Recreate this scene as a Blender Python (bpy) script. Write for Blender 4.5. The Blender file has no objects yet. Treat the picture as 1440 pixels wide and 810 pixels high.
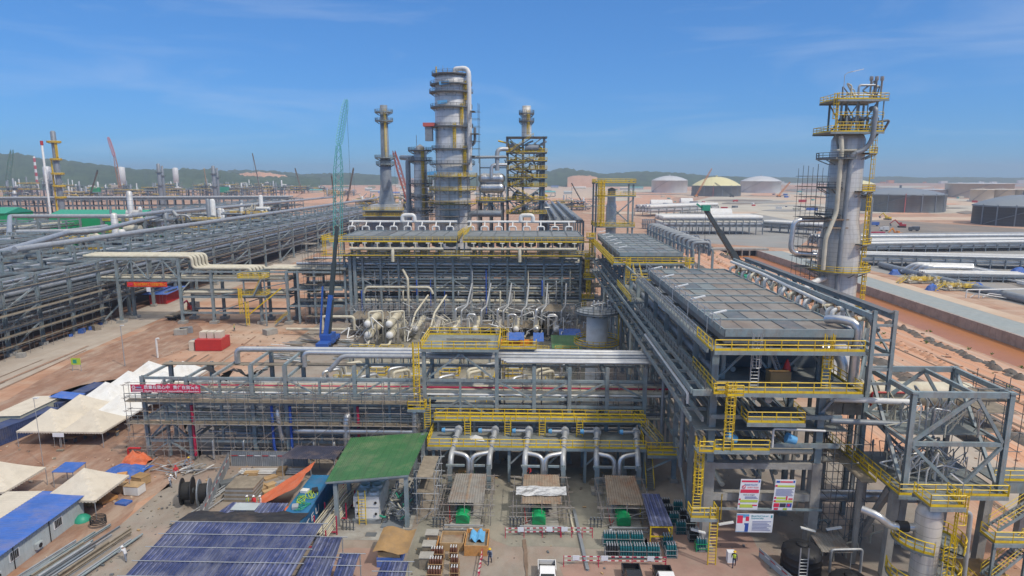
import bpy, bmesh, math, random
from mathutils import Vector as V, Matrix
R = math.radians
random.seed(7)
sc = bpy.context.scene
COL = sc.collection

# ------------------------------------------------------------------ camera
cam_d = bpy.data.cameras.new('camera'); cam = bpy.data.objects.new('camera', cam_d); COL.objects.link(cam)
H, PITCH, YAW, FPX = 40.0, R(9.9), R(1.6), 900.0
cam.location = (0, 0, H); cam.rotation_euler = (R(90) - PITCH, 0, YAW)
cam_d.sensor_width = 36; cam_d.lens = FPX / 1440 * 36; cam_d.clip_start = .5; cam_d.clip_end = 20000
sc.camera = cam

# ------------------------------------------------------------------ world, sun, exposure
SUN_EL, SUN_AZ = R(52), R(128)          # azimuth clockwise from +Y: the sun stands to the right, a little behind the camera
wd = bpy.data.worlds.new('World'); sc.world = wd; wd.use_nodes = True
wn, wl = wd.node_tree.nodes, wd.node_tree.links
wn.clear()
wout = wn.new('ShaderNodeOutputWorld'); bg = wn.new('ShaderNodeBackground')
sky = wn.new('ShaderNodeTexSky'); sky.sky_type = 'NISHITA'; sky.sun_disc = False
sky.sun_elevation = SUN_EL; sky.sun_rotation = SUN_AZ
sky.altitude = 0; sky.air_density = 1.0; sky.dust_density = 0.0; sky.ozone_density = 1.5
hs = wn.new('ShaderNodeHueSaturation'); hs.inputs['Saturation'].default_value = 1.0; hs.inputs['Value'].default_value = 1.0
tn = wn.new('ShaderNodeVectorMath'); tn.operation = 'MULTIPLY'; tn.inputs[1].default_value = (.47, 1.13, 2.15)
gmm = wn.new('ShaderNodeGamma'); gmm.inputs[1].default_value = .6; wl.new(sky.outputs[0], gmm.inputs[0]); wl.new(gmm.outputs[0], tn.inputs[0]); wl.new(tn.outputs[0], hs.inputs['Color'])
# thin high cirrus
tc = wn.new('ShaderNodeTexCoord'); mp = wn.new('ShaderNodeMapping'); mp.inputs['Scale'].default_value = (1.3, 1.3, 8)
mp.inputs['Rotation'].default_value = (R(10), R(8), R(20))
cn = wn.new('ShaderNodeTexNoise'); cn.inputs['Scale'].default_value = 2.2; cn.inputs['Detail'].default_value = 9; cn.inputs['Roughness'].default_value = .55
cn.inputs['Distortion'].default_value = .6
cr = wn.new('ShaderNodeMapRange'); cr.inputs[1].default_value = .5; cr.inputs[2].default_value = .85; cr.inputs[4].default_value = .2
wl.new(tc.outputs['Generated'], mp.inputs[0]); wl.new(mp.outputs[0], cn.inputs['Vector']); wl.new(cn.outputs[0], cr.inputs[0])
sx0 = wn.new('ShaderNodeSeparateXYZ'); wl.new(tc.outputs['Generated'], sx0.inputs[0])     # white veil added overhead, above the view, to whiten the fill light
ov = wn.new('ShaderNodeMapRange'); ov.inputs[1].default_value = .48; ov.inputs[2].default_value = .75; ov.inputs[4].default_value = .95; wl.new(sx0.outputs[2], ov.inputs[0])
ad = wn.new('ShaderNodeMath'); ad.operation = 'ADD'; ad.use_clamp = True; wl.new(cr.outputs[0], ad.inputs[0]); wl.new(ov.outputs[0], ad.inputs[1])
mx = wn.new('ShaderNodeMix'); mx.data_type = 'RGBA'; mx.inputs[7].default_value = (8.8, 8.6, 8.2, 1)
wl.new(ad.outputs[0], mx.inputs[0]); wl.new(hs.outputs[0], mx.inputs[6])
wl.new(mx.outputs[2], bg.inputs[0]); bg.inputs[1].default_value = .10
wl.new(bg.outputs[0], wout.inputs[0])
sun_d = bpy.data.lights.new('sun', 'SUN'); sun = bpy.data.objects.new('sun', sun_d); COL.objects.link(sun)
sun_d.energy = 2.3; sun_d.angle = R(2.5); sun_d.color = (1, .92, .80)
sd = V((math.sin(SUN_AZ) * math.cos(SUN_EL), math.cos(SUN_AZ) * math.cos(SUN_EL), math.sin(SUN_EL)))
sun.rotation_euler = sd.to_track_quat('Z', 'Y').to_euler(); sun.location = sd * 400
sc.view_settings.view_transform = 'Standard'; sc.view_settings.look = 'None'
sc.view_settings.exposure = 0.22; sc.view_settings.gamma = 1

# surveying: a direction seen from the camera turned into a place on a height or at a distance
def _ray(x, y):
    a, b = x - 720, y - 405
    fw = FPX * math.cos(PITCH) - b * math.sin(PITCH); dn = FPX * math.sin(PITCH) + b * math.cos(PITCH)
    return a * math.cos(YAW) - fw * math.sin(YAW), a * math.sin(YAW) + fw * math.cos(YAW), -dn
def g(x, y, z=0):
    X, Y, Z = _ray(x, y); t = (z - H) / Z
    return X * t, Y * t
def vv(x, y, Yw):
    X, Y, Z = _ray(x, y); t = Yw / Y
    return X * t, H + Z * t

# ------------------------------------------------------------------ materials
MATS = {}
def mat(name, col, rough=.6, metal=0, var=.22, scale=.9, dirt=None, dirt_amt=.5, dirt_scale=.35, bump=0, bscale=8):
    m = bpy.data.materials.new(name); m.use_nodes = True
    n, l = m.node_tree.nodes, m.node_tree.links
    b = n['Principled BSDF']; b.inputs['Roughness'].default_value = rough; b.inputs['Metallic'].default_value = metal
    t = n.new('ShaderNodeNewGeometry')
    ns = n.new('ShaderNodeTexNoise'); ns.inputs['Scale'].default_value = scale; ns.inputs['Detail'].default_value = 6; ns.inputs['Roughness'].default_value = .65
    l.new(t.outputs['Position'], ns.inputs['Vector'])
    mr = n.new('ShaderNodeMapRange'); mr.inputs[1].default_value = .3; mr.inputs[2].default_value = .7; mr.inputs[3].default_value = 1 - var; mr.inputs[4].default_value = 1 + var * .6
    l.new(ns.outputs[0], mr.inputs[0])
    mul = n.new('ShaderNodeVectorMath'); mul.operation = 'SCALE'; mul.inputs[0].default_value = col
    l.new(mr.outputs[0], mul.inputs['Scale'])
    out = mul.outputs[0]
    if dirt:
        n2 = n.new('ShaderNodeTexNoise'); n2.inputs['Scale'].default_value = dirt_scale; n2.inputs['Detail'].default_value = 8; n2.inputs['Roughness'].default_value = .7
        l.new(t.outputs['Position'], n2.inputs['Vector'])
        m2 = n.new('ShaderNodeMapRange'); m2.inputs[1].default_value = .48; m2.inputs[2].default_value = .66; m2.inputs[4].default_value = dirt_amt
        l.new(n2.outputs[0], m2.inputs[0])
        mix = n.new('ShaderNodeMix'); mix.data_type = 'RGBA'; mix.inputs[7].default_value = (*dirt, 1)
        l.new(m2.outputs[0], mix.inputs[0]); l.new(out, mix.inputs[6]); out = mix.outputs[2]
    l.new(out, b.inputs['Base Color'])
    if bump:
        n3 = n.new('ShaderNodeTexNoise'); n3.inputs['Scale'].default_value = bscale; n3.inputs['Detail'].default_value = 8
        l.new(t.outputs['Position'], n3.inputs['Vector'])
        bp = n.new('ShaderNodeBump'); bp.inputs['Strength'].default_value = bump; bp.inputs['Distance'].default_value = .2
        l.new(n3.outputs[0], bp.inputs['Height']); l.new(bp.outputs[0], b.inputs['Normal'])
    MATS[name] = m; return m
def streaked(name, col, amt, sc_=(.5, .03, 1)):
    m = MATS[name]; n, l = m.node_tree.nodes, m.node_tree.links; b = n['Principled BSDF']; src = b.inputs['Base Color'].links[0].from_socket
    t = n.new('ShaderNodeNewGeometry'); mp_ = n.new('ShaderNodeMapping'); mp_.inputs['Scale'].default_value = sc_; l.new(t.outputs['Position'], mp_.inputs[0])
    ns = n.new('ShaderNodeTexNoise'); ns.inputs['Scale'].default_value = 1; ns.inputs['Detail'].default_value = 9; ns.inputs['Roughness'].default_value = .65; l.new(mp_.outputs[0], ns.inputs['Vector'])
    mr = n.new('ShaderNodeMapRange'); mr.inputs[1].default_value = .47; mr.inputs[2].default_value = .62; mr.inputs[4].default_value = amt; l.new(ns.outputs[0], mr.inputs[0])
    mx = n.new('ShaderNodeMix'); mx.data_type = 'RGBA'; mx.inputs[7].default_value = (*col, 1); l.new(mr.outputs[0], mx.inputs[0]); l.new(src, mx.inputs[6]); l.new(mx.outputs[2], b.inputs['Base Color'])
def banded(name, axis, period, width, dark):
    """darker seams or lighter stripes across an existing material along a world axis"""
    m = MATS[name]; n, l = m.node_tree.nodes, m.node_tree.links; b = n['Principled BSDF']
    src = b.inputs['Base Color'].links[0].from_socket
    t = n.new('ShaderNodeNewGeometry'); s = n.new('ShaderNodeSeparateXYZ'); l.new(t.outputs['Position'], s.inputs[0])
    d = n.new('ShaderNodeMath'); d.operation = 'DIVIDE'; d.inputs[1].default_value = period; l.new(s.outputs[axis], d.inputs[0])
    f = n.new('ShaderNodeMath'); f.operation = 'FRACT'; l.new(d.outputs[0], f.inputs[0])
    lt = n.new('ShaderNodeMath'); lt.operation = 'LESS_THAN'; lt.inputs[1].default_value = width; l.new(f.outputs[0], lt.inputs[0])
    mx = n.new('ShaderNodeMix'); mx.data_type = 'RGBA'; l.new(lt.outputs[0], mx.inputs[0]); l.new(src, mx.inputs[6])
    sc_ = n.new('ShaderNodeVectorMath'); sc_.operation = 'SCALE'; sc_.inputs['Scale'].default_value = dark; l.new(src, sc_.inputs[0])
    l.new(sc_.outputs[0], mx.inputs[7]); l.new(mx.outputs[2], b.inputs['Base Color'])

RUST = (.22, .11, .06); GRIME = (.16, .13, .10); DUST = (.42, .30, .22)
mat('steel', (.24, .31, .335), .55, .0, .25, .7, DUST, .28)
mat('steel_dark', (.13, .15, .165), .6, 0, .3, .7, RUST, .35)
mat('steel_far', (.17, .205, .235), .6, 0, .35, .2, RUST, .35)
mat('galv', (.42, .44, .46), .45, .35, .18, 1.2, GRIME, .25)
mat('silver', (.62, .63, .64), .36, .75, .15, 1.5, (.4, .36, .3), .3)
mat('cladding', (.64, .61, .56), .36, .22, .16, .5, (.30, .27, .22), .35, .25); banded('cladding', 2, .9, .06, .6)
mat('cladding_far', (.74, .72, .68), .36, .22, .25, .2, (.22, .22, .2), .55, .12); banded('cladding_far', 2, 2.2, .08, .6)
mat('greypipe', (.25, .28, .31), .5, .2, .2, .8, GRIME, .3)
mat('cream', (.60, .56, .44), .55, 0, .16, .8, (.35, .28, .18), .4)
mat('white', (.72, .72, .70), .5, 0, .12, .8, (.45, .38, .3), .35)
mat('yellow', (.80, .56, .012), .5, 0, .2, .9, (.35, .2, .04), .3)
mat('red', (.42, .03, .03), .5, 0, .15, .8, RUST, .3)
mat('crimson', (.45, .02, .07), .6, 0, .15, .8)
mat('banner_red', (.62, .025, .09), .7, 0, .08, .8)
mat('banner_scarlet', (.70, .05, .02), .7, 0, .08, .8)
mat('orange_letter', (.9, .35, .02), .7, 0, .05, 1)
mat('concrete', (.37, .36, .33), .85, 0, .22, .9, (.25, .22, .18), .4, .4, .2, 6)
mat('grating', (.20, .23, .235), .7, 0, .25, 1.1, (.30, .24, .17), .45, .5)
mat('tube', (.30, .28, .26), .6, .1, .3, 2, RUST, .5)
mat('plank', (.27, .23, .175), .85, 0, .3, 1.5, GRIME, .5)
mat('fins', (.27, .25, .23), .7, .1, .2, .5, (.25, .18, .13), .55, .16)
mat('fins_grey', (.24, .265, .28), .65, .1, .18, .4, (.10, .10, .11), .4, .15)
mat('black', (.018, .018, .02), .6, 0, .3, 1)
mat('black_sheet', (.022, .022, .026), .55, 0, .3, 1, DUST, .12)
mat('rubber', (.02, .02, .02), .8, 0, .2, 1)
mat('tarp_orange', (.70, .16, .06), .7, 0, .15, .8, DUST, .3, .8, .25, 2.5)
mat('tarp_blue', (.04, .13, .45), .65, 0, .2, .9, DUST, .2, .8, .25, 2.5)
mat('tarp_brown', (.34, .21, .09), .8, 0, .2, .9, GRIME, .4, .8, .25, 2.5)
mat('tarp_sky', (.12, .38, .66), .6, 0, .2, .9, None, 0, 1, .3, 3)
mat('roof_blue', (.036, .05, .135), .5, .1, .35, .5, (.22, .22, .28), .5, .7)
mat('roof_brightblue', (.045, .14, .48), .55, 0, .18, .5, DUST, .25, .4)
mat('roof_navy', (.05, .055, .09), .5, .1, .25, .6, DUST, .3)
mat('roof_green', (.04, .15, .05), .6, 0, .12, .4, DUST, .18, .4)
mat('shed_tin', (.30, .285, .26), .55, .35, .25, .9, (.28, .14, .07), .5, .6)
mat('shed_rust', (.30, .24, .18), .65, .2, .3, .9, (.26, .11, .05), .65, .6)
mat('foil', (.75, .76, .78), .28, .85, .15, 2, None, 0, 1, .5, 3)
mat('green_machine', (.01, .36, .12), .45, 0, .1, 1)
mat('container_blue', (.05, .075, .18), .6, .1, .3, .6, (.16, .15, .16), .6)
mat('container_azure', (.02, .17, .36), .5, .1, .2, .6, RUST, .25)
mat('container_teal', (.02, .30, .40), .55, .1, .25, .6, DUST, .4)
mat('container_orange', (.70, .24, .02), .55, 0, .2, .6, RUST, .2)
mat('cabin_wall', (.42, .47, .48), .6, 0, .12, .8, DUST, .25)
mat('cabin_beige', (.42, .42, .33), .6, 0, .12, .8, DUST, .25)
mat('glass_dark', (.02, .025, .03), .12, .0, .2, 1)
mat('tent_white', (.72, .72, .70), .8, 0, .06, .5, (.62, .54, .42), .35, .25)
mat('tent_cream', (.62, .56, .46), .8, 0, .08, .5, (.5, .42, .32), .35, .25)
mat('wood', (.46, .31, .16), .8, 0, .25, 1.5, (.25, .16, .09), .4)
mat('wood_orange', (.56, .28, .09), .8, 0, .25, 1.5, (.35, .2, .1), .4)
mat('cyl_teal', (.02, .16, .18), .4, .1, .25, 2)
mat('cyl_dark', (.04, .045, .05), .4, .1, .3, 2)
mat('cyl_brown', (.16, .07, .045), .45, .1, .3, 2)
mat('paint_white', (.80, .80, .80), .3, 0, .05, 1)
mat('paint_black', (.02, .022, .028), .25, .1, .1, 1)
mat('paint_grey', (.10, .11, .13), .25, .2, .1, 1)
mat('paint_red', (.5, .03, .03), .4, 0, .1, 1)
mat('crane_teal', (.09, .38, .36), .5, 0, .1, 1)
mat('crane_green', (.03, .32, .20), .5, 0, .1, 1)
mat('crane_black', (.04, .055, .06), .5, 0, .1, 1)
mat('crane_blue', (.03, .10, .38), .45, 0, .1, 1)
mat('crane_red', (.55, .12, .10), .5, 0, .1, 1)
mat('crane_orange', (.7, .26, .04), .5, 0, .1, 1)
mat('skin', (.34, .18, .11), .6, 0, .05, 1)
mat('cloth_grey', (.22, .25, .31), .8, 0, .15, 3)
mat('cloth_navy', (.03, .045, .09), .8, 0, .15, 3)
mat('cloth_white', (.6, .6, .62), .8, 0, .1, 3)
mat('vest_lime', (.45, .6, .05), .7, 0, .1, 3)
mat('vest_red', (.6, .04, .05), .7, 0, .1, 3)
mat('helmet_yellow', (.8, .5, .02), .35, 0, .05, 3)
mat('paper', (.78, .80, .84), .7, 0, .04, 1)
mat('ink_blue', (.03, .09, .40), .7, 0, .05, 1)
mat('ink_grey', (.25, .27, .45), .7, 0, .05, 1)
mat('ink_teal', (.03, .33, .40), .7, 0, .05, 1)
mat('ink_lime', (.55, .66, .10), .7, 0, .05, 1)
mat('ink_red', (.72, .03, .09), .7, 0, .05, 1)
mat('ink_dark', (.05, .05, .08), .7, 0, .2, 3)
mat('tank_white', (.62, .63, .64), .45, .15, .06, .03, (.45, .45, .45), .3, .03)
mat('tank_grey', (.155, .17, .175), .6, 0, .15, .05, (.22, .21, .20), .4, .05); banded('tank_grey', 2, 2.6, .08, .7)
mat('tank_roof', (.22, .25, .28), .5, .1, .12, .05)
mat('tank_dark', (.04, .05, .06), .6, 0, .2, .05); banded('tank_dark', 2, 2.6, .1, 1.6)
mat('tank_cream', (.72, .66, .36), .55, 0, .06, .05)
mat('tank_beige', (.58, .52, .42), .6, 0, .08, .05)
mat('canal_wall', (.40, .33, .29), .85, 0, .2, .4, (.12, .10, .09), .4, .3)
mat('water', (.40, .16, .055), .35, 0, .1, .1)
mat('gravel', (.30, .335, .335), .9, 0, .14, .5, (.40, .36, .3), .25, .15, .2, 6)
mat('rock', (.14, .13, .12), .9, 0, .4, .8, (.3, .17, .1), .4, .4, .6, 2)
mat('pink_earth', (.33, .20, .14), .95, 0, .3, .25, (.25, .12, .07), .6, .09, .3, 3)
mat('dark_soil', (.13, .075, .05), .95, 0, .3, .2, (.30, .15, .09), .5, .05)
mat('sand', (.56, .44, .33), .95, 0, .16, .08, (.46, .27, .17), .5, .03)
mat('pale_yard', (.50, .46, .38), .95, 0, .12, .03, (.42, .34, .26), .5, .02)
mat('dark_yard', (.215, .19, .165), .95, 0, .2, .05, (.38, .26, .18), .5, .03)
mat('grey_yard', (.28, .28, .27), .95, 0, .15, .05, (.38, .27, .2), .3, .04)
mat('pale_red_earth', (.62, .33, .20), .95, 0, .2, .01, (.62, .42, .3), .5, .01)
mat('road', (.44, .385, .325), .9, 0, .14, .25, (.30, .21, .15), .4, .12)
mat('paving', (.30, .265, .225), .9, 0, .2, .3, (.34, .21, .165), .5, .1, .1, 5)
mat('paving_grey', (.27, .26, .215), .9, 0, .2, .4, (.33, .26, .2), .4, .2)
mat('paving_pink', (.34, .22, .18), .9, 0, .2, .4, (.31, .26, .21), .5, .25)
mat('stain', (.20, .14, .10), .9, 0, .3, .5)
mat('forest_leaf', (.035, .075, .03), .9, 0, .5, .02, (.07, .11, .04), .6, .012, .8, .05)
mat('leaf', (.10, .20, .04), .8, 0, .4, 3)
mat('lamp_white', (.75, .76, .75), .4, 0, .05, 1)

# laterite ground: several scales of red, orange and pale earth, with wheel-track streaks
gm = mat('laterite', (.42, .235, .15), .95, 0, .3, .09, (.50, .38, .29), .75, .022, .35, 1.2)
streaked('laterite', (.28, .14, .08), .6, (.35, .02, 1)); streaked('laterite', (.52, .43, .34), .5, (.02, .12, 1))
streaked('pale_red_earth', (.52, .43, .35), .75, (.3, .012, 1)); streaked('pale_red_earth', (.34, .17, .10), .55, (.9, .03, 1)); streaked('pink_earth', (.42, .33, .26), .7, (.25, .06, 1)); streaked('pink_earth', (.2, .1, .06), .5, (.6, .25, 1))
streaked('paving', (.24, .19, .15), .55, (.5, .25, 1)); streaked('paving_grey', (.2, .18, .15), .55, (.6, .2, 1)); streaked('road', (.36, .29, .23), .5, (.5, .02, 1))
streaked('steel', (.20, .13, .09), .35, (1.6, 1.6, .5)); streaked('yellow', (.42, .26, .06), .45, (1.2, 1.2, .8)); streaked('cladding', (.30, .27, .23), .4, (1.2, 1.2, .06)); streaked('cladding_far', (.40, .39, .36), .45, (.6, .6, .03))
streaked('tent_white', (.5, .46, .4), .35, (.6, .6, .6)); streaked('tent_cream', (.42, .37, .3), .35, (.6, .6, .6)); streaked('roof_green', (.07, .12, .06), .5, (.9, .12, 1)); streaked('roof_blue', (.16, .17, .22), .5, (.8, .12, 1)); streaked('roof_brightblue', (.12, .17, .36), .5, (.12, .9, 1))
streaked('tank_grey', (.09, .09, .09), .5, (.09, .09, .01)); streaked('tank_white', (.5, .5, .5), .5, (.05, .05, .01)); streaked('forest_leaf', (.09, .12, .05), .5, (.02, .02, .02)); streaked('fins', (.16, .13, .11), .5, (.3, .3, 1)); streaked('fins_grey', (.16, .16, .16), .45, (.25, .25, 1)); streaked('concrete', (.24, .2, .17), .4, (.8, .8, .15))
banded('fins', 1, .5, .3, .8); banded('fins_grey', 1, .5, .3, .82); banded('roof_blue', 0, .5, .3, 1.8); banded('roof_green', 0, .9, .08, .75)  # lighter stripes on the blue roofs: rib shading put into colour, plus weathering

# ------------------------------------------------------------------ mesh helpers
def frame(d, up=None):
    d = V(d).normalized(); up = V(up) if up else (V((0, 0, 1)) if abs(d.z) < .95 else V((0, 1, 0)))
    a = d.cross(up).normalized(); return a, a.cross(d).normalized()
class MB:
    def __init__(s): s.v, s.f, s.m, s.s = [], [], [], []
    def add(s, vs, fs, m, smooth=False):
        o = len(s.v); s.v += [tuple(p) for p in vs]
        for f in fs: s.f.append([i + o for i in f]); s.m.append(m); s.s.append(smooth)
        return s
    def box(s, x0, x1, y0, y1, z0, z1, m):
        vs = [(x, y, z) for z in (z0, z1) for x, y in ((x0, y0), (x1, y0), (x1, y1), (x0, y1))]
        return s.add(vs, [(3, 2, 1, 0), (4, 5, 6, 7), (0, 1, 5, 4), (1, 2, 6, 5), (2, 3, 7, 6), (3, 0, 4, 7)], m)
    def obox(s, c, sx, sy, sz, rz, m):       # box turned about z, base at c
        ca, sa = math.cos(rz), math.sin(rz); vs = []
        for z in (0, sz):
            for x, y in ((-sx/2, -sy/2), (sx/2, -sy/2), (sx/2, sy/2), (-sx/2, sy/2)):
                vs.append((c[0] + x*ca - y*sa, c[1] + x*sa + y*ca, c[2] + z))
        return s.add(vs, [(3, 2, 1, 0), (4, 5, 6, 7), (0, 1, 5, 4), (1, 2, 6, 5), (2, 3, 7, 6), (3, 0, 4, 7)], m)
    def beam(s, p, q, w, h, m):
        p, q = V(p), V(q); a, b = frame(q - p)
        vs = [c + a*i*w/2 + b*j*h/2 for c in (p, q) for i, j in ((-1, -1), (1, -1), (1, 1), (-1, 1))]
        return s.add(vs, [(3, 2, 1, 0), (4, 5, 6, 7), (0, 1, 5, 4), (1, 2, 6, 5), (2, 3, 7, 6), (3, 0, 4, 7)], m)
    def hb(s, p, q, w, h, m, turn=False):    # H-section: two flanges and a web
        p, q = V(p), V(q); a, b = frame(q - p)
        if turn: a, b = b, a
        t = .12*h
        def slab(w0, w1, h0, h1):
            vs = [c + a*i + b*j for c in (p, q) for i, j in ((w0, h0), (w1, h0), (w1, h1), (w0, h1))]
            s.add(vs, [(3, 2, 1, 0), (4, 5, 6, 7), (0, 1, 5, 4), (1, 2, 6, 5), (2, 3, 7, 6), (3, 0, 4, 7)], m)
        slab(-w/2, w/2, -h/2, -h/2 + t); slab(-w/2, w/2, h/2 - t, h/2); slab(-w*.07, w*.07, -h/2 + t + .002, h/2 - t - .002)
        return s
    def tube(s, pts, r, m, n=8, caps=True, smooth=True):
        pts = [V(p) for p in pts]; k = len(pts); rs = r if isinstance(r, (list, tuple)) else [r]*k
        vs = []; a = None
        for i, p in enumerate(pts):
            d = (pts[min(i+1, k-1)] - pts[max(i-1, 0)]).normalized()
            if a is None: a, b = frame(d)
            else:
                a = (a - d*a.dot(d))
                a = a.normalized() if a.length > 1e-5 else frame(d)[0]
                b = a.cross(d).normalized()
            vs += [p + (a*math.cos(2*math.pi*j/n) + b*math.sin(2*math.pi*j/n))*rs[i] for j in range(n)]
        fs = [(i*n + j, i*n + (j+1) % n, (i+1)*n + (j+1) % n, (i+1)*n + j) for i in range(k-1) for j in range(n)]
        s.add(vs, fs, m, smooth)
        if caps: s.add(vs[:n], [tuple(range(n))], m); s.add(vs[-n:], [tuple(range(n))[::-1]], m)
        return s
    def pipe(s, pts, r, m, n=10, bend=None, flange=None):   # polyline with rounded elbows
        pts = [V(p) for p in pts]; bend = bend or r*2.2; out = [pts[0]]
        for i in range(1, len(pts)-1):
            a, b, c = pts[i-1], pts[i], pts[i+1]
            la, lc = (a-b).length, (c-b).length; t = min(bend, la*.48, lc*.48)
            p0, p1 = b + (a-b).normalized()*t, b + (c-b).normalized()*t
            for k in range(5):
                u = k/4; out.append(p0*(1-u)**2 + b*2*u*(1-u) + p1*u*u)
        out.append(pts[-1]); s.tube(out, r, m, n)
        if flange:
            for a, b in ((pts[0], pts[1]), (pts[-1], pts[-2])):
                d = (b-a).normalized(); s.tube([a - d*.01, a + d*.12], r*1.5, flange, n, smooth=False)
        return s
    def lathe(s, c, prof, m, n=24, smooth=True, a0=0, a1=2*math.pi):
        full = abs(a1 - a0 - 2*math.pi) < 1e-6; k = n if full else n + 1
        vs = [(c[0] + r*math.cos(a0 + (a1-a0)*j/n), c[1] + r*math.sin(a0 + (a1-a0)*j/n), c[2] + z) for r, z in prof for j in range(k)]
        fs = [(i*k + j, i*k + (j+1) % k, (i+1)*k + (j+1) % k, (i+1)*k + j) for i in range(len(prof)-1) for j in range(n)]
        return s.add(vs, fs, m, smooth)
    def quad(s, a, b, c, d, m): return s.add([a, b, c, d], [(0, 1, 2, 3)], m)
    def sheet(s, a, b, c, d, th, m):         # a slab with thickness th below the quad
        up = [V(p) for p in (a, b, c, d)]; lo = [p - V((0, 0, th)) for p in up]
        return s.add(lo + up, [(3, 2, 1, 0), (4, 5, 6, 7), (0, 1, 5, 4), (1, 2, 6, 5), (2, 3, 7, 6), (3, 0, 4, 7)], m)
    def corr(s, a, b, c, d, k, amp, m, th=.02):    # corrugated sheet, ridges run from edge ab to edge dc
        a, b, c, d = map(V, (a, b, c, d)); vs = []
        nrm = (b-a).cross(d-a).normalized(); nrm = nrm if nrm.z > 0 else -nrm
        for i in range(2*k + 1):
            u = i/(2*k); o = nrm*(amp if i % 2 else 0); p, q = a + (b-a)*u + o, d + (c-d)*u + o
            vs += [p, q, p - nrm*th, q - nrm*th]
        fs = []
        for i in range(2*k):
            o = 4*i; fs += [(o, o+4, o+5, o+1), (o+2, o+3, o+7, o+6), (o, o+2, o+6, o+4), (o+1, o+5, o+7, o+3)]
        fs += [(0, 1, 3, 2), (8*k, 8*k+2, 8*k+3, 8*k+1)]
        return s.add(vs, fs, m)
    def rail(s, pts, m='yellow', h=1.1, step=1.6, r=.055, plate=True, closed=False):
        pts = [V(p) for p in pts]
        if closed: pts = pts + [pts[0]]
        for a, b in zip(pts, pts[1:]):
            L = (b-a).length; k = max(1, round(L/step))
            for i in range(k+1):
                p = a + (b-a)*i/k; s.tube([p, p + V((0, 0, h))], r, m, 4, False, False)
            for z in (h, h*.55): s.tube([a + V((0, 0, z)), b + V((0, 0, z))], r, m, 4, False, False)
            if plate: s.beam(a + V((0, 0, .12)), b + V((0, 0, .12)), .03, .24, m)
        return s
    def ladder(s, p, top, out, m='yellow', w=.8, cage=True, r=.055):   # vertical caged ladder, 'out' points away from the wall
        p = V(p); o = V(out).normalized(); a = o.cross(V((0, 0, 1))); hgt = top - p.z
        for sg in (-1, 1): s.tube([p + a*sg*w/2, p + a*sg*w/2 + V((0, 0, hgt + 1))], r*1.2, m, 4, False, False)
        z = .3
        while z < hgt: s.tube([p + a*w/2 + V((0, 0, z)), p - a*w/2 + V((0, 0, z))], r*.7, m, 4, False, False); z += .35
        if cage and hgt > 3:
            z = 2.3
            while z < hgt + 1:
                s.tube([p + a*math.cos(t*math.pi/5)*w*.62 + o*math.sin(t*math.pi/5)*.75 + V((0, 0, z)) for t in range(6)], r*.8, m, 4, False, False); z += .9
            for t in (1, 2, 3, 4):
                q = p + a*math.cos(t*math.pi/5)*w*.62 + o*math.sin(t*math.pi/5)*.75
                s.tube([q + V((0, 0, 2.3)), q + V((0, 0, hgt + 1))], r*.7, m, 4, False, False)
        return s
    def stairs(s, p, q, w, m='steel', mr='yellow', rails=True):
        p, q = V(p), V(q); d = q - p; hd = V((d.x, d.y, 0)).normalized(); a = V((-hd.y, hd.x, 0))
        for sg in (-1, 1): s.beam(p + a*sg*w/2, q + a*sg*w/2, .08, .3, m)
        k = max(2, int(abs(d.z)/.22))
        for i in range(k):
            c = p + d*(i + .5)/k; s.beam(c - a*(w/2 - .05), c + a*(w/2 - .05), .26, .04, 'grating')
        if rails:
            for sg in (-1, 1):
                A, B = p + a*sg*w/2, q + a*sg*w/2
                for z in (1.05, .6): s.tube([A + V((0, 0, z)), B + V((0, 0, z))], .035, mr, 4, False, False)
                kk = max(2, int(d.length/1.6))
                for i in range(kk+1): c = A + (B-A)*i/kk; s.tube([c, c + V((0, 0, 1.05))], .035, mr, 4, False, False)
        return s
    def build(s, name, parent=None, off=None):
        me = bpy.data.meshes.new(name); o0 = V(off) if off is not None else (WORLD(parent) if parent else V((0, 0, 0)))
        me.from_pydata([(x - o0.x, y - o0.y, z - o0.z) for x, y, z in s.v], [], s.f)
        ms = []
        for m in s.m:
            if m not in ms: ms.append(m)
        for m in ms: me.materials.append(MATS[m])
        ix = {m: i for i, m in enumerate(ms)}
        me.polygons.foreach_set('material_index', [ix[m] for m in s.m]); me.polygons.foreach_set('use_smooth', s.s)
        bm = bmesh.new(); bm.from_mesh(me); bmesh.ops.recalc_face_normals(bm, faces=bm.faces); bm.to_mesh(me); bm.free()
        me.update()
        o = bpy.data.objects.new(name, me); COL.objects.link(o)
        if parent: o.parent = parent
        elif off is not None: o.location = off
        return o
def WORLD(o):
    p = V((0, 0, 0))
    while o: p += V(o.location); o = o.parent
    return p
def T(name, label, cat, loc=(0, 0, 0), group=None, rz=0):
    o = bpy.data.objects.new(name, None); COL.objects.link(o); o.location = loc; o.rotation_euler.z = rz; o.empty_display_size = .5
    return tag(o, label, cat, group)
def tag(o, label, cat, group=None):
    o['label'] = label; o['category'] = cat
    if group: o['group'] = group
    return o
def struct(name, mb):
    o = mb.build(name); o['kind'] = 'structure'; return o
def dup(root, loc, rz=None, label=None, group=None, scale=None):
    def rec(o, par):
        c = o.copy(); COL.objects.link(c)
        if par: c.parent = par
        for ch in KIDS(o): rec(ch, c)
        return c
    r = rec(root, None); r.location = loc
    if rz is not None: r.rotation_euler.z = rz
    if scale: r.scale = scale
    if label: r['label'] = label
    if group: r['group'] = group
    return r
def KIDS(o): return list(o.children)
def one(mb, name, label, cat, loc=None, group=None):
    return tag(mb.build(name, None, loc), label, cat, group)
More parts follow.
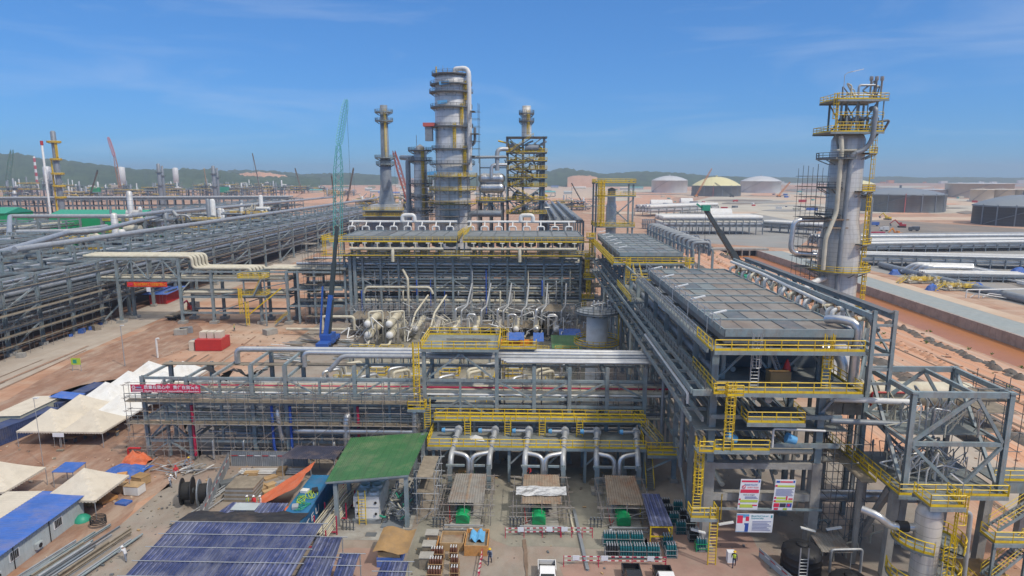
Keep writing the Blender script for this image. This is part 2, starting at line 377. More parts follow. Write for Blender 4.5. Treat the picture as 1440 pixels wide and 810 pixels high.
def text(body, size, m, parent, loc, rot, align='LEFT', width=None, name='lettering'):
    c = bpy.data.curves.new(name, 'FONT'); c.body = body; c.size = size; c.align_x = align; c.align_y = 'CENTER'; c.offset = size*.015
    o = bpy.data.objects.new(name, c); COL.objects.link(o)
    bpy.context.view_layer.update()
    me = bpy.data.meshes.new_from_object(o.evaluated_get(bpy.context.evaluated_depsgraph_get()))
    bpy.data.objects.remove(o); me.materials.clear(); me.materials.append(MATS[m])
    if width and len(me.vertices):
        w = max(v.co.x for v in me.vertices) - min(v.co.x for v in me.vertices)
        for v in me.vertices: v.co.x *= width/w
    o = bpy.data.objects.new(name, me); COL.objects.link(o); o.parent = parent
    o.location = V(loc) - WORLD(parent); o.rotation_euler = rot
    return o

# thick slab of decking with a rail round chosen sides
def platform(t, x0, x1, y0, y1, z, sides='nsew', rm='yellow', deck='grating', gap=None):
    MB().box(x0, x1, y0, y1, z - .12, z, deck).beam((x0, y0 - .02, z - .22), (x1, y0 - .02, z - .22), .12, .34, 'steel').beam((x0, y1 + .02, z - .22), (x1, y1 + .02, z - .22), .12, .34, 'steel').build('deck', t)
    mb = MB()
    e = .06
    if 's' in sides: mb.rail([(x0 + e, y0 + e, z), (x1 - e, y0 + e, z)], rm)
    if 'n' in sides: mb.rail([(x0 + e, y1 - e, z), (x1 - e, y1 - e, z)], rm)
    if 'w' in sides: mb.rail([(x0 + e, y0 + e, z), (x0 + e, y1 - e, z)], rm)
    if 'e' in sides: mb.rail([(x1 - e, y0 + e, z), (x1 - e, y1 - e, z)], rm)
    if sides: mb.build('railing', t)
def ring(t, cx, cy, r0, r1, z, a0=0, a1=360, rm='yellow', deck='grating', name='platform', rw=.055):
    n = max(6, int((a1 - a0)/15)); A0, A1 = R(a0), R(a1)
    mb = MB().lathe((cx, cy, z), [(r0, -.18), (r1, -.18), (r1, 0), (r0, 0), (r0, -.18)], deck, n, False, A0, A1)
    for k in range(0, n, 2):
        a = A0 + (A1 - A0)*(k + .5)/n
        mb.beam((cx + r1*.96*math.cos(a), cy + r1*.96*math.sin(a), z - .25), (cx + r0*math.cos(a), cy + r0*math.sin(a), z - 1.2), .12, .16, 'steel')
    d = mb.build(name, t)
    pts = [(cx + (r1 - .06)*math.cos(A0 + (A1 - A0)*k/n), cy + (r1 - .06)*math.sin(A0 + (A1 - A0)*k/n), z) for k in range(n + 1)]
    MB().rail(pts, rm, step=1.4, r=rw).build('railing', t)
def scaffold(label, x0, x1, y0, y1, z0, z1, nx, ny, lift=2.0, seed=1, planks=True, group=None, m='steel_dark'):
    t = T('scaffolding', label, 'scaffolding', ((x0+x1)/2, (y0+y1)/2, z0), group); r_ = random.Random(seed); mb = MB()
    xs = [x0 + (x1-x0)*i/nx for i in range(nx+1)]; ys = [y0 + (y1-y0)*i/ny for i in range(ny+1)]
    for x in xs:
        for y in ys: mb.tube([(x, y, z0), (x + r_.uniform(-.05, .05), y, z1 + r_.uniform(0, 1))], .045, m, 4, False, False)
    z = z0 + lift
    while z < z1 + .1:
        for y in ys: mb.tube([(x0 - .5, y, z), (x1 + .5, y, z)], .04, m, 4, False, False)
        for x in xs: mb.tube([(x, y0 - .4, z), (x, y1 + .4, z)], .04, m, 4, False, False)
        if planks and r_.random() < .75: MB().box(x0, x0 + (x1-x0)*r_.uniform(.5, 1), y0 + .05, y1 - .05, z + .05, z + .1, 'plank').build('plank', t)
        z += lift
    for k in range(nx): mb.tube([(xs[k], y0, z0 + lift*(k % 3)), (xs[k+1], y0, z0 + lift*(k % 3 + 1))], .04, m, 4, False, False)
    mb.build('poles', t)
    return t
# steel frame of columns and beams: mp turns (along, across, z) into a place
MX = lambda u, w, z: (u, w, z)
MY = lambda u, w, z: (w, u, z)
def rack(t, us, ws, mp, top, levels, cw=.5, bw=.34, m='steel', braces=(), foot='concrete', h=True, long_levels=None, half=False):
    for u in us:
        tz = top(u) if callable(top) else top
        for w in ws:
            mb = MB(); (mb.hb if h else mb.beam)(mp(u, w, .45), mp(u, w, tz), cw, cw, m)
            if foot: x, y, _ = mp(u, w, 0); mb.box(x - cw*.9, x + cw*.9, y - cw*.9, y + cw*.9, 0, .46, foot)
            mb.build('column', t)
        if len(ws) > 1:
            for z in levels:
                if z < tz + .1: MB().beam(mp(u, ws[0] + cw/2, z), mp(u, ws[-1] - cw/2, z), bw*.8, bw, m).build('cross_beam', t)
    for z in (long_levels if long_levels is not None else levels):
        for w in ws:
            mb = MB()
            for a, b in zip(us, us[1:]):
                if (min(top(a), top(b)) if callable(top) else top) > z - .1:
                    mb.beam(mp(a + cw/2, w, z), mp(b - cw/2, w, z), bw*.7, bw, m)
            if mb.v: mb.build('long_beam', t)
    for (p, q) in braces: MB().beam(mp(*p), mp(*q), .26, .26, m).build('brace', t)

# ================================================================== THE SETTING
CX0, CX1, CXW, CY0, CY1 = 104, 113, 124.5, -200, 352      # canal: near bank, water edge, far wall
mb = MB()
def gx(x0, x1, y0, y1, z=0, m='laterite'): mb.quad((x0, y0, z), (x1, y0, z), (x1, y1, z), (x0, y1, z), m)
gx(-9000, CX0, -400, CY1); gx(CXW, 9000, -400, CY1); gx(-9000, 9000, CY1, 15000); gx(CX0, CXW, -400, CY0)
# sloping bank of the canal with uneven earth
N = 90
for i in range(N):
    ya, yb = CY0 + (CY1 - CY0)*i/N, CY0 + (CY1 - CY0)*(i+1)/N
    w = lambda y: CX0 + 3.2 + .7*math.sin(y*.3) + .5*math.sin(y*.83)
    mb.quad((CX0, ya, 0), (w(ya), ya, -1.6), (w(yb), yb, -1.6), (CX0, yb, 0), 'laterite')
    mb.quad((w(ya), ya, -1.6), (CX1 + 1, ya, -4.6), (CX1 + 1, yb, -4.6), (w(yb), yb, -1.6), 'pink_earth')
mb.quad((CX1 + 1, CY0, -4.6), (CXW, CY0, -4.6), (CXW, CY1, -4.6), (CX1 + 1, CY1, -4.6), 'laterite')
mb.quad((CXW, CY0, 0), (CXW, CY0, -4.6), (CX0, CY0, -4.6), (CX0, CY0, 0), 'laterite')
struct('ground', mb)
struct('canal_water', MB().quad((CX0 + 4.5, CY0 + .1, -2.9), (CXW - .5, CY0 + .1, -2.9), (CXW - .5, CY1 - .4, -2.9), (CX0 + 4.5, CY1 - .4, -2.9), 'water'))
mb = MB().box(CXW - .45, CXW + .3, CY0 + .1, CY1 - .5, -4.5, .18, 'canal_wall')
y = CY0 + 2
while y < CY1 - 2: mb.box(CXW - .5, CXW - .452, y, y + .35, -4.5, .1, 'canal_wall'); y += 2.4
one(mb, 'retaining_wall', 'long brown concrete retaining wall along the far side of the orange canal', 'wall')
# culvert at the head of the canal
t = T('culvert', 'dark concrete box culvert with square openings at the head of the canal', 'culvert', (117, CY1, 0))
MB().box(CX0 - 6, CXW + 6, CY1 - .38, CY1 + 5, .01, 1.1, 'concrete').build('deck', t)
mb = MB()
for k in range(5): x = CX0 + 4 + k*4; mb.box(x, x + .5, CY1 - .3, CY1 + 4, -4.5, .005, 'concrete')
mb.box(CX0 + .6, CXW - .5, CY1 + 1.2, CY1 + 1.5, -4.5, -.02, 'black'); mb.build('pier', t)

L1, L2, L3, L4 = .012, .024, .036, .048
def patch(name, pts, z, m): return struct(name, MB().add([(x, y, z) for x, y in pts], [tuple(range(len(pts)))], m))
def wob(pts, amp, k=6, seed=1):      # uneven edge for bare ground
    r = random.Random(seed); out = []
    for a, b in zip(pts, pts[1:] + pts[:1]):
        for i in range(k):
            u = i/k; out.append((a[0] + (b[0]-a[0])*u + r.uniform(-amp, amp), a[1] + (b[1]-a[1])*u + r.uniform(-amp, amp)))
    return out
patch('paving', [(-47.5, 30), (48, 30), (48, 205), (-58, 205), (-58, 100), (-47.5, 84)], L1, 'paving')
patch('pavement_strip', [(-13.2, 30), (-9.8, 30), (-10.4, 70), (-12.8, 70)], L2, 'paving_grey')
patch('equipment_pad', [(-22.5, 65), (-13.5, 65), (-13.5, 84), (-22.5, 84)], L3, 'concrete')
patch('red_paving', wob([(4, 50), (24, 50), (25, 70), (14, 70), (12, 63), (3, 61)], .6, 6, 3), L2, 'paving_pink')
patch('red_paving_west', wob([(-20.5, 58.5), (-14, 58.5), (-14, 63.4), (-20.5, 63.4)], .2, 4, 4), L2, 'paving_pink')
patch('grey_paving', wob([(-2, 64), (13, 64), (14, 84), (-14, 84), (-9, 70)], .4, 5, 5), L2, 'paving_grey')
patch('inner_paving', wob([(-40, 100), (14, 100), (14, 165), (-40, 165)], .5, 5, 6), L2, 'paving_grey')
patch('road', [(-95, 20), (-107, 205), (-128, 700), (-142, 700), (-120, 205), (-110.5, 20)], L2, 'road')
patch('dark_earth', wob([(-152, 95), (-113.5, 95), (-114.5, 210), (-116, 420), (-152, 420)], 1.2, 14, 21), L1, 'dark_soil')
patch('roadside_earth', wob([(-94, 40), (-86, 40), (-80, 150), (-104, 190), (-95.5, 100)], 2.2, 9, 8), L1, 'pink_earth')
patch('camp_earth', wob([(-90, 60), (-48, 60), (-47, 86), (-58, 100), (-62, 130), (-88, 118)], 1.5, 8, 9), L1, 'pink_earth')
patch('gravel_strip', [(CXW + .6, -100), (135, -100), (136.5, 262), (137, 350), (CXW + .6, 350)], L1, 'gravel')
patch('roadside_strip', [(135.2, -100), (140.5, -100), (142.5, 350), (136.8, 350)], L2, 'sand')
# tracks, trenches and service road between the plant and the canal
patch('service_road', [(58, 40), (66, 40), (70, 330), (62, 330)], L2, 'road')
patch('bare_earth', wob([(50, 30), (103, 30), (103.5, 345), (60, 345)], .4, 14, 12), .006, 'pale_red_earth')
patch('bare_earth', wob([(82, 60), (100, 60), (104, 330), (86, 330)], 2, 14, 11), L1, 'pale_red_earth')
for i, (x0, x1) in enumerate(((74, 78), (88, 90.5), (97.5, 100))):
    mb = MB(); rr = random.Random(30 + i)
    for k in range(140):
        y0 = 40 + k*2.1; h = rr.uniform(.5, 1.5); c = rr.uniform(-.8, .8)
        mb.lathe(((x0+x1)/2 + c, y0, -.2), [((x1-x0)*.62, 0), ((x1-x0)*.4*rr.uniform(.7, 1.2), h*.6), (.3, h)], 'rock' if i != 1 else 'pale_red_earth', 7, True)
    o = struct('spoil_bank', mb)
# far yards and haul roads
def pxpatch(name, pts, z, m): return patch(name, [g(x, y) for x, y in pts], z, m)
pxpatch('tank_yard', [(905, 300), (1020, 272), (1150, 272), (1440, 283), (1440, 300), (1180, 300), (1150, 312)], L1, 'pale_yard')
pxpatch('dark_yard', [(1180, 331), (1225, 308), (1440, 322), (1440, 341), (1225, 345)], L2, 'dark_yard')
pxpatch('laydown_yard', [(960, 340), (930, 312), (1060, 300), (1160, 318), (1120, 350)], L2, 'grey_yard')
pxpatch('haul_road', [(890, 268), (910, 266), (1440, 285), (1440, 291), (1150, 284)], L2, 'sand')
pxpatch('haul_road_east', [(1150, 305), (1440, 305), (1440, 309), (1150, 310)], L3, 'sand')
pxpatch('pipe_yard', [(1215, 378), (1215, 352), (1440, 345), (1600, 360), (1600, 480), (1440, 430)], L1, 'grey_yard')
pxpatch('red_clearing', [(360, 262), (520, 258), (980, 262), (905, 300), (830, 290), (380, 285)], L1, 'pale_red_earth')
pxpatch('sand_clearing', [(560, 264), (850, 262), (905, 278), (560, 280)], L2, 'sand')
rr = random.Random(77)
for i in range(60):          # trampled pale and dark patches over the far earth
    x, y = rr.uniform(780, 1440), rr.uniform(256, 300); w, h = rr.uniform(12, 60), rr.uniform(.8, 3.2)
    pts = [g(x + w*math.cos(a*math.pi/4)*rr.uniform(.6, 1), y + h*math.sin(a*math.pi/4)*rr.uniform(.6, 1)) for a in range(8)]
    patch('earth_patch', pts, L3 + .006*i, ('sand', 'dark_yard', 'pale_red_earth', 'pale_yard', 'grey_yard')[i % 5])

rr = random.Random(5)
def litter(name, label, areas, n, mats, smin, smax):
    mb = MB()
    for x0, x1, y0, y1 in areas:
        for k in range(n): s = rr.uniform(smin, smax)*rr.uniform(.5, 1.5); mb.obox((rr.uniform(x0, x1), rr.uniform(y0, y1), .03), s*rr.uniform(1, 2.5), s, s*.6, rr.uniform(0, 3), rr.choice(mats))
    o = mb.build(name); o['kind'] = 'stuff'; o['label'] = label; o['category'] = 'litter'
litter('stone_litter', 'stones and clods scattered over the bare earth', ((-84, -50, 60, 165), (50, 102, 50, 330), (50, 102, 50, 200)), 420, ('laterite', 'pink_earth', 'pale_red_earth', 'sand', 'plank'), .08, .3)
litter('site_litter', 'small scraps and offcuts scattered over the paving', ((-47, -38, 55, 84), (-13, 32, 55, 100), (-40, 12, 100, 145)), 200, ('plank', 'wood', 'steel_dark', 'rock', 'paving_grey'), .05, .18)
for i in range(26):      # wheel ruts and damp streaks
    x, y = rr.choice(((-100, 90), (-88, 80), (-70, 120), (62, 60), (80, 90), (92, 110), (-43, 56), (0, 57))); x += rr.uniform(-5, 5); L = rr.uniform(8, 60) if abs(x) > 50 else rr.uniform(3, 9); d = rr.uniform(-.06, .06) - (.07 if x < -60 else 0); w = rr.uniform(.25, .7)
    patch('wheel_rut', wob([(x, y), (x + w, y), (x + w + d*L, y + L), (x + d*L, y + L)], .12, 7, i), .05 + .003*i, ('stain', 'pink_earth', 'road', 'stain')[i % 4])
# hills and distant woods
def hill(name, pts, base, dist, depth, m='forest_leaf', seed=0):
    """ridge whose crest runs through (x px, y px) at the given distance"""
    rr = random.Random(seed); rows = []; crest = []
    for (xa, ya), (xb, yb) in zip(pts, pts[1:]):
        k = max(2, int(abs(xb - xa)/4))
        for i in range(k): u = i/k; crest.append((xa + (xb-xa)*u, ya + (yb-ya)*u))
    crest.append(pts[-1]); vs = []; J = 12
    for x, y in crest:
        X, Z = vv(x, y, dist)
        Z = max(Z, .5)
        for j in range(J + 1):
            u = j/J
            f = math.sin(min(1, u*1.6)*math.pi/2) if u < .625 else math.cos((u - .625)/.375*math.pi/2)
            bump = rr.uniform(-1, 1)*min(6, Z*.09)*(f > .1)
            vs.append((X*(1 + (u - .5)*depth/dist), dist + (u - .5)*depth, Z*f + bump if 0 < j < J else -3))
    K = J + 1; fs = [(i*K + j, i*K + j + 1, (i+1)*K + j + 1, (i+1)*K + j) for i in range(len(crest) - 1) for j in range(J)]
    struct(name, MB().add(vs, fs, m, True))
hill('hill', [(-260, 215), (-100, 205), (0, 216), (30, 215), (60, 222), (100, 226), (150, 233), (200, 239), (260, 237), (300, 238), (340, 244), (400, 247), (450, 250)], 0, 2300, 900, seed=1)
hill('hill', [(250, 243), (330, 239), (380, 240), (430, 245), (480, 243), (530, 246), (560, 249)], 0, 3300, 700, seed=2)
hill('hill', [(590, 249), (640, 245), (700, 248), (740, 246), (765, 241), (790, 236), (815, 239), (850, 244), (880, 243), (915, 241), (950, 243), (1000, 247), (1060, 250)], 0, 3000, 900, seed=3)
hill('hill', [(980, 250), (1080, 249), (1130, 250), (1220, 249), (1255, 248), (1300, 250), (1340, 249), (1420, 250), (1600, 249)], 0, 4200, 500, seed=4)
hill('cut_slope', [(326, 250), (340, 244), (368, 242.5), (396, 246), (410, 250)], 0, 2250, 260, 'pale_red_earth', 5)
hill('cut_slope', [(798, 250), (806, 247.5), (830, 247), (840, 250)], 0, 2500, 200, 'pale_red_earth', 6)
def wood(name, x0, x1, ybase, hgt, rows, seed, label):
    """belt of far trees: many crowns read as one mass"""
    rr = random.Random(seed); mb = MB(); x = x0
    while x < x1:
        for r_ in range(rows):
            X, Y = g(x + rr.uniform(-2, 2), ybase + rr.uniform(-.35, .35)); h = hgt*rr.uniform(.55, 1.15); w = h*rr.uniform(.45, .8)
            prof = [(.1, 0), (w*.8, h*.2), (w, h*.45), (w*.75, h*.8), (.1, h)]
            vs = []; n_ = 6
            for q, z in prof:
                for j in range(n_):
                    a = 2*math.pi*j/n_; k = rr.uniform(.7, 1.25); vs.append((X + q*k*math.cos(a), Y + q*k*math.sin(a), max(0, z*rr.uniform(.85, 1.1))))
            mb.add(vs, [(i*n_ + j, i*n_ + (j+1) % n_, (i+1)*n_ + (j+1) % n_, (i+1)*n_ + j) for i in range(4) for j in range(n_)], 'forest_leaf')
        x += 2.6
    o = mb.build(name); o['kind'] = 'stuff'; o['label'] = label; o['category'] = 'trees'
wood('forest_belt', 880, 1500, 254.5, 17, 2, 5, 'dark green belt of distant trees along the horizon behind the tanks')
wood('forest_belt', 0, 330, 258.5, 15, 2, 6, 'dark green belt of distant trees at the foot of the left hill')

# ================================================================== FRONT PIPE RACK (runs across the picture)
F0, F1 = 85.3, 92.5
fus = [-54.6, -48.3, -39, -34.2, -24.4, -14.6, -4.5, .7, 5.6, 10.8, 16]
t = fr = T('pipe_rack', 'long grey steel pipe rack across the front, red slogan banner at its left end', 'pipe rack', (-20, F0, 0))
rack(t, fus, [F0, F1], MX, lambda u: 12.3 if u < -45 else (16.2 if -15 < u < -4 else 14), [2.7, 6.0, 8.3, 9.4, 12.0], .52, .36,
     long_levels=[2.7, 6.0, 8.3, 9.4, 12.0])
for a, b in (((-54.6, 6), (-51.5, 8.2)), ((-48.3, 6), (-51.5, 8.2)), ((-54.6, 2.7), (-51.5, 5.9)), ((-48.3, 2.7), (-51.5, 5.9)), ((-54.6, .5), (-51.5, 2.6)), ((-48.3, .5), (-51.5, 2.6)),
             ((-48.3, 12), (-44, 9.6)), ((-39, 12), (-43, 9.6)), ((-34.2, 12), (-29.5, 9.6)), ((-24.4, 12), (-28.9, 9.6)), ((-24.4, 9.6), (-20, 12)), ((-14.6, 12), (-19.3, 9.6)),
             ((-14.6, 12), (-9.6, 15.8)), ((-4.5, 12), (-9.4, 15.8)), ((-14.6, 6.2), (-9.7, 9.2)), ((-4.5, 6.2), (-9.3, 9.2)), ((-4.5, 12), (0, 9.6)), ((5.6, 12), (1.2, 9.6)), ((10.8, 12), (6.2, 9.6)), ((16, 9.6), (11.4, 12))):
    MB().beam((a[0], F0 - .02, a[1]), (b[0], F0 - .02, b[1]), .24, .24, 'steel').build('brace', t)
for x in (-51.5, -43.6, -29.4, -19.6, -9.6, 19.4): MB().hb((x, F0, .4 if x < -50 else 2.9), (x, F0, 11.8), .3, .3, 'steel').build('post', t)
MB().box(-56.5, -15.2, F0 - 1.5, F0 - .3, 5.68, 5.78, 'plank').build('walkway', t)
MB().box(-56.5, -15.2, F0 - 1.5, F0 - .3, 8.95, 9.05, 'plank').build('walkway', t)
MB().box(-54.4, -16, F0 + .5, F1 - .5, 5.9, 5.98, 'grating').build('walkway', t)
MB().box(-38, 16, F0 + 2.4, F1 - .4, 9.14, 9.2, 'grating').build('walkway', t)
MB().rail([(-56.5, F0 - 1.45, 5.8), (-15.2, F0 - 1.45, 5.8)], 'steel_dark', plate=False).build('railing', t)
MB().rail([(-56.5, F0 - 1.45, 9.07), (-15.2, F0 - 1.45, 9.07)], 'steel_dark', plate=False).build('railing', t)
# roofed-over left bay: upper frame with loose black netting
for x in (-39, -44.5, -34.2): MB().beam((x, F0, 14 if x > -44 else 12.3), (x + .2, F1, 14.2 if x > -44 else 12.4), .3, .36, 'steel').build('cross_beam', t)
MB().box(-55, -26, F1 - 1.6, F1 - .3, 12.2, 12.32, 'plank').build('walkway', t)
mb = MB(); rr = random.Random(4); K = 16
vs = [(-47 + 9*i/K + rr.uniform(-.2, .2), F0 + 1 + 2.2*j/4, 12.6 + 1.1*math.sin(i*.9)*(.3 + .2*j) - .35*j*abs(math.sin(i*.5)) + rr.uniform(-.15, .15)) for i in range(K+1) for j in range(5)]
mb.add(vs, [(i*5 + j, i*5 + j+1, (i+1)*5 + j+1, (i+1)*5 + j) for i in range(K) for j in range(4) if (i + j) % 5], 'black')
one(mb, 'netting', 'torn black netting draped over the top left bay of the front pipe rack', 'netting', (-43, F0, 12))

def pipe_thing(label, pts, r, m, n=10, name='pipe', flange=None, group=None, bend=None):
    mb = MB().pipe(pts, r, m, n, bend, flange); return one(mb, name, label, 'pipe', pts[0], group)
# the pipes it carries
pipe_thing('thick silver pipe along the top of the front rack, nearest the camera', [(-43.6, F1 - 1.3, 12.5), (-43.6, F1 - 1.3, 14.65), (-5, F1 - 1.3, 14.65), (24, F1 - 1.3, 14.4)], .42, 'silver', 12)
pipe_thing('silver pipe on top of the front rack starting with a low elbow', [(-33, F1 - 2.6, 12.4), (-33, F1 - 2.6, 14.55), (24.2, F1 - 2.6, 14.55)], .36, 'silver', 12)
pipe_thing('grey pipe dipping to the left behind the silver pipes on the front rack', [(-29, F1 - 3.9, 12.2), (-27, F1 - 3.9, 14.45), (24.4, F1 - 3.9, 14.45)], .34, 'galv', 12)
for i, y in enumerate((F1 - 4.9, F1 - 5.6, F1 - 6.2)): pipe_thing('thin silver pipe beside the thick ones on the right half of the front rack', [(-4 + i*.4, y, 14.4), (24.6, y, 14.4)], .2, 'silver', 8, group='thin silver pipes on the front rack')
pipe_thing('long cream pipe on the upper deck of the front rack under the crimson line', [(-54, F0 + 1.2, 9.95), (19, F0 + 1.2, 9.95)], .40, 'cream', 12)
pipe_thing('second cream pipe on the upper deck of the front rack, slightly thinner', [(-53, F0 + 2.3, 9.9), (20, F0 + 2.3, 9.9)], .28, 'cream')
pipe_thing('thin crimson fire water pipe running along the front rack', [(-53.5, F0 + 1.3, 10.55), (20, F0 + 1.3, 10.55)], .14, 'crimson')
for i, (y, r, m, lb) in enumerate(((F0 + .55, .16, 'white', 'thin white pipe at the front edge of the upper deck of the front rack'), (F0 + 3.4, .34, 'cream', 'cream pipe in the middle of the upper deck of the front rack'),
        (F0 + 4.5, .3, 'galv', 'dull galvanised pipe at the back of the upper deck of the front rack'), (F0 + 5.6, .42, 'greypipe', 'dark grey pipe at the back of the upper deck of the front rack'))):
    pipe_thing(lb, [(-53 + i, y, 9.4 + .2 + r), (20.5, y, 9.4 + .2 + r)], r, m)
pipe_thing('bright silver pipe bending off to the left on the lower front of the rack', [(-35.6, F0 + 2.2, 3.2), (-32.5, F0 - .9, 4.75), (-15.6, F0 - .9, 4.75)], .42, 'silver', 12)
pipe_thing('thick silver pipe dropping through the front rack beside the green roof', [(-19, F0 + 2, 8), (-24.9, F0 + 2, 8), (-25.6, F0 - .8, 6.8), (-25.6, F0 - .8, 1)], .52, 'silver', 12)
pipe_thing('silver down pipe beside the caged yellow ladder', [(-15.9, F0 + 1.5, 9), (-15.9, F0 - 1.0, 8.4), (-15.9, F0 - 1.0, .8)], .45, 'silver', 12)
pipe_thing('silver pipe hooking over and down at the middle of the front rack', [(-29.8, F0 + 2, 8.4), (-35.4, F0 + 1, 8.4), (-35.4, F0 - .6, 7.4), (-34.9, F0 - .6, 3.2)], .33, 'silver', 12)
for i, (x, m, c) in enumerate(((-47.6, 'crimson', 'crimson'), (-36.2, 'ink_blue', 'violet blue'), (-33.6, 'ink_blue', 'bright blue'), (-24, 'crimson', 'pinkish crimson'))):
    pipe_thing('%s riser pipe strapped to a column of the front rack' % c, [(x, F0 - .5, 8.2), (x, F0 - .5, 2.2), (x + .4*(i % 2), F0 - .5, .6)], .2, m)
rr = random.Random(12)
for lv, z0 in enumerate((6.1, 2.95)):
    for k in range(8):
        y = F0 + .9 + k*.72; r = rr.choice((.14, .2, .27, .2)); xa = -53 + rr.uniform(0, 12); xb = rr.choice((-2, 8, 19, 19.5))
        MB().pipe([(xa, y, z0 + r), (xb, y, z0 + r)], r, rr.choice(('galv', 'cream', 'greypipe', 'silver', 'greypipe')), 8).build('pipe', fr)
for x in (-45, -40.6, -30.5, -27.6, -21.4, -18.2):
    MB().pipe([(x, F0 + 1.5, 2.9), (x, F0 - .55, 2.9), (x, F0 - .55, .25)], .14, 'galv', 8).build('pipe', fr)
for k in range(30):
    x = rr.uniform(-50, -16); MB().pipe([(x, F0 + 1, z := rr.choice((2.3, 5, 7.6))), (x + rr.uniform(-.1, 2.5), F0 + rr.uniform(2, 6), z), (x + 2.5, F0 + 6.4, z - rr.uniform(.3, 2))], rr.uniform(.07, .14), rr.choice(('galv', 'greypipe', 'cream')), 6).build('pipe', fr)
scaffold('thin tube scaffolding with a few boards along the face of the front rack', -56.4, -15.4, F0 - 1.5, F0 - .45, .02, 11.4, 17, 1, 1.9, 4, False, m='tube')
scaffold('tube scaffolding inside the right half of the front rack', -3.6, 18, F0 + 1, F0 + 6.4, 6.4, 13, 8, 2, 2.2, 6, False, m='tube')
# pump skids along the foot of the rack
sk = T('pump_skid', 'grey pump skid with motor on a plinth at the foot of the front rack', 'pump', (-40, F0 + 1.2, 0), 'pumps at the foot of the front rack')
MB().box(-41.2, -38.8, F0 + .5, F0 + 1.9, 0.02, .5, 'concrete').build('plinth', sk)
MB().tube([(-41, F0 + 1.2, .95), (-40, F0 + 1.2, .95)], .38, 'greypipe', 10).build('motor', sk)
MB().tube([(-39.9, F0 + 1.2, .95), (-39.7, F0 + 1.2, .95), (-39.65, F0 + 1.2, .95), (-39.2, F0 + 1.2, .95)], [.15, .15, .42, .42], 'galv', 10).pipe([(-39.4, F0 + 1.2, 1.2), (-39.4, F0 + 1.2, 2.6)], .14, 'galv').build('pump_head', sk)
for x in (-43.5, -36.6, -31.3, -28.5, -22, -19): dup(sk, (x, F0 + 1.2 + (x % 1), 0))

# raised access platform on the rack with its caged ladder
t = T('access_platform', 'yellow railed platform on the tall frame at the middle of the front rack', 'platform', (-9.5, F0 + 3.6, 16.2))
platform(t, -15, -4.2, F0 - .5, F1 + .5, 16.62)
MB().box(-4.2, 1, F1 - 2.5, F1 - 1, 15.2, 15.3, 'grating').rail([(-4.2, F1 - 2.45, 15.3), (1, F1 - 2.45, 15.3), (1, F1 - 1.05, 15.3)], 'yellow').build('side_walkway', t)
mb = MB(); rr = random.Random(3)
for k in range(5): x = -11.5 + k*1.2; mb.add([(x, F0 + .6, 17.9), (x + 1.3, F0 + .6, 17.85), (x + 1.35, F0 + 1.5, 16.9 + rr.uniform(0, .3)), (x - .1, F0 + 1.4, 16.9)], [(0, 1, 2, 3)], 'white')
one(mb, 'dust_sheet', 'pale dust sheets draped over the railing of the front rack platform', 'sheet', (-9, F0 + 1, 16.7))
t = T('caged_ladder', 'tall caged yellow ladder climbing the left side of the front rack platform', 'ladder', (-15.4, F0 - .6, 8.4))
MB().ladder((-15.6, F0 - .5, 8.3), 16.6, (0, -1, 0)).build('cage', t)
platform(t, -16.8, -14.3, F0 - 1.6, F0 - .35, 8.3, 'sew')
MB().ladder((-14.2, F0 - .6, 5.1), 8.6, (0, -1, 0), cage=False).build('lower_ladder', t)
t = T('caged_ladder', 'yellow caged ladder on the right of the front rack platform, by the blue tarps', 'ladder', (-3.4, F1, 10))
MB().ladder((-3.6, F1 + .7, 9.4), 16.6, (0, 1, 0)).build('cage', t)

# valve platform with six big bent pipes
t = T('valve_platform', 'long low platform with yellow railings carrying six bent pipes with valves', 'platform', (1, 82, 0))
platform(t, -13.4, 15.3, 78.9, 84.6, 5.0, 'sw')
MB().rail([(15.2, 80.6, 5), (15.2, 84.5, 5)], 'yellow').build('railing', t)
MB().box(-13, 15.8, 83.0, 84.7, 6.9, 7.0, 'grating').build('upper_deck', t)
MB().rail([(-13, 83.06, 7), (15.8, 83.06, 7)], 'yellow').rail([(-13, 84.64, 7), (15.8, 84.64, 7)], 'yellow').build('railing', t)
for x in (-12.6, -7.6, -2.6, 2.4, 7.4, 12.4, 15.2): MB().hb((x, 79.4, .02), (x, 79.4, 4.75), .36, .36, 'steel').hb((x, 84.2, .02), (x, 84.2, 6.7), .3, .3, 'steel').build('column', t)
for x in (-12.9, -7.9, -3, 2, 7): MB().beam((x + .6, 79.35, 2.6), (x + 2.6, 79.35, 4.6), .2, .2, 'steel').build('brace', t)
for x in (-8.4, -2.9, 1.8, 6.9): MB().ladder((x, 82.8, 5), 6.8, (0, -1, 0), cage=False).build('ladder', t)
MB().stairs((17.3, 80.2, 5.0), (14.9, 84.3, 7.0), 1.0).build('stair', t)
platform(t, 15.4, 19.4, 78.6, 80.2, 4.3, 'sen')
MB().beam((15.4, 78.7, 2.2), (19.2, 78.7, 4.1), .2, .2, 'steel').build('brace', t)
MB().stairs((15.7, 77.4, .1), (15.7, 80.6, 4.2), 1.0).build('stair', t)
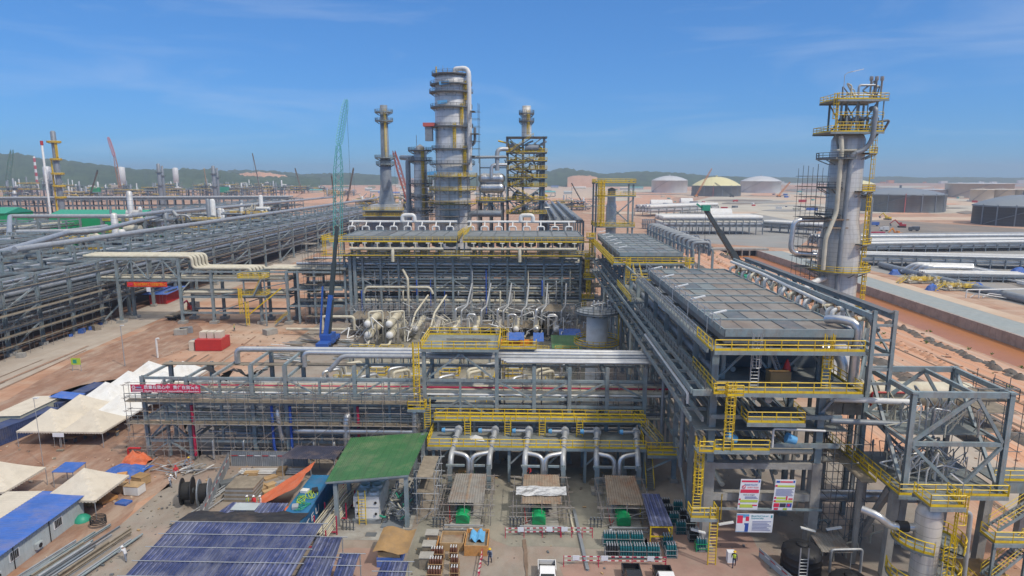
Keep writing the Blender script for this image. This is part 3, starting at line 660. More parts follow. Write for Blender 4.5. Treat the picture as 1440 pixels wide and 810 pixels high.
# six pipes: valve behind on the platform, over the edge and down outside
for i, (x, sg) in enumerate(((-10.1, 1), (-5.1, -1), (-.5, 1), (4.4, -1), (8.7, 1), (14.0, -1))):
    t = T('riser_pipe', 'silver riser pipe with blue-ended valve, %s of six on the valve platform' % ('leftmost', 'second from left', 'third from left', 'third from right', 'second from right', 'rightmost')[i], 'pipe', (x, 80, 0), 'riser pipes on the valve platform')
    MB().pipe([(x + .5, 83.2, 5.95), (x + .5, 82.2, 5.95), (x, 77.6, 4.25), (x, 77.0, 2.9)], .38, 'galv', 12, 1.1).build('main_pipe', t)
    MB().hb((x, 76.6, .5), (x, 76.6, 3.6), .55, .55, 'steel').box(x - .7, x + .7, 75.9, 77.3, .02, .55, 'concrete').build('support_column', t)
    MB().beam((x - .5, 76.7, 3.5), (x + 1.9*sg, 76.7, 3.5), .25, .25, 'steel').build('bracket', t)
    MB().pipe([(x, 78.4, 4.55), (x + 2.3*sg, 77.8, 4.35), (x + 2.3*sg, 77.2, .3)], .30, 'silver', 12, .9).build('branch_pipe', t)
    v = MB().tube([(x + .5, 82.6, 5.95), (x + .5, 82.5, 5.95), (x + .5, 82.45, 5.95), (x + .5, 82.0, 5.95), (x + .5, 81.95, 5.95), (x + .5, 81.85, 5.95)], [.55, .55, .46, .46, .55, .55], 'galv', 12, smooth=False).tube([(x + .3, 82.25, 5.95), (x - 1.3, 82.25, 5.95)], .22, 'galv', 10).build('valve', t)
    MB().tube([(x - 1.3, 82.25, 5.95), (x - 1.75, 82.25, 5.95)], [.36, .26], 'tarp_sky', 10).build('valve_cover', v)
    MB().tube([(x + .3, 80.75, 5.45), (x + .26, 80.6, 5.4)], .52, 'galv', 12, smooth=False).build('flange', t); MB().tube([(x + .1, 79.2, 4.9), (x + .06, 79.05, 4.85)], .52, 'galv', 12, smooth=False).build('flange', t)
mb = MB(); mb.add([(-7.9, 81.2, 5.05), (-5.9, 80.6, 5.1), (-6.3, 82, 5.1), (-8.1, 82.3, 5.06), (-7.2, 81.5, 5.65)], [(0, 1, 4), (1, 2, 4), (2, 3, 4), (3, 0, 4)], 'white')
one(mb, 'dust_sheet', 'crumpled white sheet left on the valve platform between two risers', 'sheet', (-7, 81.5, 5))

# red slogan banner
def banner(name, label, x0, x1, y, z0, z1, m):
    mb = MB(); k = 24
    vs = [(x0 + (x1-x0)*i/k, y - .04*math.sin(i*1.7) + d, z) for d in (0, .02) for i in range(k+1) for z in (z0, z1)]
    o = 2*(k+1)
    fs = [(2*i, 2*i+2, 2*i+3, 2*i+1) for i in range(k)] + [(o+2*i, o+2*i+1, o+2*i+3, o+2*i+2) for i in range(k)]
    fs += [(2*i, o+2*i, o+2*i+2, 2*i+2) for i in range(k)] + [(2*i+1, 2*i+3, o+2*i+3, o+2*i+1) for i in range(k)]
    return one(mb.add(vs, fs, m), name, label, 'banner', (x0, y, z0))
bx0, bx1, by = vv(183, 540, F0 - 1.75)[0], vv(281, 540, F0 - 1.75)[0], F0 - 1.75
bz0, bz1 = vv(230, 552, by)[1], vv(230, 541, by)[1]
b_ = banner('slogan_banner', 'long red banner with white Chinese characters and English slogan on the front rack', bx0, bx1, by, bz0, bz1, 'banner_red')
W = bx1 - bx0; hh = bz1 - bz0
text('质量在我心中', hh*.5, 'paper', b_, (bx0 + W*.195, by - .075, bz0 + hh*.66), (R(90), 0, 0), width=W*.37)
text('责任在我肩头', hh*.5, 'paper', b_, (bx0 + W*.615, by - .075, bz0 + hh*.66), (R(90), 0, 0), width=W*.365)
text('Quality in mind and responsibility on shoulders', hh*.3, 'paper', b_, (bx0 + W*.2, by - .075, bz0 + hh*.2), (R(90), 0, 0), width=W*.785)
lg = MB(); cx_, cz_ = bx0 + W*.05, bz0 + hh*.66; rO, rI = hh*.24, hh*.15
vs = [(cx_ + r*math.cos(a), by - .075, cz_ + r*.9*math.sin(a)) for r in (rO, rI) for a in [R(30 + 300*k/14) for k in range(15)]]
lg.add(vs, [(k, k+1, 16+k, 15+k) for k in range(14)], 'paper').box(cx_, cx_ + rO, by - .078, by - .072, cz_ - rO*.2, cz_ + rO*.15, 'paper')
lg.box(bx0 + W*.085, bx0 + W*.16, by - .078, by - .072, cz_ - rO*.55, cz_ + rO*.4, 'ink_grey').build('emblem', b_)
mb = MB()
for z in (.3, .12): mb.box(bx0 + W*.025, bx0 + W*.18, by - .078, by - .072, bz0 + hh*z, bz0 + hh*(z + .07), 'paper')
mb.build('small_print', b_)

# ================================================================== RIGHT PIPE RACK (runs away from the camera) WITH TWO AIR COOLERS
WX0, WX1 = 19.2, 30.4
t = rk = T('pipe_rack', 'tall steel pipe rack on the right running away under two air cooler decks', 'pipe rack', (25, 64.5, 0))
us = [72, 80, 88, 96, 104, 112, 120, 128, 136, 144, 152, 160, 168]
rack(t, us, [WX0, WX1], MY, 22.6, [6.2, 9.6, 12.6, 15.6, 18.6, 22.4], .55, .4, 'steel')
for a, b in zip(us, us[1:]):
    for w in (WX0 - .02, WX1 + .02):
        for z0, z1 in ((.6, 6.2), (6.2, 12.6), (12.6, 18.6)):
            if (int(a/8) + int(z0)) % 3 != 1: MB().beam((w, a, z0), (w, b, z1), .24, .24, 'steel').build('brace', t)
for x in (WX0 - 1.35, WX0 - 2.6): 
    for z in (18.4, 15.4): MB().beam((x, 63, z), (x, 168, z), .22, .5, 'steel').build('outrigger_beam', t)
mb = MB()
for y in range(66, 168, 4):
    for z in (15.4, 18.4): mb.beam((WX0 - 2.7, y, z), (WX0 - .2, y, z), .2, .3, 'steel')
mb.build('outrigger', t)
MB().box(WX0 - 1.3, WX0 - .1, 63, 168, 18.5, 18.6, 'grating').rail([(WX0 - 1.28, 63, 18.6), (WX0 - 1.28, 168, 18.6)], 'steel_dark', plate=False).build('walkway', t)
rr = random.Random(5)
for z0 in (6.4, 9.8, 12.8, 15.8, 18.8):
    for k in range(9):
        x = WX0 + .9 + k*1.15; r = rr.choice((.16, .22, .3, .4, .28)); ya = 66 + rr.uniform(0, 5); yb = rr.choice((120, 168, 168, 170))
        MB().pipe([(x, ya, z0 + r), (x, yb, z0 + r)], r, rr.choice(('galv', 'cream', 'greypipe', 'silver', 'greypipe', 'cream')), 8).build('pipe', t)
for k in range(10):
    y = 74 + k*9.3; x = WX0 - .6 - (k % 3)*.5
    MB().pipe([(WX0 + 2, y, 14.5), (x, y, 14.5), (x, y, rr.choice((9, 5, 3.5)))], rr.choice((.16, .22, .3)), rr.choice(('galv', 'cream', 'greypipe')), 8).build('pipe', t)
pipe_thing('thin white pipe sloping along the outside of the right rack below the near deck', [(WX0 - 2.2, 66, 16), (WX0 - 2.2, 66, 17.1), (WX0 - 2.2, 92, 17.1)], .16, 'white')
pipe_thing('silver pipe running along the left edge of the right rack over the walkway', [(WX0 - .5, 70, 14.2), (WX0 - .5, 150, 14.2)], .32, 'silver')

# front portal: concrete legs and floors facing the camera
t = po = T('portal_tower', 'front tower of the right rack on two concrete legs with stacked yellow railed floors', 'tower', (25, 64.5, 0))
for x in (WX0, WX1): MB().box(x - .5, x + .5, 64, 65.1, .02, 10.2, 'concrete').box(x - .75, x + .75, 63.75, 65.35, .01, .5, 'concrete').hb((x, 64.5, 10.2), (x, 64.5, 22.4), .7, .7, 'steel').build('column', t)
MB().box(WX0 + .52, WX1 - .52, 64.05, 64.95, 9.5, 10.15, 'concrete').build('concrete_beam', t)
MB().box(WX0 + .52, WX1 - .52, 64.05, 64.95, 5.9, 6.7, 'concrete').build('concrete_beam', t)
MB().beam((WX0 - 2, 63.4, 5.3), (WX1 + .5, 63.4, 5.3), .2, .22, 'steel').build('steel_beam', t)
for z in (12.4, 15.5): MB().beam((WX0 - .4, 63.6, z), (WX1 + 1.8, 63.6, z), .3, .45, 'steel').build('steel_beam', t)
MB().beam((WX1 + 1.6, 63.8, 18.3), (WX1 - .2, 63.8, 16), .25, .25, 'steel').build('brace', t)
platform(t, WX0 - .6, WX1 + 2.7, 61.6, 71, 18.72, 'sew')                 # main floor
platform(t, WX0 - .4, WX0 + 5.2, 61.7, 65.2, 12.62, 's')
platform(t, WX0 + 2.6, WX0 + 8.4, 61.4, 63.4, 15.7, 'sew', 'yellow')
MB().box(WX0 - 1.9, WX1 + 2.6, 63.5, 70.5, 14.0, 14.08, 'grating').build('deck', t)
MB().beam((WX0 - 2.6, 62.6, 18.4), (WX0 - .7, 62.6, 18.4), .3, .6, 'steel').build('steel_beam', t)
for x in (23.2, 29.2): MB().beam((x - 3.2, 66, 18.8), (x, 66, 22.2), .24, .24, 'steel').beam((x + 3, 66, 18.8), (x, 66, 22.2), .24, .24, 'steel').build('brace', t)
for x in (20.6, 25.4, 30.6): MB().hb((x, 66.2, 18.75), (x, 66.2, 22.6), .4, .4, 'steel').build('post', t)
MB().box(WX0 + .7, WX1 + 2.4, 70.4, 70.7, 18.75, 22.3, 'steel_dark').build('back_panel', t)
mb = MB()
for k in range(5): mb.pipe([(WX0 + 4.4 + k*.45, 64.4, 12.9), (WX0 + 3.6 + k*.45, 69, 15.2)], .13, 'cream', 8)
mb.build('small_pipe', t)
for x in (WX0 + 1.6, WX0 + 7.6): MB().tube([(x - .5, 62.6, 13.7), (x + .45, 62.5, 13.4)], [.55, .42], 'tarp_sky', 10).build('wrapped_flange', t)
MB().pipe([(WX0 + 5.6, 62.2, 12.8), (WX0 + 5.6, 62.2, 14.8), (WX1 - .4, 62.2, 14.6)], .12, 'white', 8).build('small_pipe', t)
MB().pipe([(WX0 + .8, 64.3, 11.5), (WX1 - .6, 64.3, 11.5)], .35, 'cream', 10).pipe([(WX0 + .8, 65.4, 11.4), (WX1 - .6, 65.4, 11.4)], .3, 'plank', 10).build('cross_pipe', t)
MB().box(WX0 + 5.7, WX0 + 7.8, 64.2, 65.6, 18.75, 20.1, 'tarp_brown').build('crate', t)
# ladders up the left leg
t = T('caged_ladder', 'upper caged yellow ladder between the floors of the right front tower', 'ladder', (WX0 + .3, 61.5, 12.6))
MB().ladder((WX0 + .9, 61.65, 12.6), 18.9, (0, -1, 0)).build('cage', t); MB().rail([(WX0 - .9, 61.2, 18.75), (WX0 + .2, 61.2, 18.75), (WX0 + .2, 60.6, 18.75), (WX0 + 1.8, 60.6, 18.75)], 'yellow').build('gate_rail', t)
t = T('caged_ladder', 'middle caged yellow ladder on its own small landing left of the concrete leg', 'ladder', (WX0 - 2, 62, 5.2))
MB().ladder((WX0 - 1.6, 62.7, 5.3), 12.7, (0, -1, 0)).build('cage', t); platform(t, WX0 - 2.5, WX0 + .3, 61.4, 62.9, 5.3, 'swe')
MB().rail([(WX0 - 2, 61.3, 12.6), (WX0 - .6, 61.3, 12.6)], 'yellow').box(WX0 - 2.2, WX0 - .45, 61.3, 63, 12.45, 12.55, 'grating').build('top_landing', t)
t = T('ladder', 'lowest yellow ladder from the ground to the first landing of the right front tower', 'ladder', (WX0 - .2, 61.3, 0))
MB().ladder((WX0 - .1, 61.4, .05), 5.6, (0, -1, 0), cage=False).rail([(WX0 + .5, 61.2, 5.3), (WX0 + .5, 61.2, 7)], 'yellow').build('rungs', t)
for x, z0, z1, lb in ((22.7, 18.9, 23.2, 'left pale caged ladder below the near air cooler deck'), (29.8, 18.9, 23.2, 'right pale caged ladder below the near air cooler deck')):
    t = T('caged_ladder', lb, 'ladder', (x, 62.6, z0)); MB().ladder((x, 62.7, z0), z1 + .4, (0, -1, 0), 'galv' if x < 25 else 'yellow').build('cage', t)
t = T('step_ladder', 'aluminium step ladder leaning on the main floor of the right front tower', 'ladder', (26, 66, 18.75))
MB().stairs((26.4, 64.6, 18.8), (25.6, 66, 21.6), .5, 'galv', 'galv', False).build('rungs', t)
mb = MB().lathe((27, 65.4, 18.78), [(.1, 0), (.3, .5), (.42, 1.3), (.25, 2.0), (.05, 2.4)], 'paint_red', 9); one(mb, 'hanging_sheet', 'red sheet bundled on a post on the main floor of the right front tower', 'sheet', (27, 65.4, 18.78))
mb = MB().obox((21.3, 62.1, .02), .8, .6, 1.2, 0, 'paper'); one(mb, 'notice_board', 'small white notice board at the foot of the concrete leg', 'sign', (21.3, 62.1, 0))

# notices hung on the portal
def poster(name, label, x0, x1, y, z0, z1, lean, rows, m='paper'):
    t = T(name, label, 'banner', (x0, y, z0)); w, h = x1 - x0, z1 - z0
    def P(u, v, d=0): return (x0 + w*u - lean*(1 - v), y - d - .05*math.sin(v*3), z0 + h*v)
    def pnl(mb, u0, u1, v0, v1, m, d, th=.01):
        vs = [P(u, v, d + k) for k in (0, th) for u, v in ((u0, v0), (u1, v0), (u1, v1), (u0, v1))]
        mb.add(vs, [(0, 1, 2, 3), (7, 6, 5, 4), (0, 4, 5, 1), (1, 5, 6, 2), (2, 6, 7, 3), (3, 7, 4, 0)], m); return mb
    mb = MB()
    for k in range(8): pnl(mb, 0, 1, k/8, (k+1)/8, m, .03*math.sin(k*1.9)*0, .02)
    mb.build('sheet', t)
    mb = MB()
    for (u0, u1, v0, v1, mm) in rows: pnl(mb, u0, u1, v0, v1, mm, .035)
    mb.build('printing', t)
    return t, P
by = 63.3
lines = lambda u0, u1, v0, v1, k, m: [(u0, u1 - .05*((i*37) % 3), v0 + (v1-v0)*i/k, v0 + (v1-v0)*(i + .45)/k, m) for i in range(k)]
rot = (R(90), 0, 0)
p1, P1 = poster('safety_banner', 'left tall white safety banner with red strip on the concrete portal', 22.25, 24.35, by, 5.3, 8.75, .2,
    [(.05, .85, .905, .96, 'ink_red'), (.88, .96, .9, .97, 'ink_blue'), (.04, .95, .56, .67, 'ink_red'), (.08, .95, .25, .33, 'ink_lime'), (.1, .75, .07, .18, 'ink_lime'), (.7, .95, .13, .17, 'ink_red')]
    + lines(.3, .95, .37, .46, 3, 'ink_grey') + [(.02, .1, .32, .37, 'ink_red'), (.02, .1, .16, .21, 'ink_red')])
text('PLEASE FOLLOW', .26, 'ink_blue', p1, P1(.2, .82, .05), rot, width=1.35); text('SAFETY RULES', .2, 'ink_red', p1, P1(.36, .735, .05), rot, width=1.15)
mb = MB(); c = P1(.18, .75, .05); mb.tube([(c[0], c[1], c[2]), (c[0], c[1] - .01, c[2])], .2, 'ink_red', 14, smooth=False).tube([(c[0], c[1] - .012, c[2]), (c[0], c[1] - .02, c[2])], .13, 'paper', 14, smooth=False).beam((c[0] - .12, c[1] - .03, c[2] + .1), (c[0] + .12, c[1] - .03, c[2] - .1), .02, .06, 'ink_red').build('prohibition_sign', p1)
text('work at height', .2, 'ink_dark', p1, P1(.2, .5, .05), rot, width=1.2)
p2, P2 = poster('safety_banner', 'right tall white safety banner with small photos on the concrete portal', 25.85, 27.95, by, 5.3, 8.75, .2,
    [(.05, .22, .9, .96, 'ink_blue'), (.24, .85, .905, .95, 'ink_red'), (.88, .96, .9, .97, 'ink_blue'), (.12, .97, .76, .82, 'ink_lime'), (.02, .12, .77, .83, 'ink_red'), (.15, .6, .37, .43, 'ink_lime'), (.04, .13, .38, .44, 'ink_red'),
     (.62, .69, .34, .47, 'ink_red'), (.75, .95, .35, .4, 'ink_red'), (.12, .97, .26, .33, 'ink_lime'), (.04, .13, .27, .33, 'ink_red'), (.06, .33, .1, .23, 'ink_red'), (.36, .66, .1, .23, 'ink_dark'), (.69, .95, .1, .23, 'ink_blue'), (.74, .86, .13, .21, 'ink_red'), (.1, .3, .01, .07, 'ink_red'), (.55, .75, .01, .07, 'vest_lime')]
    + lines(.08, .95, .48, .72, 7, 'ink_grey'))
p3, P3 = poster('safety_banner', 'wide white notice with picture of two workers below the tall banners', 22.05, 25.9, by, 2.7, 4.85, .05,
    [(.01, .34, .03, .97, 'tarp_sky'), (.02, .17, .5, .9, 'ink_red'), (.25, .34, .62, .85, 'ink_red'), (.01, .24, .05, .42, 'paper'), (.22, .34, .04, .5, 'ink_blue'), (.93, .97, .8, .93, 'ink_teal')] + lines(.44, .95, .12, .66, 7, 'ink_grey'))
text('Manual Hand Tools and\nEquipment Safety', .26, 'ink_teal', p3, P3(.4, .83, .05), rot, width=1.75)

# ---- air coolers
def air_cooler(name, label, x0, x1, y0, y1, z, nb, fin, seed, nd=6, dw=.028):
    t = T(name, label, 'air cooler', ((x0+x1)/2, y0, z - 2)); r_ = random.Random(seed); d = (y1 - y0)/nb; w = (x1 - x0)/nd
    MB().box(x0, x1, y0, y1, z - 1.35, z - .5, 'steel_dark').build('plenum', t)
    for k in range(nb):
        ya, yb = y0 + d*k, y0 + d*(k+1); mb = MB()
        mb.box(x0, x1, ya + .03, ya + .42, z - .5, z + .07, 'steel')
        for i in range(nd):
            xa, xb = x0 + w*i, x0 + w*(i+1)
            mm = 'steel_dark' if r_.random() < .05 else (fin if r_.random() < .88 else 'grating')
            mb.box(xa + dw + .002, xb - dw - .002, ya + .44, yb - .02, z - .5, z - .08 + r_.uniform(-.03, .03), mm)
            mb.box(xa - dw, xa + dw, ya + .425, yb, z - .45, z - (.02 if dw < .1 else .2), 'steel_dark' if i else 'steel')
        mb.build('fin_bundle', t)
    for x in (x0 - .06, x1 + .06): MB().beam((x, y0, z - .28), (x, y1, z - .28), .12, .75, 'steel').build('side_frame', t)
    MB().beam((x0, y0 - .08, z - .25), (x1, y0 - .08, z - .25), .14, .8, 'steel').beam((x0, y1 + .1, z - .25), (x1, y1 + .1, z - .25), .14, .8, 'steel').build('end_frame', t)
    mb = MB()
    for k in range(nb):
        for xx in ((x0*.72 + x1*.28), (x0*.28 + x1*.72)):
            mb.lathe((xx, y0 + d*(k + .5), z - 2.5), [(1.6, 0), (1.6, .75), (2.0, 1.15)], 'greypipe', 14)
    mb.build('fan_ring', t)
    return t
DX0, DX1 = 19.7, 32.4
t = air_cooler('air_cooler', 'near air cooler deck with brownish fin panels on top of the right rack', DX0, DX1, 63.3, 106, 24.75, 9, 'fins', 1)
platform(t, WX0 - .9, WX1 + 2.6, 61.8, 63.1, 23.0, 's')
MB().box(WX0 - 1.2, DX0 - .15, 63.1, 107, 22.9, 23.0, 'grating').build('walkway', t)
MB().rail([(WX0 - 1.15, 61.8, 23), (WX0 - 1.15, 67.5, 23)], 'yellow').build('railing', t)
MB().rail([(WX0 - 1.15, 67.6, 23), (WX0 - 1.15, 107, 23)], 'galv', plate=False).rail([(DX0 - .3, 64, 24.7), (DX0 - .3, 106, 24.7)], 'galv', plate=False, step=3).build('railing', t)
MB().beam((WX0 - 1.2, 63.1, 22.7), (WX0 - 1.2, 107, 22.7), .2, .5, 'steel').build('edge_beam', t)
# headers and return bends along the right edge
rr = random.Random(8)
for k in range(17):
    y = 66 + k*2.4 + (k % 2)*.35; x = DX1 + .5
    mb = MB(); m = 'white' if k % 3 else 'cream'
    a, b, h, e = x + .1 + rr.uniform(-.3, .5), x + 1.8 + rr.uniform(0, .9), 25.2 + rr.uniform(0, .6), rr.uniform(-.3, 1.1)
    mb.pipe([(a, y, 24.2), (a, y, h), (b, y + e, h), (b, y + e, 24.3)], .24, m, 8, .5)
    for u in (.2, .8) if k % 2 else (.35,): p, q = V((a, y, h)), V((b, y + e, h)); mb.tube([p.lerp(q, u), p.lerp(q, u + .12)], .34, 'shed_rust' if k % 4 else 'tarp_brown', 8, smooth=False)
    one(mb, 'return_bend', 'rust-flanged white pipe bend along the right edge of the near air cooler', 'pipe', (x, y, 24), 'white pipe bends beside the near air cooler')
pipe_thing('long grey header pipe along the right edge of the near air cooler', [(DX1 + 3.0, 64.5, 24.5), (DX1 + 3.0, 66, 25.6), (DX1 + 3.0, 108, 25.6)], .34, 'greypipe', 10)
pipe_thing('white pipe laid in steps on the right of the near air cooler', [(DX1 + .9, 72, 25.9), (DX1 + 1.3, 84, 25.9), (DX1 + 1.3, 92, 26.1), (DX1 + .9, 106, 26.1)], .22, 'white')
pipe_thing('fat silver elbow at the front right corner of the near air cooler', [(DX1 - 1.2, 66.5, 25.2), (DX1 - .6, 65, 25.6), (DX1 + .7, 63.9, 25.4), (DX1 + .7, 63.9, 19)], .45, 'silver', 12)
t = T('pipe_truss', 'tall steel truss carrying pipes beside the right edge of the near air cooler', 'truss', (DX1 + 2.4, 64, 0))
for x in (DX1 + 1.6, DX1 + 3.6):
    for y in (62.6, 75, 87, 99): MB().hb((x, y, 18.7 if y < 70 else .1), (x, y, 26.1 if y > 70 else 27), .36, .36, 'steel').build('post', t)
    MB().beam((x, 62.6, 27.1 if 0 else 26.3), (x, 107, 26.3), .3, .5, 'steel').beam((x, 62.6, 22.5), (x, 107, 22.5), .3, .4, 'steel').build('long_beam', t)
    mb = MB()
    for y in range(63, 105, 6): mb.beam((x, y, 22.6), (x, y + 6, 26.2), .18, .18, 'steel')
    mb.build('brace', t)
for z in (19.5, 21, 22.5, 24, 25.5): MB().beam((DX1 + 1.6, 62.6, z), (DX1 + 3.6, 62.6, z), .22, .24, 'steel').build('rung', t)
MB().box(DX1 + 3.1, DX1 + 4.0, 63, 107, 26.6, 26.72, 'steel_dark').build('cable_tray', t)
# lamps with slanted tubes on the walkway side of the deck
def deck_lamp(x, y, z, label, group, dx=1):
    t = T('deck_lamp', label, 'lamp', (x, y, z), group)
    MB().tube([(x, y, z), (x, y, z + 2.2), (x + .5*dx, y, z + 2.7)], .05, 'galv', 6).build('pole', t)
    MB().beam((x + .3*dx, y, z + 2.62), (x + 2.0*dx, y + .1, z + 3.0), .32, .12, 'lamp_white').build('lamp_tube', t)
for k in range(5): deck_lamp(WX0 - .3, 67 + 8.4*k, 23.0, 'white tube lamp on a pole beside the near air cooler walkway', 'tube lamps beside the near air cooler')

t = T('access_platform', 'yellow railed floor on the rack in the gap between the two air cooler decks', 'platform', (25, 116, 18)); platform(t, 17.2, 32, 107.5, 125, 18.9, 'we'); MB().rail([(17.2, 107.6, 22.6), (32, 107.6, 22.6)], 'yellow').stairs((20, 112, 19), (20, 120, 23), 1.2).build('stair', t)
t = air_cooler('air_cooler', 'far air cooler deck with grey fin panels and yellow railings on the right rack', 18.2, 30.8, 129, 172, 24.75, 9, 'fins_grey', 2)
platform(t, 16.6, 32.6, 126.6, 128.7, 23, 'swe')
MB().box(16.6, 18.0, 128.7, 172, 22.9, 23, 'grating').rail([(16.7, 126.8, 23), (16.7, 172, 23)], 'yellow', r=.07).beam((16.5, 126.8, 22.8), (16.5, 172, 22.8), .1, .4, 'yellow').build('railing', t)
for k in range(6): deck_lamp(17.9, 131 + 7.5*k, 23, 'white tube lamp on a pole along the far air cooler', 'tube lamps along the far air cooler')
t = T('caged_ladder', 'left yellow ladder at the near end of the far air cooler', 'ladder', (19.5, 126.4, 18)); MB().ladder((19.5, 126.4, 18), 23.3, (0, -1, 0)).build('cage', t)
t = T('caged_ladder', 'right yellow ladder at the near end of the far air cooler', 'ladder', (31.2, 126.4, 18)); MB().ladder((31.2, 126.4, 18), 23.3, (0, -1, 0)).build('cage', t)
t = T('pipe_hoops', 'row of grey pipe hoops on a frame beside the far air cooler', 'pipe frame', (35.5, 140, 22))
for x in (32.4, 36.2):
    MB().beam((x, 127, 25.6), (x, 178, 25.6), .3, .4, 'steel').build('long_beam', t)
    for y in range(127, 179, 10): MB().hb((x, y, .1), (x, y, 25.4), .4, .4, 'steel').build('post', t)
for k in range(13): y = 128 + k*4; MB().pipe([(32.4, y, 24), (32.4, y, 27), (35.8, y, 27), (35.8, y, 24.4)], .36, 'greypipe', 8).build('hoop', t)

# ================================================================== RIGHT TOWER
TX, TY = 62.2, 130
t = T('process_column', 'tall clad column on the right with yellow platforms and pipes down its side', 'column', (TX, TY, 0))
MB().lathe((TX, TY, 0), [(4.4, 0), (4, 1.2), (3.8, 1.4), (3.8, 26.8), (3.7, 28), (3.1, 31.5), (3.05, 47), (2.6, 47.9), (1.2, 48.5), (.1, 48.7)], 'cladding', 40).build('shell', t)
ring(t, TX, TY, 3.85, 5.9, 21.5, 150, 390); ring(t, TX, TY, 3.1, 5.4, 37.2, -80, 60); ring(t, TX, TY, 3.85, 5.8, 13.4, -80, 40); ring(t, TX, TY, 3.1, 5.2, 44.4, -70, 60, 'yellow'); ring(t, TX, TY, 3.85, 5.6, 27, -70, 60)
ring(t, TX, TY, 3.1, 5.6, 43.4, 130, 260, 'steel_dark', name='side_platform'); ring(t, TX, TY, 3.1, 5, 37.8, 150, 240, 'steel_dark', name='side_platform'); ring(t, TX, TY, 3.1, 5, 32.6, 150, 240, 'steel_dark', name='side_platform')
for x in (-4.4, -2.6, -.8, 1.2, 2.8, 4.1): MB().hb((TX + x, TY - 3.8, 48.3), (TX + x, TY - 3.8, 54.1), .16, .16, 'steel').build('post', t)
for z in (50, 51.8): MB().rail([(TX - 4.6, TY - 4, z - 1), (TX + 4.2, TY - 4, z - 1)], 'yellow', plate=False).build('railing', t)
rr = random.Random(90); mb = MB()
for k in range(26): x, y, z = TX + rr.uniform(-3.5, 4.5), TY + rr.uniform(-3.6, 0), rr.choice((48.4, 48.4, 54.3)); mb.pipe([(x, y, z), (x, y, z + rr.uniform(1, 3.6)), (x + rr.uniform(-2.5, 2.5), y, z + rr.uniform(1, 3.2)), (x + rr.uniform(-2, 2), y + .5, z)], rr.uniform(.08, .22), rr.choice(('galv', 'greypipe', 'cream', 'steel_dark')), 6)
mb.build('top_piping', t)
for z, x0, x1, y0, y1 in ((48.3, TX - 5.6, TX + 4.4, TY - 4.4, TY + 3.4), (54.2, TX - 4.9, TX + 4.6, TY - 4.6, TY + 3)): platform(t, x0, x1, y0, y1, z)
for x in (TX - 3.2, TX, TX + 3.4):
    for y in (TY - 2.8, TY + 2.2): MB().hb((x, y, 48.3), (x, y, 54), .3, .3, 'steel').build('post', t)
for a, b in ((TX - 3.2, TX), (TX, TX + 3.4)): MB().beam((a, TY - 2.85, 48.6), (b, TY - 2.85, 53.8), .2, .2, 'steel').beam((b, TY + 2.2, 48.6), (a, TY + 2.2, 53.8), .2, .2, 'steel').build('brace', t)
for x in (TX - 4, TX + 4): MB().beam((x, TY - 3, 48), (TX + (2 if x > TX else -2.2), TY - 1.2, 44.6), .25, .3, 'steel').build('bracket', t)
MB().ladder((TX + 3.5, TY - 2.2, 22), 37, (1, -.6, 0), r=.09, w=.9).build('ladder', t); MB().ladder((TX + 3.6, TY - 2.2, 37.3), 48.5, (1, -.6, 0)).build('ladder', t)
MB().ladder((TX + 4.0, TY - 2.2, 13.5), 22.4, (1, -.6, 0), r=.09, w=.9).build('ladder', t); MB().ladder((TX - 4.6, TY - 4.2, 48.4), 54.4, (-1, 0, 0)).build('ladder', t)
MB().pipe([(TX + 2.2, TY - 3.0, 52.6), (TX + 2.4, TY - 4.5, 52.6), (TX + 2.3, TY - 4.5, 47), (TX + 1.4, TY - 4.0, 45), (TX - .9, TY - 4, 44.2), (TX - 1.2, TY - 3.9, 43), (TX - 1.4, TY - 3.9, 30.8), (TX - 1.9, TY - 4.5, 28.8), (TX - 1.9, TY - 4.5, 4)], .45, 'greypipe', 12).build('down_pipe', t)
MB().pipe([(TX - 3.2, TY - 3.6, 47.5), (TX - 3.0, TY - 3.9, 45), (TX - 3.0, TY - 3.9, 33), (TX - 4.4, TY - 4.4, 29.5), (TX - 4.9, TY - 4.5, 28), (TX - 4.9, TY - 4.5, 22)], .42, 'cream', 12).build('down_pipe', t)
mb = MB()
for z in (44.8, 43.3): mb.box(TX - 3.9, TX - .2, TY - 4.1, TY - 2.2, z, z + .3, 'cream')
for z in (31.6, 30): mb.box(TX - 4.3, TX - .6, TY - 4.3, TY - 2.6, z, z + .26, 'shed_rust')
mb.build('pipe_support', t)
MB().pipe([(TX - 3, TY - 1.8, 20), (TX - 6.5, TY - 4.2, 19.5), (TX - 9.6, TY - 5.5, 17.3), (TX - 9.8, TY - 5.5, 12)], .55, 'white', 12, 1.5).build('side_pipe', t)
MB().pipe([(TX - 3, TY - .5, 31.5), (TX - 10, TY - 1.5, 31.5), (TX - 10.3, TY - 1.5, 25), (TX - 5.2, TY - 1.5, 24.6)], .5, 'silver', 12, 1.6).build('loop_pipe', t)
MB().pipe([(TX + 3.2, TY, 36), (TX + 5, TY - 1, 36), (TX + 5.1, TY - 1, 27)], .35, 'greypipe', 10).build('side_pipe', t)
mb = MB()
for k in range(3):
    x = TX + 2.2 + k*1.0; mb.tube([(x, TY - 2.2, 54.3), (x, TY - 2.2, 57.8), (x, TY - 2.2, 57.85), (x, TY - 2.2, 58.6)], [.18, .18, .34, .34], 'galv', 8)
mb.pipe([(TX - 1.5, TY - 2.2, 55.2), (TX + 4.2, TY - 2.2, 55.2)], .2, 'galv', 8).pipe([(TX, TY - 2.2, 54.3), (TX, TY - 2.2, 57), (TX + 3, TY - 2.2, 57)], .22, 'galv', 8).build('relief_valve', t)
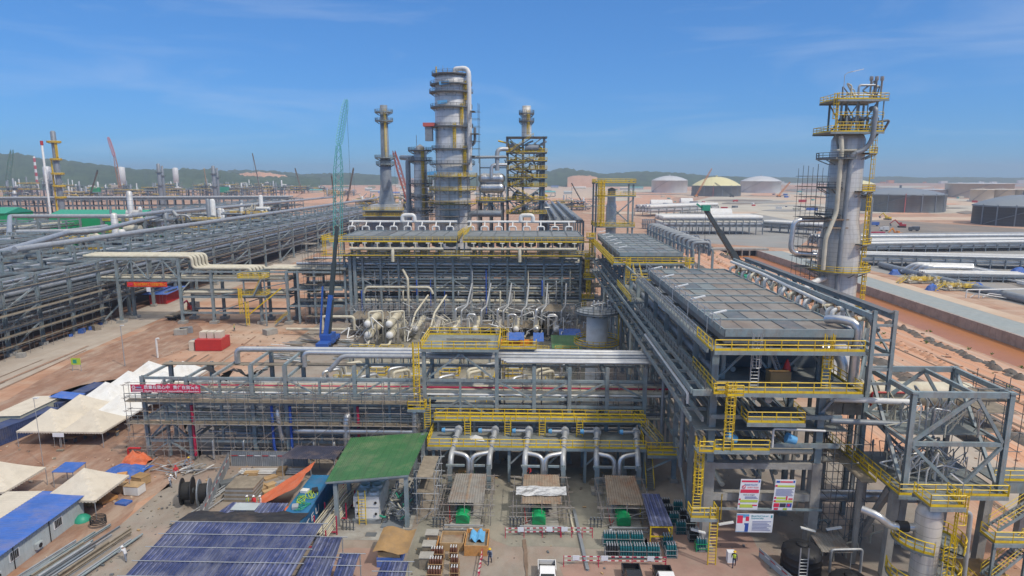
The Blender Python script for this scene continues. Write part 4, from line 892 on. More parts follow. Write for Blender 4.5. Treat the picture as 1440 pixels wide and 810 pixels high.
MB().tube([(TX - 3.8, TY - 4.3, 54.2), (TX - 3.8, TY - 4.3, 58.6), (TX - 3.2, TY - 4.3, 59), (TX - .9, TY - 4.3, 59.5)], .06, 'galv', 6).beam((TX - 2.4, TY - 4.3, 59.15), (TX - .5, TY - 4.3, 59.6), .4, .1, 'lamp_white').build('lamp', t)
rr = random.Random(9)
scaffold('scaffolding tower climbing the left side of the right hand column', TX - 8.4, TX - 4.6, TY - 2.6, TY + 2, 14, 41.5, 2, 2, 2, 3)

# ================================================================== RIGHT HAND MODULE
t = T('equipment_module', 'open grey braced steel module at the right with railed platform below', 'module', (40.5, 60.5, 0))
MX0, MX1, MY0, MY1 = 36.2, 45.2, 58.6, 66.8
for x in (MX0, MX1):
    for y in (MY0, MY1): MB().hb((x, y, 10.1), (x, y, 19.9), .44, .44, 'steel').beam((x, y, 19.9), (x + .01, y, 20.1), .6, .6, 'steel').build('column', t)
    MB().beam((x, MY0 + .3, 19.8), (x, MY1 - .3, 19.8), .36, .5, 'steel').build('top_beam', t); MB().beam((x, MY0 + .3, 14.9), (x, MY1 - .3, 14.9), .3, .4, 'steel').build('mid_beam', t)
    MB().beam((x, MY0 + .3, 10.4), (x, MY1 - .3, 19.5), .3, .3, 'steel').build('brace', t)
for y in (MY0, MY1):
    MB().beam((MX0 + .3, y, 19.8), (MX1 - .3, y, 19.8), .36, .55, 'steel').build('top_beam', t); MB().beam((MX0 + .3, y, 14.9), (MX1 - .3, y, 14.9), .3, .4, 'steel').build('mid_beam', t)
    MB().beam((MX0 + .3, y - .03, 15.1), (41.9, y - .03, 19.5), .26, .3, 'steel').beam((MX1 - .3, y - .04, 15.1), (42.1, y - .04, 19.5), .26, .3, 'steel').build('brace', t)
    MB().beam((MX0 + .3, y - .03, 14.7), (41, y - .03, 10.4), .26, .3, 'steel').beam((MX1 - .3, y - .04, 14.7), (41.3, y - .04, 10.4), .26, .3, 'steel').build('brace', t)
MB().beam((42, MY0 + .3, 19.75), (42, MY1 - .3, 19.75), .3, .4, 'steel').beam((39, MY0 + .3, 14.8), (39, MY1 - .3, 14.8), .3, .3, 'steel').build('cross_beam', t)
platform(t, MX0 - .9, MX1 + .4, MY0 - .8, MY1 + 1, 10.0, 'sw')
MB().rail([(MX1 + .4, MY0 - .8, 10), (MX1 + .4, MY0 + 1, 10)], 'yellow').build('railing', t)
MB().box(42.4, 46.3, MY0 + .4, MY0 + 4, 19.0, 19.12, 'plank').rail([(42.4, MY0 + .5, 19.12), (46.3, MY0 + .5, 19.12), (46.3, MY0 + 4, 19.12)], 'steel_dark', plate=False).build('scaffold_deck', t)
for x, y in ((36, 60), (36, 66), (40.6, 66), (45, 60), (45, 66), (52, 64)): MB().beam((x, y, .1), (x + .3, y, 9.7), .75, .75, 'concrete').build('concrete_leg', t)
for a, b in (((36.4, 66, .4), (40.4, 66, 9.3)), ((40.9, 66, 9.3), (44.7, 66, .4)), ((36, 60.4, 9.3), (36, 65.6, .5))): MB().beam(a, b, .5, .5, 'concrete').build('leg_brace', t)
MB().box(MX1 + .5, 58, MY0 + 1.4, MY0 + 4.5, 10.35, 10.5, 'grating').rail([(MX1 + .5, MY0 + 1.45, 10.5), (58, MY0 + 1.45, 10.5)], 'yellow').box(MX1 + .5, 58, MY0 + 1.42, MY0 + 1.6, 9.2, 10.34, 'steel').build('side_platform', t)
mb = MB(); rr = random.Random(21)
for k in range(80):
    x, y = rr.uniform(MX0 + .5, MX1 - 1), rr.uniform(MY0 + 1, MY1 - .5); z = rr.choice((10.1, 10.1, 15.0))
    mb.pipe([(x, y, z), (x, y, z + rr.uniform(1, 3.4)), (x + rr.uniform(-2, 2), y, z + rr.uniform(1, 3.4)), (x + rr.uniform(-2, 2), y + .8, z + .2)], rr.uniform(.04, .1), rr.choice(('galv', 'cream', 'greypipe', 'white', 'silver')), 6)
mb.build('small_pipework', t)
MB().box(MX0 + .4, MX1 - .4, MY0 + 2, MY1 - .4, 14.98, 15.05, 'grating').build('mid_deck', t)
# exchangers behind and inside the module
def exchanger(label, p, q, r, m='cream', head='cream', group=None, name='heat_exchanger', legs=True):
    t = T(name, label, 'heat exchanger', p, group); p, q = V(p), V(q); d = (q-p).normalized(); L = (q-p).length
    MB().tube([p + d*r*.2, p + d*(L - r*.2)], r, m, 20).build('shell', t)
    for a, s in ((p, -1), (q, 1)):
        pts, rs = [], []
        for k in range(6): u = k/5*math.pi/2; pts.append(a - d*s*r*.2 + d*s*r*.75*math.sin(u)); rs.append(max(.02, r*.99*math.cos(u)))
        MB().tube(pts, rs, head, 20).build('end_head', t)
    for u in (.12, .2, .8, .88): c = p + d*L*u; MB().tube([c, c + d*.12], r*1.16, m, 20, smooth=False).build('flange', t)
    if legs:
        for u in (.28, .72): c = p + d*L*u; MB().box(c.x - r*.8, c.x + r*.8, c.y - .3, c.y + .3, max(.01, c.z - r - 1.4), c.z - r*.8, 'concrete').build('saddle', t)
    return t
exchanger('large dusty white horizontal exchanger with red pipe, seen through the right module', (37.5, 70.5, 15.8), (49.5, 70.5, 15.8), 1.35, 'cream', 'cream')
exchanger('rounded grey clad drum between the right rack and the braced module', (33.6, 71.5, 15.6), (38.6, 71.5, 15.6), 1.3, 'cladding', 'cladding')
pipe_thing('red fire pipe in front of the large exchanger in the right module', [(38, 69, 14.2), (38, 69, 16.4), (48.5, 69, 16.4), (48.5, 69, 17)], .12, 'paint_red', 8)
pipe_thing('white pipe with a cap running from the right rack to the module', [(31, 64, 17.4), (38.6, 63.2, 17.4)], .3, 'white', 10)
pipe_thing('grey pipe from the right rack to the module, below the white capped pipe', [(31, 63.5, 15.2), (37.6, 62.8, 15.2)], .3, 'greypipe', 10)
pipe_thing('cream pipe low between the right rack and the module', [(31, 67, 9.4), (36, 67, 9.4)], .34, 'cream', 10)
pipe_thing('bright silver ribbed pipe between the concrete leg and the module', [(31.0, 67.5, 4.9), (41, 67.5, 4.9)], .6, 'silver', 14)
pipe_thing('fat silver elbow pipe behind the right rack beside the grey drum', [(33, 74, 20), (35.8, 74, 20), (36.6, 73, 18.6), (36.6, 73, 16.6)], .6, 'silver', 14, bend=1.2)
pipe_thing('grey pipe run under the silver ribbed pipe on the right', [(31, 68, 4.0), (44, 68, 4.0)], .18, 'greypipe')
t = T('braced_frame', 'slanting braced steel frame behind the near air cooler, right of the truss', 'frame', (38, 76, 0))
for x, y in ((37.6, 72), (41.6, 78)): MB().hb((x, y, .1), (x, y, 24), .45, .45, 'steel').build('post', t)
MB().beam((37.6, 72, 23.8), (41.6, 78, 23.8), .3, .4, 'steel').beam((36, 70, 23.6), (41.6, 78, 23.4), .25, .3, 'steel').build('top_beam', t)
for z0, z1 in ((12, 18), (18, 23.5)): MB().beam((37.6, 72, z0), (41.6, 78, z1), .25, .28, 'steel').build('brace', t)
t = T('walkway', 'long narrow walkway with yellow railings between the right rack and the module', 'walkway', (34, 72, 10))
MB().box(33.2, 34.6, 60.5, 84, 9.9, 10.0, 'plank').rail([(34.6, 60.5, 10), (34.6, 84, 10)], 'yellow').build('deck', t)
for y in (62, 70, 78): MB().beam((33.9, y, .1), (33.9, y, 9.85), .4, .4, 'concrete').build('leg', t)
scaffold('scaffolding with planks between the right rack leg and the braced module', 31.8, 35.4, 63.5, 68.5, .02, 14, 2, 2, 2.1, 8, False)
scaffold('scaffolding at the back right corner of the braced module', 45.8, 49.5, 62.5, 66.8, 10.5, 19, 2, 2, 2, 10)
# small clad column with ring platforms at the bottom edge
SX, SY = 36.3, 54.6
t = T('process_column', 'short clad column at the bottom right with ring platforms and a yellow ladder', 'column', (SX, SY, 0))
MB().lathe((SX, SY, 0), [(1.5, 0), (1.15, 1), (1.1, 1.2), (1.1, 9.9), (.95, 10.5), (.6, 10.9), (.05, 11.1)], 'cladding', 32).build('shell', t)
ring(t, SX, SY, 1.15, 3.0, 3.7, 150, 290); ring(t, SX, SY, 1.15, 2.9, 4.4, -60, 60); ring(t, SX, SY, 1.15, 2.9, 7.4, 160, 250); ring(t, SX, SY, 1.15, 3.0, 7.2, -50, 70)
platform(t, SX - 1.1, SX + 2, SY - 1.6, SY + 1, 11.4, 'swe')
MB().ladder((SX + 1.0, SY - 1.35, .1), 7.6, (.45, -1, 0)).build('ladder', t); MB().ladder((SX + 1.8, SY - .9, 7.3), 11.7, (1, -.4, 0)).build('ladder', t)
MB().pipe([(SX - 1.0, SY + .3, 8.4), (SX - 3.2, SY + .3, 8.4), (SX - 4.4, SY + .3, 9.5), (SX - 5.4, SY + 1.2, 9.6)], .36, 'silver', 12, .9).build('inlet_pipe', t)
MB().tube([(SX - 2.5, SY + .42, 8.42), (SX - 1.6, SY + .35, 8.4)], .5, 'black', 10).build('wrapped_flange', t)
MB().pipe([(SX + 1, SY - .5, 10.8), (SX + 3.2, SY - .6, 10.4), (SX + 3.4, SY - .6, 2.5)], .2, 'galv', 10).build('outlet_pipe', t)
MB().tube([(SX - .1, SY - 2.6, 1), (SX - .1, SY - 2.6, 6.8)], .06, 'galv', 6).build('conduit', t)
MB().tube([(SX + 1.9, SY - 1.2, 11.4), (SX + 1.8, SY - 1.2, 13.4), (SX + 1, SY - 1.3, 14.1)], .05, 'galv', 6).beam((SX + 1.6, SY - 1.3, 13.6), (SX + .6, SY - 1.3, 14.4), .3, .1, 'lamp_white').build('lamp', t)
# dog-leg stairs at the right edge
t = T('stair_tower', 'dog-leg stairs with yellow railings at the right edge below the module', 'stairs', (45.5, 57, 0))
def stx(x, y, z): return (x, y, z)
platform(t, 43.0, 46.4, 55.4, 57.4, 6.6, 'sw'); MB().stairs((44.6, 57.9, 6.7), (50.5, 58.6, 10.4), 1.1).build('flight', t)
MB().stairs((46.2, 55.9, 6.5), (51, 55.9, 3.4), 1.1).build('flight', t)
platform(t, 41.0, 44.2, 53.8, 55.6, 2.9, 'sw'); MB().stairs((42.8, 55.6, 3.0), (47.6, 56.6, 6.4), 1.1).build('flight', t); MB().stairs((44, 54.3, 2.8), (48.6, 54.3, .1), 1.1).build('flight', t)
for x, y, z in ((43.2, 55.6, 6.4), (46.2, 55.6, 6.4), (41.2, 54, 2.7), (44, 54, 2.7)): MB().hb((x, y, .02), (x, y, z), .25, .25, 'steel').build('post', t)
mb = MB(); rr = random.Random(6); K = 6
vs = [(41.6 + 4*i/K, 56.6 + 3*j/K, 3 - .8*((j/K - .5)**2)*4 + rr.uniform(-.15, .15)) for i in range(K+1) for j in range(K+1)]
one(mb.add(vs, [(i*(K+1) + j, i*(K+1) + j+1, (i+1)*(K+1) + j+1, (i+1)*(K+1) + j) for i in range(K) for j in range(K)], 'tarp_brown', True), 'tarpaulin', 'brown tarpaulin stretched under the lower flight of the dog-leg stairs', 'tarp', (43.5, 58, 2))
t = T('water_tank', 'black ribbed plastic water tank with ladder in front of the right rack', 'tank', (27.8, 60.3, .02))
MB().lathe((27.8, 60.3, .02), [(1.9, 0), (1.9, .3), (1.96, .35), (1.9, .4), (1.9, .9), (1.96, .95), (1.9, 1.0), (1.9, 1.5), (1.96, 1.55), (1.9, 1.6), (1.9, 2.2), (1.96, 2.25), (1.9, 2.3), (1.88, 2.6), (1.5, 2.95), (.6, 3.15)], 'black', 36).build('shell', t)
MB().lathe((27.8, 60.3, 3.15), [(.55, 0), (.55, .14), (.48, .2), (.05, .24)], 'black', 20).build('lid', t)
mb = MB()
for k in range(10): a = k*math.pi/5; mb.beam((27.8 + 1.85*math.cos(a), 60.3 + 1.85*math.sin(a), 2.72), (27.8 + .6*math.cos(a), 60.3 + .6*math.sin(a), 3.17), .12, .07, 'black')
mb.build('roof_rib', t); MB().ladder((27.2, 58.35, .02), 3, (0, -1, 0), 'galv', cage=False).build('ladder', t)
dup(t, (30.2, 55.2, .02), label='second black plastic tank, its lid just showing at the bottom edge')

# ================================================================== CENTRAL AIR COOLER BANK
BY, BYB = 172, 188
t = bk = T('pipe_rack', 'wide steel pipe rack across the middle carrying the central air cooler deck', 'pipe rack', (-18, BY, 0))
bus = [-50.6 + 4.95*i for i in range(14)]
rack(t, bus, [BY, BY + 8, BYB], MX, lambda u: 19.4, [5.4, 9.2, 12.4, 15.6, 18.6], .55, .42, 'steel', h=False)
MB().hb((-48.9, BY - .6, .3), (-48.9, BY - .6, 19.3), .8, .8, 'steel').hb((-47.6, BY - .6, .3), (-47.6, BY - .6, 19.3), .8, .8, 'steel').build('tall_post', t)
for i in (0, 2, 5, 8, 11):
    a = bus[i] + .3; b = bus[i+1]; c = bus[min(i+2, 13)] - .3
    for z0, z1 in ((12.6, 15.4), (15.8, 18.5), (9.4, 12.2)):
        MB().beam((a, BY - .05, z0), (b, BY - .05, z1), .26, .26, 'steel').beam((c, BY - .05, z0), (b, BY - .05, z1), .26, .26, 'steel').build('brace', t)
rr = random.Random(41)
for z0 in (5.7, 9.5, 12.7, 15.9):
    for k in range(9):
        y = BY + .8 + k*1.7; r = rr.choice((.2, .28, .4, .5, .32)); m = rr.choice(('cream', 'galv', 'cream', 'tent_cream', 'greypipe', 'silver'))
        xa = -64 if rr.random() < .4 else -50 + rr.uniform(0, 6); MB().pipe([(xa, y, z0 + r), (rr.choice((14, 20, 24)), y, z0 + r)], r, m, 8).build('pipe', t)
MB().box(-50, 14.5, BY + .6, BYB - .5, 15.62, 15.68, 'grating').build('deck', t); MB().box(-50, 14.5, BY + .6, BYB - .5, 9.22, 9.28, 'grating').build('deck', t)
for k in range(16):
    x = -46 + k*3.8; MB().pipe([(x, BY + 1, z := rr.choice((12, 9, 15))), (x, BY - .8, z), (x, BY - .8, rr.choice((3, 5, 8)))], rr.choice((.12, .18, .24)), rr.choice(('galv', 'cream', 'greypipe', 'ink_blue')), 6).build('pipe', t)
for z, r, m, xa, xb in ((17.6, .3, 'galv', -50, 13), (17, .22, 'cream', -46, 12), (14.6, .34, 'cream', -50, 14), (13.7, .25, 'galv', -49, 14), (11.4, .38, 'cream', -40, 13), (10.4, .3, 'galv', -50, 12), (8.2, .34, 'cream', -20, 14), (7.2, .3, 'greypipe', -50, 14), (3.6, .3, 'cream', -30, 12)):
    MB().pipe([(xa, BY + .9, z), (xb, BY + .9, z)], r, m, 8).build('pipe', bk)
def bank(x0, x1, nb, label, seed):
    t = air_cooler('air_cooler', label, x0, x1, BY - 1.5, BYB - 1, 24.2, 1, 'fins_grey', seed, nb, .2)
    w = (x1 - x0)/nb; mb = MB()
    for i in range(nb):
        for y in (BY + 2.5, BY + 10): mb.lathe((x0 + w*(i + .5), y, 20.9), [(.5, 0), (1.5, .3), (1.55, 1.2), (2.0, 1.9)], 'greypipe', 12)
    mb.build('fan_cowl', t)
    for i in range(nb + 1): MB().hb((x0 + w*i, BY - 1, 19.3), (x0 + w*i, BY - 1, 22.6), .35, .35, 'steel').build('post', t)
    return t
bank(-50.2, -19.6, 8, 'left half of the central air cooler deck, grey fin panels edged in yellow', 3)
bank(-17.6, 14.0, 8, 'right half of the central air cooler deck, grey fin panels edged in yellow', 4)
t = T('walkway', 'yellow railed walkways along the front of the central air cooler deck', 'walkway', (-18, BY - 2, 20))
for x0, x1 in ((-53.5, -19.4), (-17.8, 16)): MB().box(x0, x1, BY - 2.8, BY - 1.62, 22.9, 23.0, 'grating').rail([(x0, BY - 2.75, 23), (x1, BY - 2.75, 23)], 'yellow', r=.045, plate=False).beam((x0, BY - 2.85, 22.9), (x1, BY - 2.85, 22.9), .12, .34, 'yellow').build('upper_walkway', t)
MB().box(-56, 16, BY - 3, BY - .5, 19.2, 19.32, 'grating').rail([(-56, BY - 2.95, 19.3), (16, BY - 2.95, 19.3)], 'yellow', r=.04, plate=False).beam((-56, BY - 3.05, 19.2), (16, BY - 3.05, 19.2), .12, .22, 'yellow').build('lower_walkway', t)
MB().stairs((-18.5, BY - 2, 23), (-17.6, BY + 14, 25), 1.2).rail([(-19.3, BY - 1, 24.2), (-19.3, BYB - 1, 24.2)], 'yellow', r=.05).rail([(-17.8, BY - 1, 24.2), (-17.8, BYB - 1, 24.2)], 'yellow', r=.05).build('crossing', t)
for x0, x1, lb in ((-48, -23, 'long cream header pipe under the left half of the central air cooler'), (-15.5, 12.4, 'long cream header pipe under the right half of the central air cooler')):
    t = T('header_pipe', lb, 'pipe', (x0, BY - 3.2, 20)); MB().tube([(x0, BY - 3.2, 21.0), (x1, BY - 3.2, 21.0)], .36, 'cream', 10).build('main_pipe', t)
    for k in range(8): x = x0 + .6 + (x1 - x0 - 1.2)*k/7; MB().pipe([(x, BY - 3.2, 21.1), (x, BY - 3.2, 22.5)], .2, 'cream', 8).tube([(x - .6, BY - 3.2, 22.5), (x + .6, BY - 3.2, 22.5)], .14, 'white', 6).build('branch', t)
    xm = x0 + (x1 - x0)*.46; MB().pipe([(xm, BY - 3.2, 20.9), (xm, BY - 3.6, 19.6), (xm, BY - 3.6, 17.6)], .45, 'cream', 10).build('down_pipe', t)
for x0, x1, lb in ((-53.5, -21.5, 'white header pipe with hoops behind the left half of the central deck'), (-18.4, 13.4, 'white header pipe with hoops behind the right half of the central deck')):
    t = T('header_pipe', lb, 'pipe', (x0, BYB, 26)); z = 26.8; y = BYB + 1
    MB().tube([(x0, y, z), (x1, y, z)], .36, 'white', 10).build('main_pipe', t)
    for k in range(8):
        x = x0 + 1 + (x1 - x0 - 3)*k/7; MB().pipe([(x - 1, BYB - .5, 24.4), (x - 1, BYB - .5, 25.5), (x + 1, BYB - .5, 25.5), (x + 1, BYB - .5, 24.4)], .22, 'white', 8, .6).pipe([(x, BYB - .5, 25.5), (x, y, z)], .2, 'white', 8).build('hoop', t)
    xm = x0 + (x1 - x0)*.55; MB().pipe([(xm - 1.8, y, z), (xm - 1.8, y, z + 1.9), (xm + 1.8, y, z + 1.9), (xm + 1.8, y, z)], .6, 'white', 12, 1.5).build('expansion_loop', t)
t = T('stair_tower', 'stacked yellow caged ladders and landings at the right end of the central rack', 'stairs', (15.5, BY - 2, 3))
for k, z in enumerate((3, 8.5, 14, 19.3)): MB().ladder((14.6 + .7*(k % 2) + .3*k, BY - 3.6, z), z + 5, (0, -1, 0), r=.1, w=1).build('cage', t); platform(t, 14 + .3*k, 17.2, BY - 4.4, BY - 2.9, z + 5, 'swe')
t = T('caged_ladder', 'yellow platform tower at the left end of the central air cooler deck', 'ladder', (-54, BY, 19.4)); platform(t, -56, -51.4, BY - 2.5, BY + 6, 23.2, 'swe'); MB().ladder((-55, BY - 2.7, 19.3), 23.2, (0, -1, 0)).build('cage', t)
pipe_thing('cream pipe with bent ends on the front of the central rack, left half', [(-44.6, BY - 3.2, 9), (-44, BY - 3.2, 10.6), (-26.8, BY - 3.2, 10.6), (-26, BY - 3.2, 8.8)], .34, 'cream', 10)
pipe_thing('cream vertical pipe crossing in front of the central rack on the left', [(-34.4, BY - 1, 15), (-32.6, BY - 3.8, 13), (-32.6, BY - 3.8, 3)], .34, 'cream', 10)
pipe_thing('cream pipe arch left of the blue crane boom', [(-52.5, 157, 1.6), (-52.5, 157, 5), (-44.4, 157, 5), (-44.4, 157, 1.6)], .38, 'cream', 10)
pipe_thing('long cream pipe low along the ground in front of the central rack', [(-62, 157.5, 1.6), (-40, 157.5, 1.6)], .36, 'cream', 10)

# exchangers in front of the central rack
pipe_col = ('cream', 'galv')
for i, px in enumerate((520, 550)):
    x = vv(px, 464, 148)[0]
    exchanger('lower %s cream exchanger of a stacked pair with round white end' % ('left', 'right')[i], (x, 146, 3.0), (x, 157, 3.0), .9, 'cream', 'white')
    exchanger('upper %s cream exchanger of a stacked pair with round white end' % ('left', 'right')[i], (x, 146, 5.7), (x, 157, 5.7), .85, 'cream', 'white', legs=False)
    t = T('exchanger_frame', 'concrete saddle frame round the %s stacked exchanger pair' % ('left', 'right')[i], 'frame', (x, 150, 0))
    for y in (148.5, 155): MB().box(x - 1.7, x - 1.3, y, y + .4, .02, 6, 'concrete').box(x + 1.3, x + 1.7, y, y + .4, .02, 6, 'concrete').build('leg', t)
    MB().pipe([(x, 147.5, 6.4), (x, 147.5, 8.3), (x + 3, 149, 8.3), (x + 3, 149, .8)], .22, 'cream', 10).pipe([(x, 147, 1.6), (x, 145.4, .8), (x - 2, 145.4, .8)], .3, 'cream', 10).build('pipe', t)
names = ('first', 'second', 'third', 'fourth', 'fifth', 'sixth', 'seventh', 'eighth')
for i, px in enumerate((586, 613, 641, 669, 700, 726, 754, 782)):
    x = vv(px, 462, 152)[0]; st = i < 2; m = 'cream' if i < 2 else 'galv'
    exchanger('%s single exchanger from the left in the row before the central rack' % names[i], (x, 150, 3.7), (x, 162, 3.7), .72, 'cream' if i % 3 != 1 else 'cladding', 'silver' if i in (1, 4, 6) else 'white', 'single exchangers in front of the central rack')
    pipe_thing('%s of the bent riser pipes behind the row of single exchangers' % names[i], [(x + 1.3, 153, 4.2), (x + 1.3, 153, 7.6), (x + 2.4, 156, 8.2), (x + 3.0, 164, 12.5)] if not st else [(x - 1, 150, 4), (x - .4, 153, 7), (x + 1.2, 163, 9.5)], .24, 'galv' if i > 1 else 'cream', 10, group='bent risers behind the single exchangers')
    if i > 1: pipe_thing('%s silver goose-neck pipe over the single exchangers' % names[i], [(x, 151.5, 4.3), (x, 151.5, 7), (x - 1.9, 151.5, 7), (x - 1.9, 151.5, 2)] if i % 2 else [(x, 152, 4.3), (x, 152, 8.2), (x + 3.1, 158, 8.4), (x + 3.1, 163, 10)], .3, 'silver', 10, group='goose-necks over the single exchangers')
for i, (x0, x1) in enumerate(((-46, -28), (-27, -12), (-12, 4), (3, 12))):
    scaffold('thin pipe scaffolding among the exchangers, bay %s from the left' % names[i], x0, x1, 157, 166, .02, 8.5 - i*.6, 6, 3, 2.2, 50 + i, m='galv')
rr = random.Random(61); t = T('pipework', 'tangle of small cream and silver pipework around the exchangers', 'pipework', (-18, 155, 0))
for q in range(6):
    mb = MB()
    for k in range(22):
        x, y = -44 + q*9.5 + rr.uniform(0, 9), rr.uniform(144, 168); z = rr.uniform(.6, 6)
        mb.pipe([(x, y, z), (x + rr.uniform(-1, 1), y + rr.uniform(-4, 4), z), (x + rr.uniform(-1, 1), y, z + rr.uniform(-2, 3)), (x + rr.uniform(-4, 4), y, z + rr.uniform(-1, 3))], rr.uniform(.06, .16), rr.choice(('cream', 'galv', 'galv', 'silver', 'greypipe', 'white')), 6)
    mb.build('pipe_run', t)

# ================================================================== COLUMN CLUSTER BEHIND
QX, QY = -26.6, 222
def px_z(y): return vv(630, y, QY)[1]
t = T('process_column', 'biggest column at the centre, thick clad tower ringed with scaffold platforms', 'column', (QX, QY, 0))
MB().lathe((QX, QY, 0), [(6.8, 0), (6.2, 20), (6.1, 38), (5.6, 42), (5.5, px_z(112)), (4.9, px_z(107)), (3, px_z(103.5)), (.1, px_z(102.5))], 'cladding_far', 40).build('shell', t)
rr = random.Random(15)
for i, py in enumerate((106, 120, 131, 152, 179, 210, 231, 248, 267, 286)):
    r0 = 5.55 if i < 6 else 6.1; r1 = r0 + (1.3, 1.5, 1.8, 1.5, 1.7, 1.4, 1.7, 2.4, 2, 2.4)[i]
    ring(t, QX, QY, r0 if i else 4.4, r1 if i else 6.4, px_z(py), 100 + rr.uniform(0, 60), 400 + rr.uniform(-40, 60), 'steel_dark' if i < 7 else 'yellow', 'steel_dark')
for a, b, th in ((286, 248, -60), (248, 210, -40), (210, 179, -75), (179, 152, -50), (152, 120, -35)):
    r = 6.0; x, y = QX + r*math.cos(R(th)), QY + r*math.sin(R(th)); MB().ladder((x, y, px_z(a)), px_z(b), (math.cos(R(th)), math.sin(R(th)), 0), r=.09, w=.8).build('ladder', t)
zt = px_z(98)
MB().pipe([(QX + 1.5, QY - 1, px_z(104)), (QX + 1.5, QY - 1, zt), (QX + 6.3, QY - 3.5, zt), (QX + 6.3, QY - 3.5, px_z(240))], .8, 'white', 14, 2.4).build('overhead_pipe', t)
MB().pipe([(QX + 7, QY - 2, px_z(205)), (QX + 8, QY - 2, px_z(200)), (QX + 8, QY - 2, px_z(180))], .5, 'greypipe', 10).build('side_pipe', t)
MB().tube([(QX - 2.6, QY, px_z(104)), (QX - 2.6, QY, px_z(92))], .08, 'galv', 5).tube([(QX - 1.2, QY, px_z(104)), (QX - 1.2, QY, px_z(94))], .07, 'galv', 5).tube([(QX - 4.6, QY - 2, px_z(106)), (QX - 4.6, QY - 2, px_z(95))], .25, 'yellow', 5).build('mast', t)
MB().box(QX - 9, QX - 5.2, QY - 5, QY - 1, px_z(179), px_z(174), 'crane_red').box(QX - 8.4, QX - 6, QY - 4.5, QY - 2, px_z(199), px_z(180), 'greypipe').build('side_drum', t)
for py, dx in ((247, -8.5), (124, -2), (150, -3)): MB().beam((QX + dx*.7 - 1.7, QY - 6.4, px_z(py) + .7), (QX + dx*.7 + 1.5, QY - 6.2, px_z(py) + 1), .3, 1.1, 'tarp_sky').build('blue_sheet', t)
scaffold('scaffolding wrapped round the base of the biggest central column', QX - 9.5, QX + 9, QY - 9.5, QY - 6.3, 22, px_z(246), 6, 2, 2.4, 31)
scaffold('scaffolding on the right flank of the biggest central column', QX + 6.8, QX + 9.4, QY - 6, QY, px_z(230), px_z(150), 1, 2, 2.4, 32)
x2, y2 = vv(592, 260, 226)[0], 226
z2 = lambda py: vv(592, py, 226)[1]
t = T('process_column', 'slimmer clad column standing just left of the biggest one', 'column', (x2, y2, 0))
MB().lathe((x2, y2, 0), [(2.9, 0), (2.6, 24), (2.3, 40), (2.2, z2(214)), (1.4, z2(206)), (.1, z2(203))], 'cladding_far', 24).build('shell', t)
for py in (212, 226, 258, 277, 296): ring(t, x2, y2, 2.3, 4.2, z2(py), 20, 340, 'steel_dark', 'steel_dark')
MB().ladder((x2 + 1.2, y2 - 2.6, z2(300)), z2(212), (.3, -1, 0), r=.08, w=.8).build('ladder', t)
MB().pipe([(x2 - 4.4, y2, 20), (x2 - 4.4, y2, z2(225)), (x2 - 2.2, y2, z2(225))], .9, 'greypipe', 12).tube([(x2 - 1.2, y2, z2(206)), (x2 - 1.2, y2, z2(190))], .1, 'galv', 5).build('overhead_pipe', t)
pipe_thing('grey overhead pipe linking the slim column and the left stack', [(x2 - 3, y2 + 4, z2(222)), (x2 - 12.5, y2 + 30, z2(218))], .95, 'greypipe', 12)
x3, y3 = vv(541, 200, 262)[0], 262
z3 = lambda py: vv(541, py, 262)[1]
t = T('furnace_stack', 'slim grey furnace stack on a tapered furnace left of the columns', 'stack', (x3, y3, 0))
MB().lathe((x3, y3, 0), [(2.3, z3(268)), (2.2, z3(225)), (1.7, z3(222)), (1.45, z3(148)), (1.2, z3(148)), (1.2, z3(152))], 'greypipe', 24).build('shell', t)
mb = MB()
for w0, w1, a, b in ((5.2, 3.3, 288, 258), (3.3, 2.8, 258, 240)):
    vs = [(x3 + sx*w/2*1.1, y3 + sy*w/2, z3(p)) for w, p in ((w0 if a == 288 else w0, a), (w1, b)) for sx, sy in ((-1, -1), (1, -1), (1, 1), (-1, 1))]
    mb.add(vs, [(3, 2, 1, 0), (4, 5, 6, 7), (0, 1, 5, 4), (1, 2, 6, 5), (2, 3, 7, 6), (3, 0, 4, 7)], 'greypipe')
mb.build('transition_duct', t)
MB().box(x3 - 7.5, x3 + 7.5, y3 - 6, y3 + 6, .02, z3(296), 'steel_far').box(x3 - 5.5, x3 + 5.5, y3 - 5, y3 + 5, z3(296), z3(287), 'cladding_far').build('furnace_box', t)
for py, r1 in ((158, 3.6), (170, 3.6), (222, 4.2), (231, 3.8)): ring(t, x3, y3, 1.9, r1, z3(py), 0, 360, 'steel', 'steel')
MB().ladder((x3 + .9, y3 - 2.1, z3(222)), z3(158), (0, -1, 0), r=.06, w=.7).build('ladder', t)
platform(t, x3 - 8, x3 + 8, y3 - 8, y3 - 5, z3(294), 'swe'); platform(t, x3 - 8, x3 + 8, y3 - 8, y3 - 5, z3(302), 'swe')
# braced structure with the square chimney on the right of the columns
SY0 = 226
sz = lambda py: vv(740, py, SY0)[1]
sx = lambda px: vv(px, 262, SY0)[0]
t = T('process_structure', 'tall open steel structure with yellow stairs right of the biggest column', 'structure', (sx(740), SY0, 0))
for px in (713, 735, 765):
    for dy in (0, 4.5, 9): MB().hb((sx(px), SY0 + dy, 2), (sx(px), SY0 + dy, sz(192)), .6, .6, 'steel_dark').build('column', t)
MB().tube([(sx(762), SY0 + 1, 3), (sx(762), SY0 + 1, sz(210))], .95, 'greypipe', 12).build('riser', t)
lv = (192, 214, 226, 238, 250, 262, 281, 300)
for py in lv:
    MB().box(sx(712), sx(769), SY0 - .8, SY0 + 9.5, sz(py) - .3, sz(py), 'steel_dark').build('deck', t)
    if py != 192: MB().rail([(sx(712), SY0 - .75, sz(py)), (sx(769), SY0 - .75, sz(py))], 'yellow', r=.08).build('railing', t)
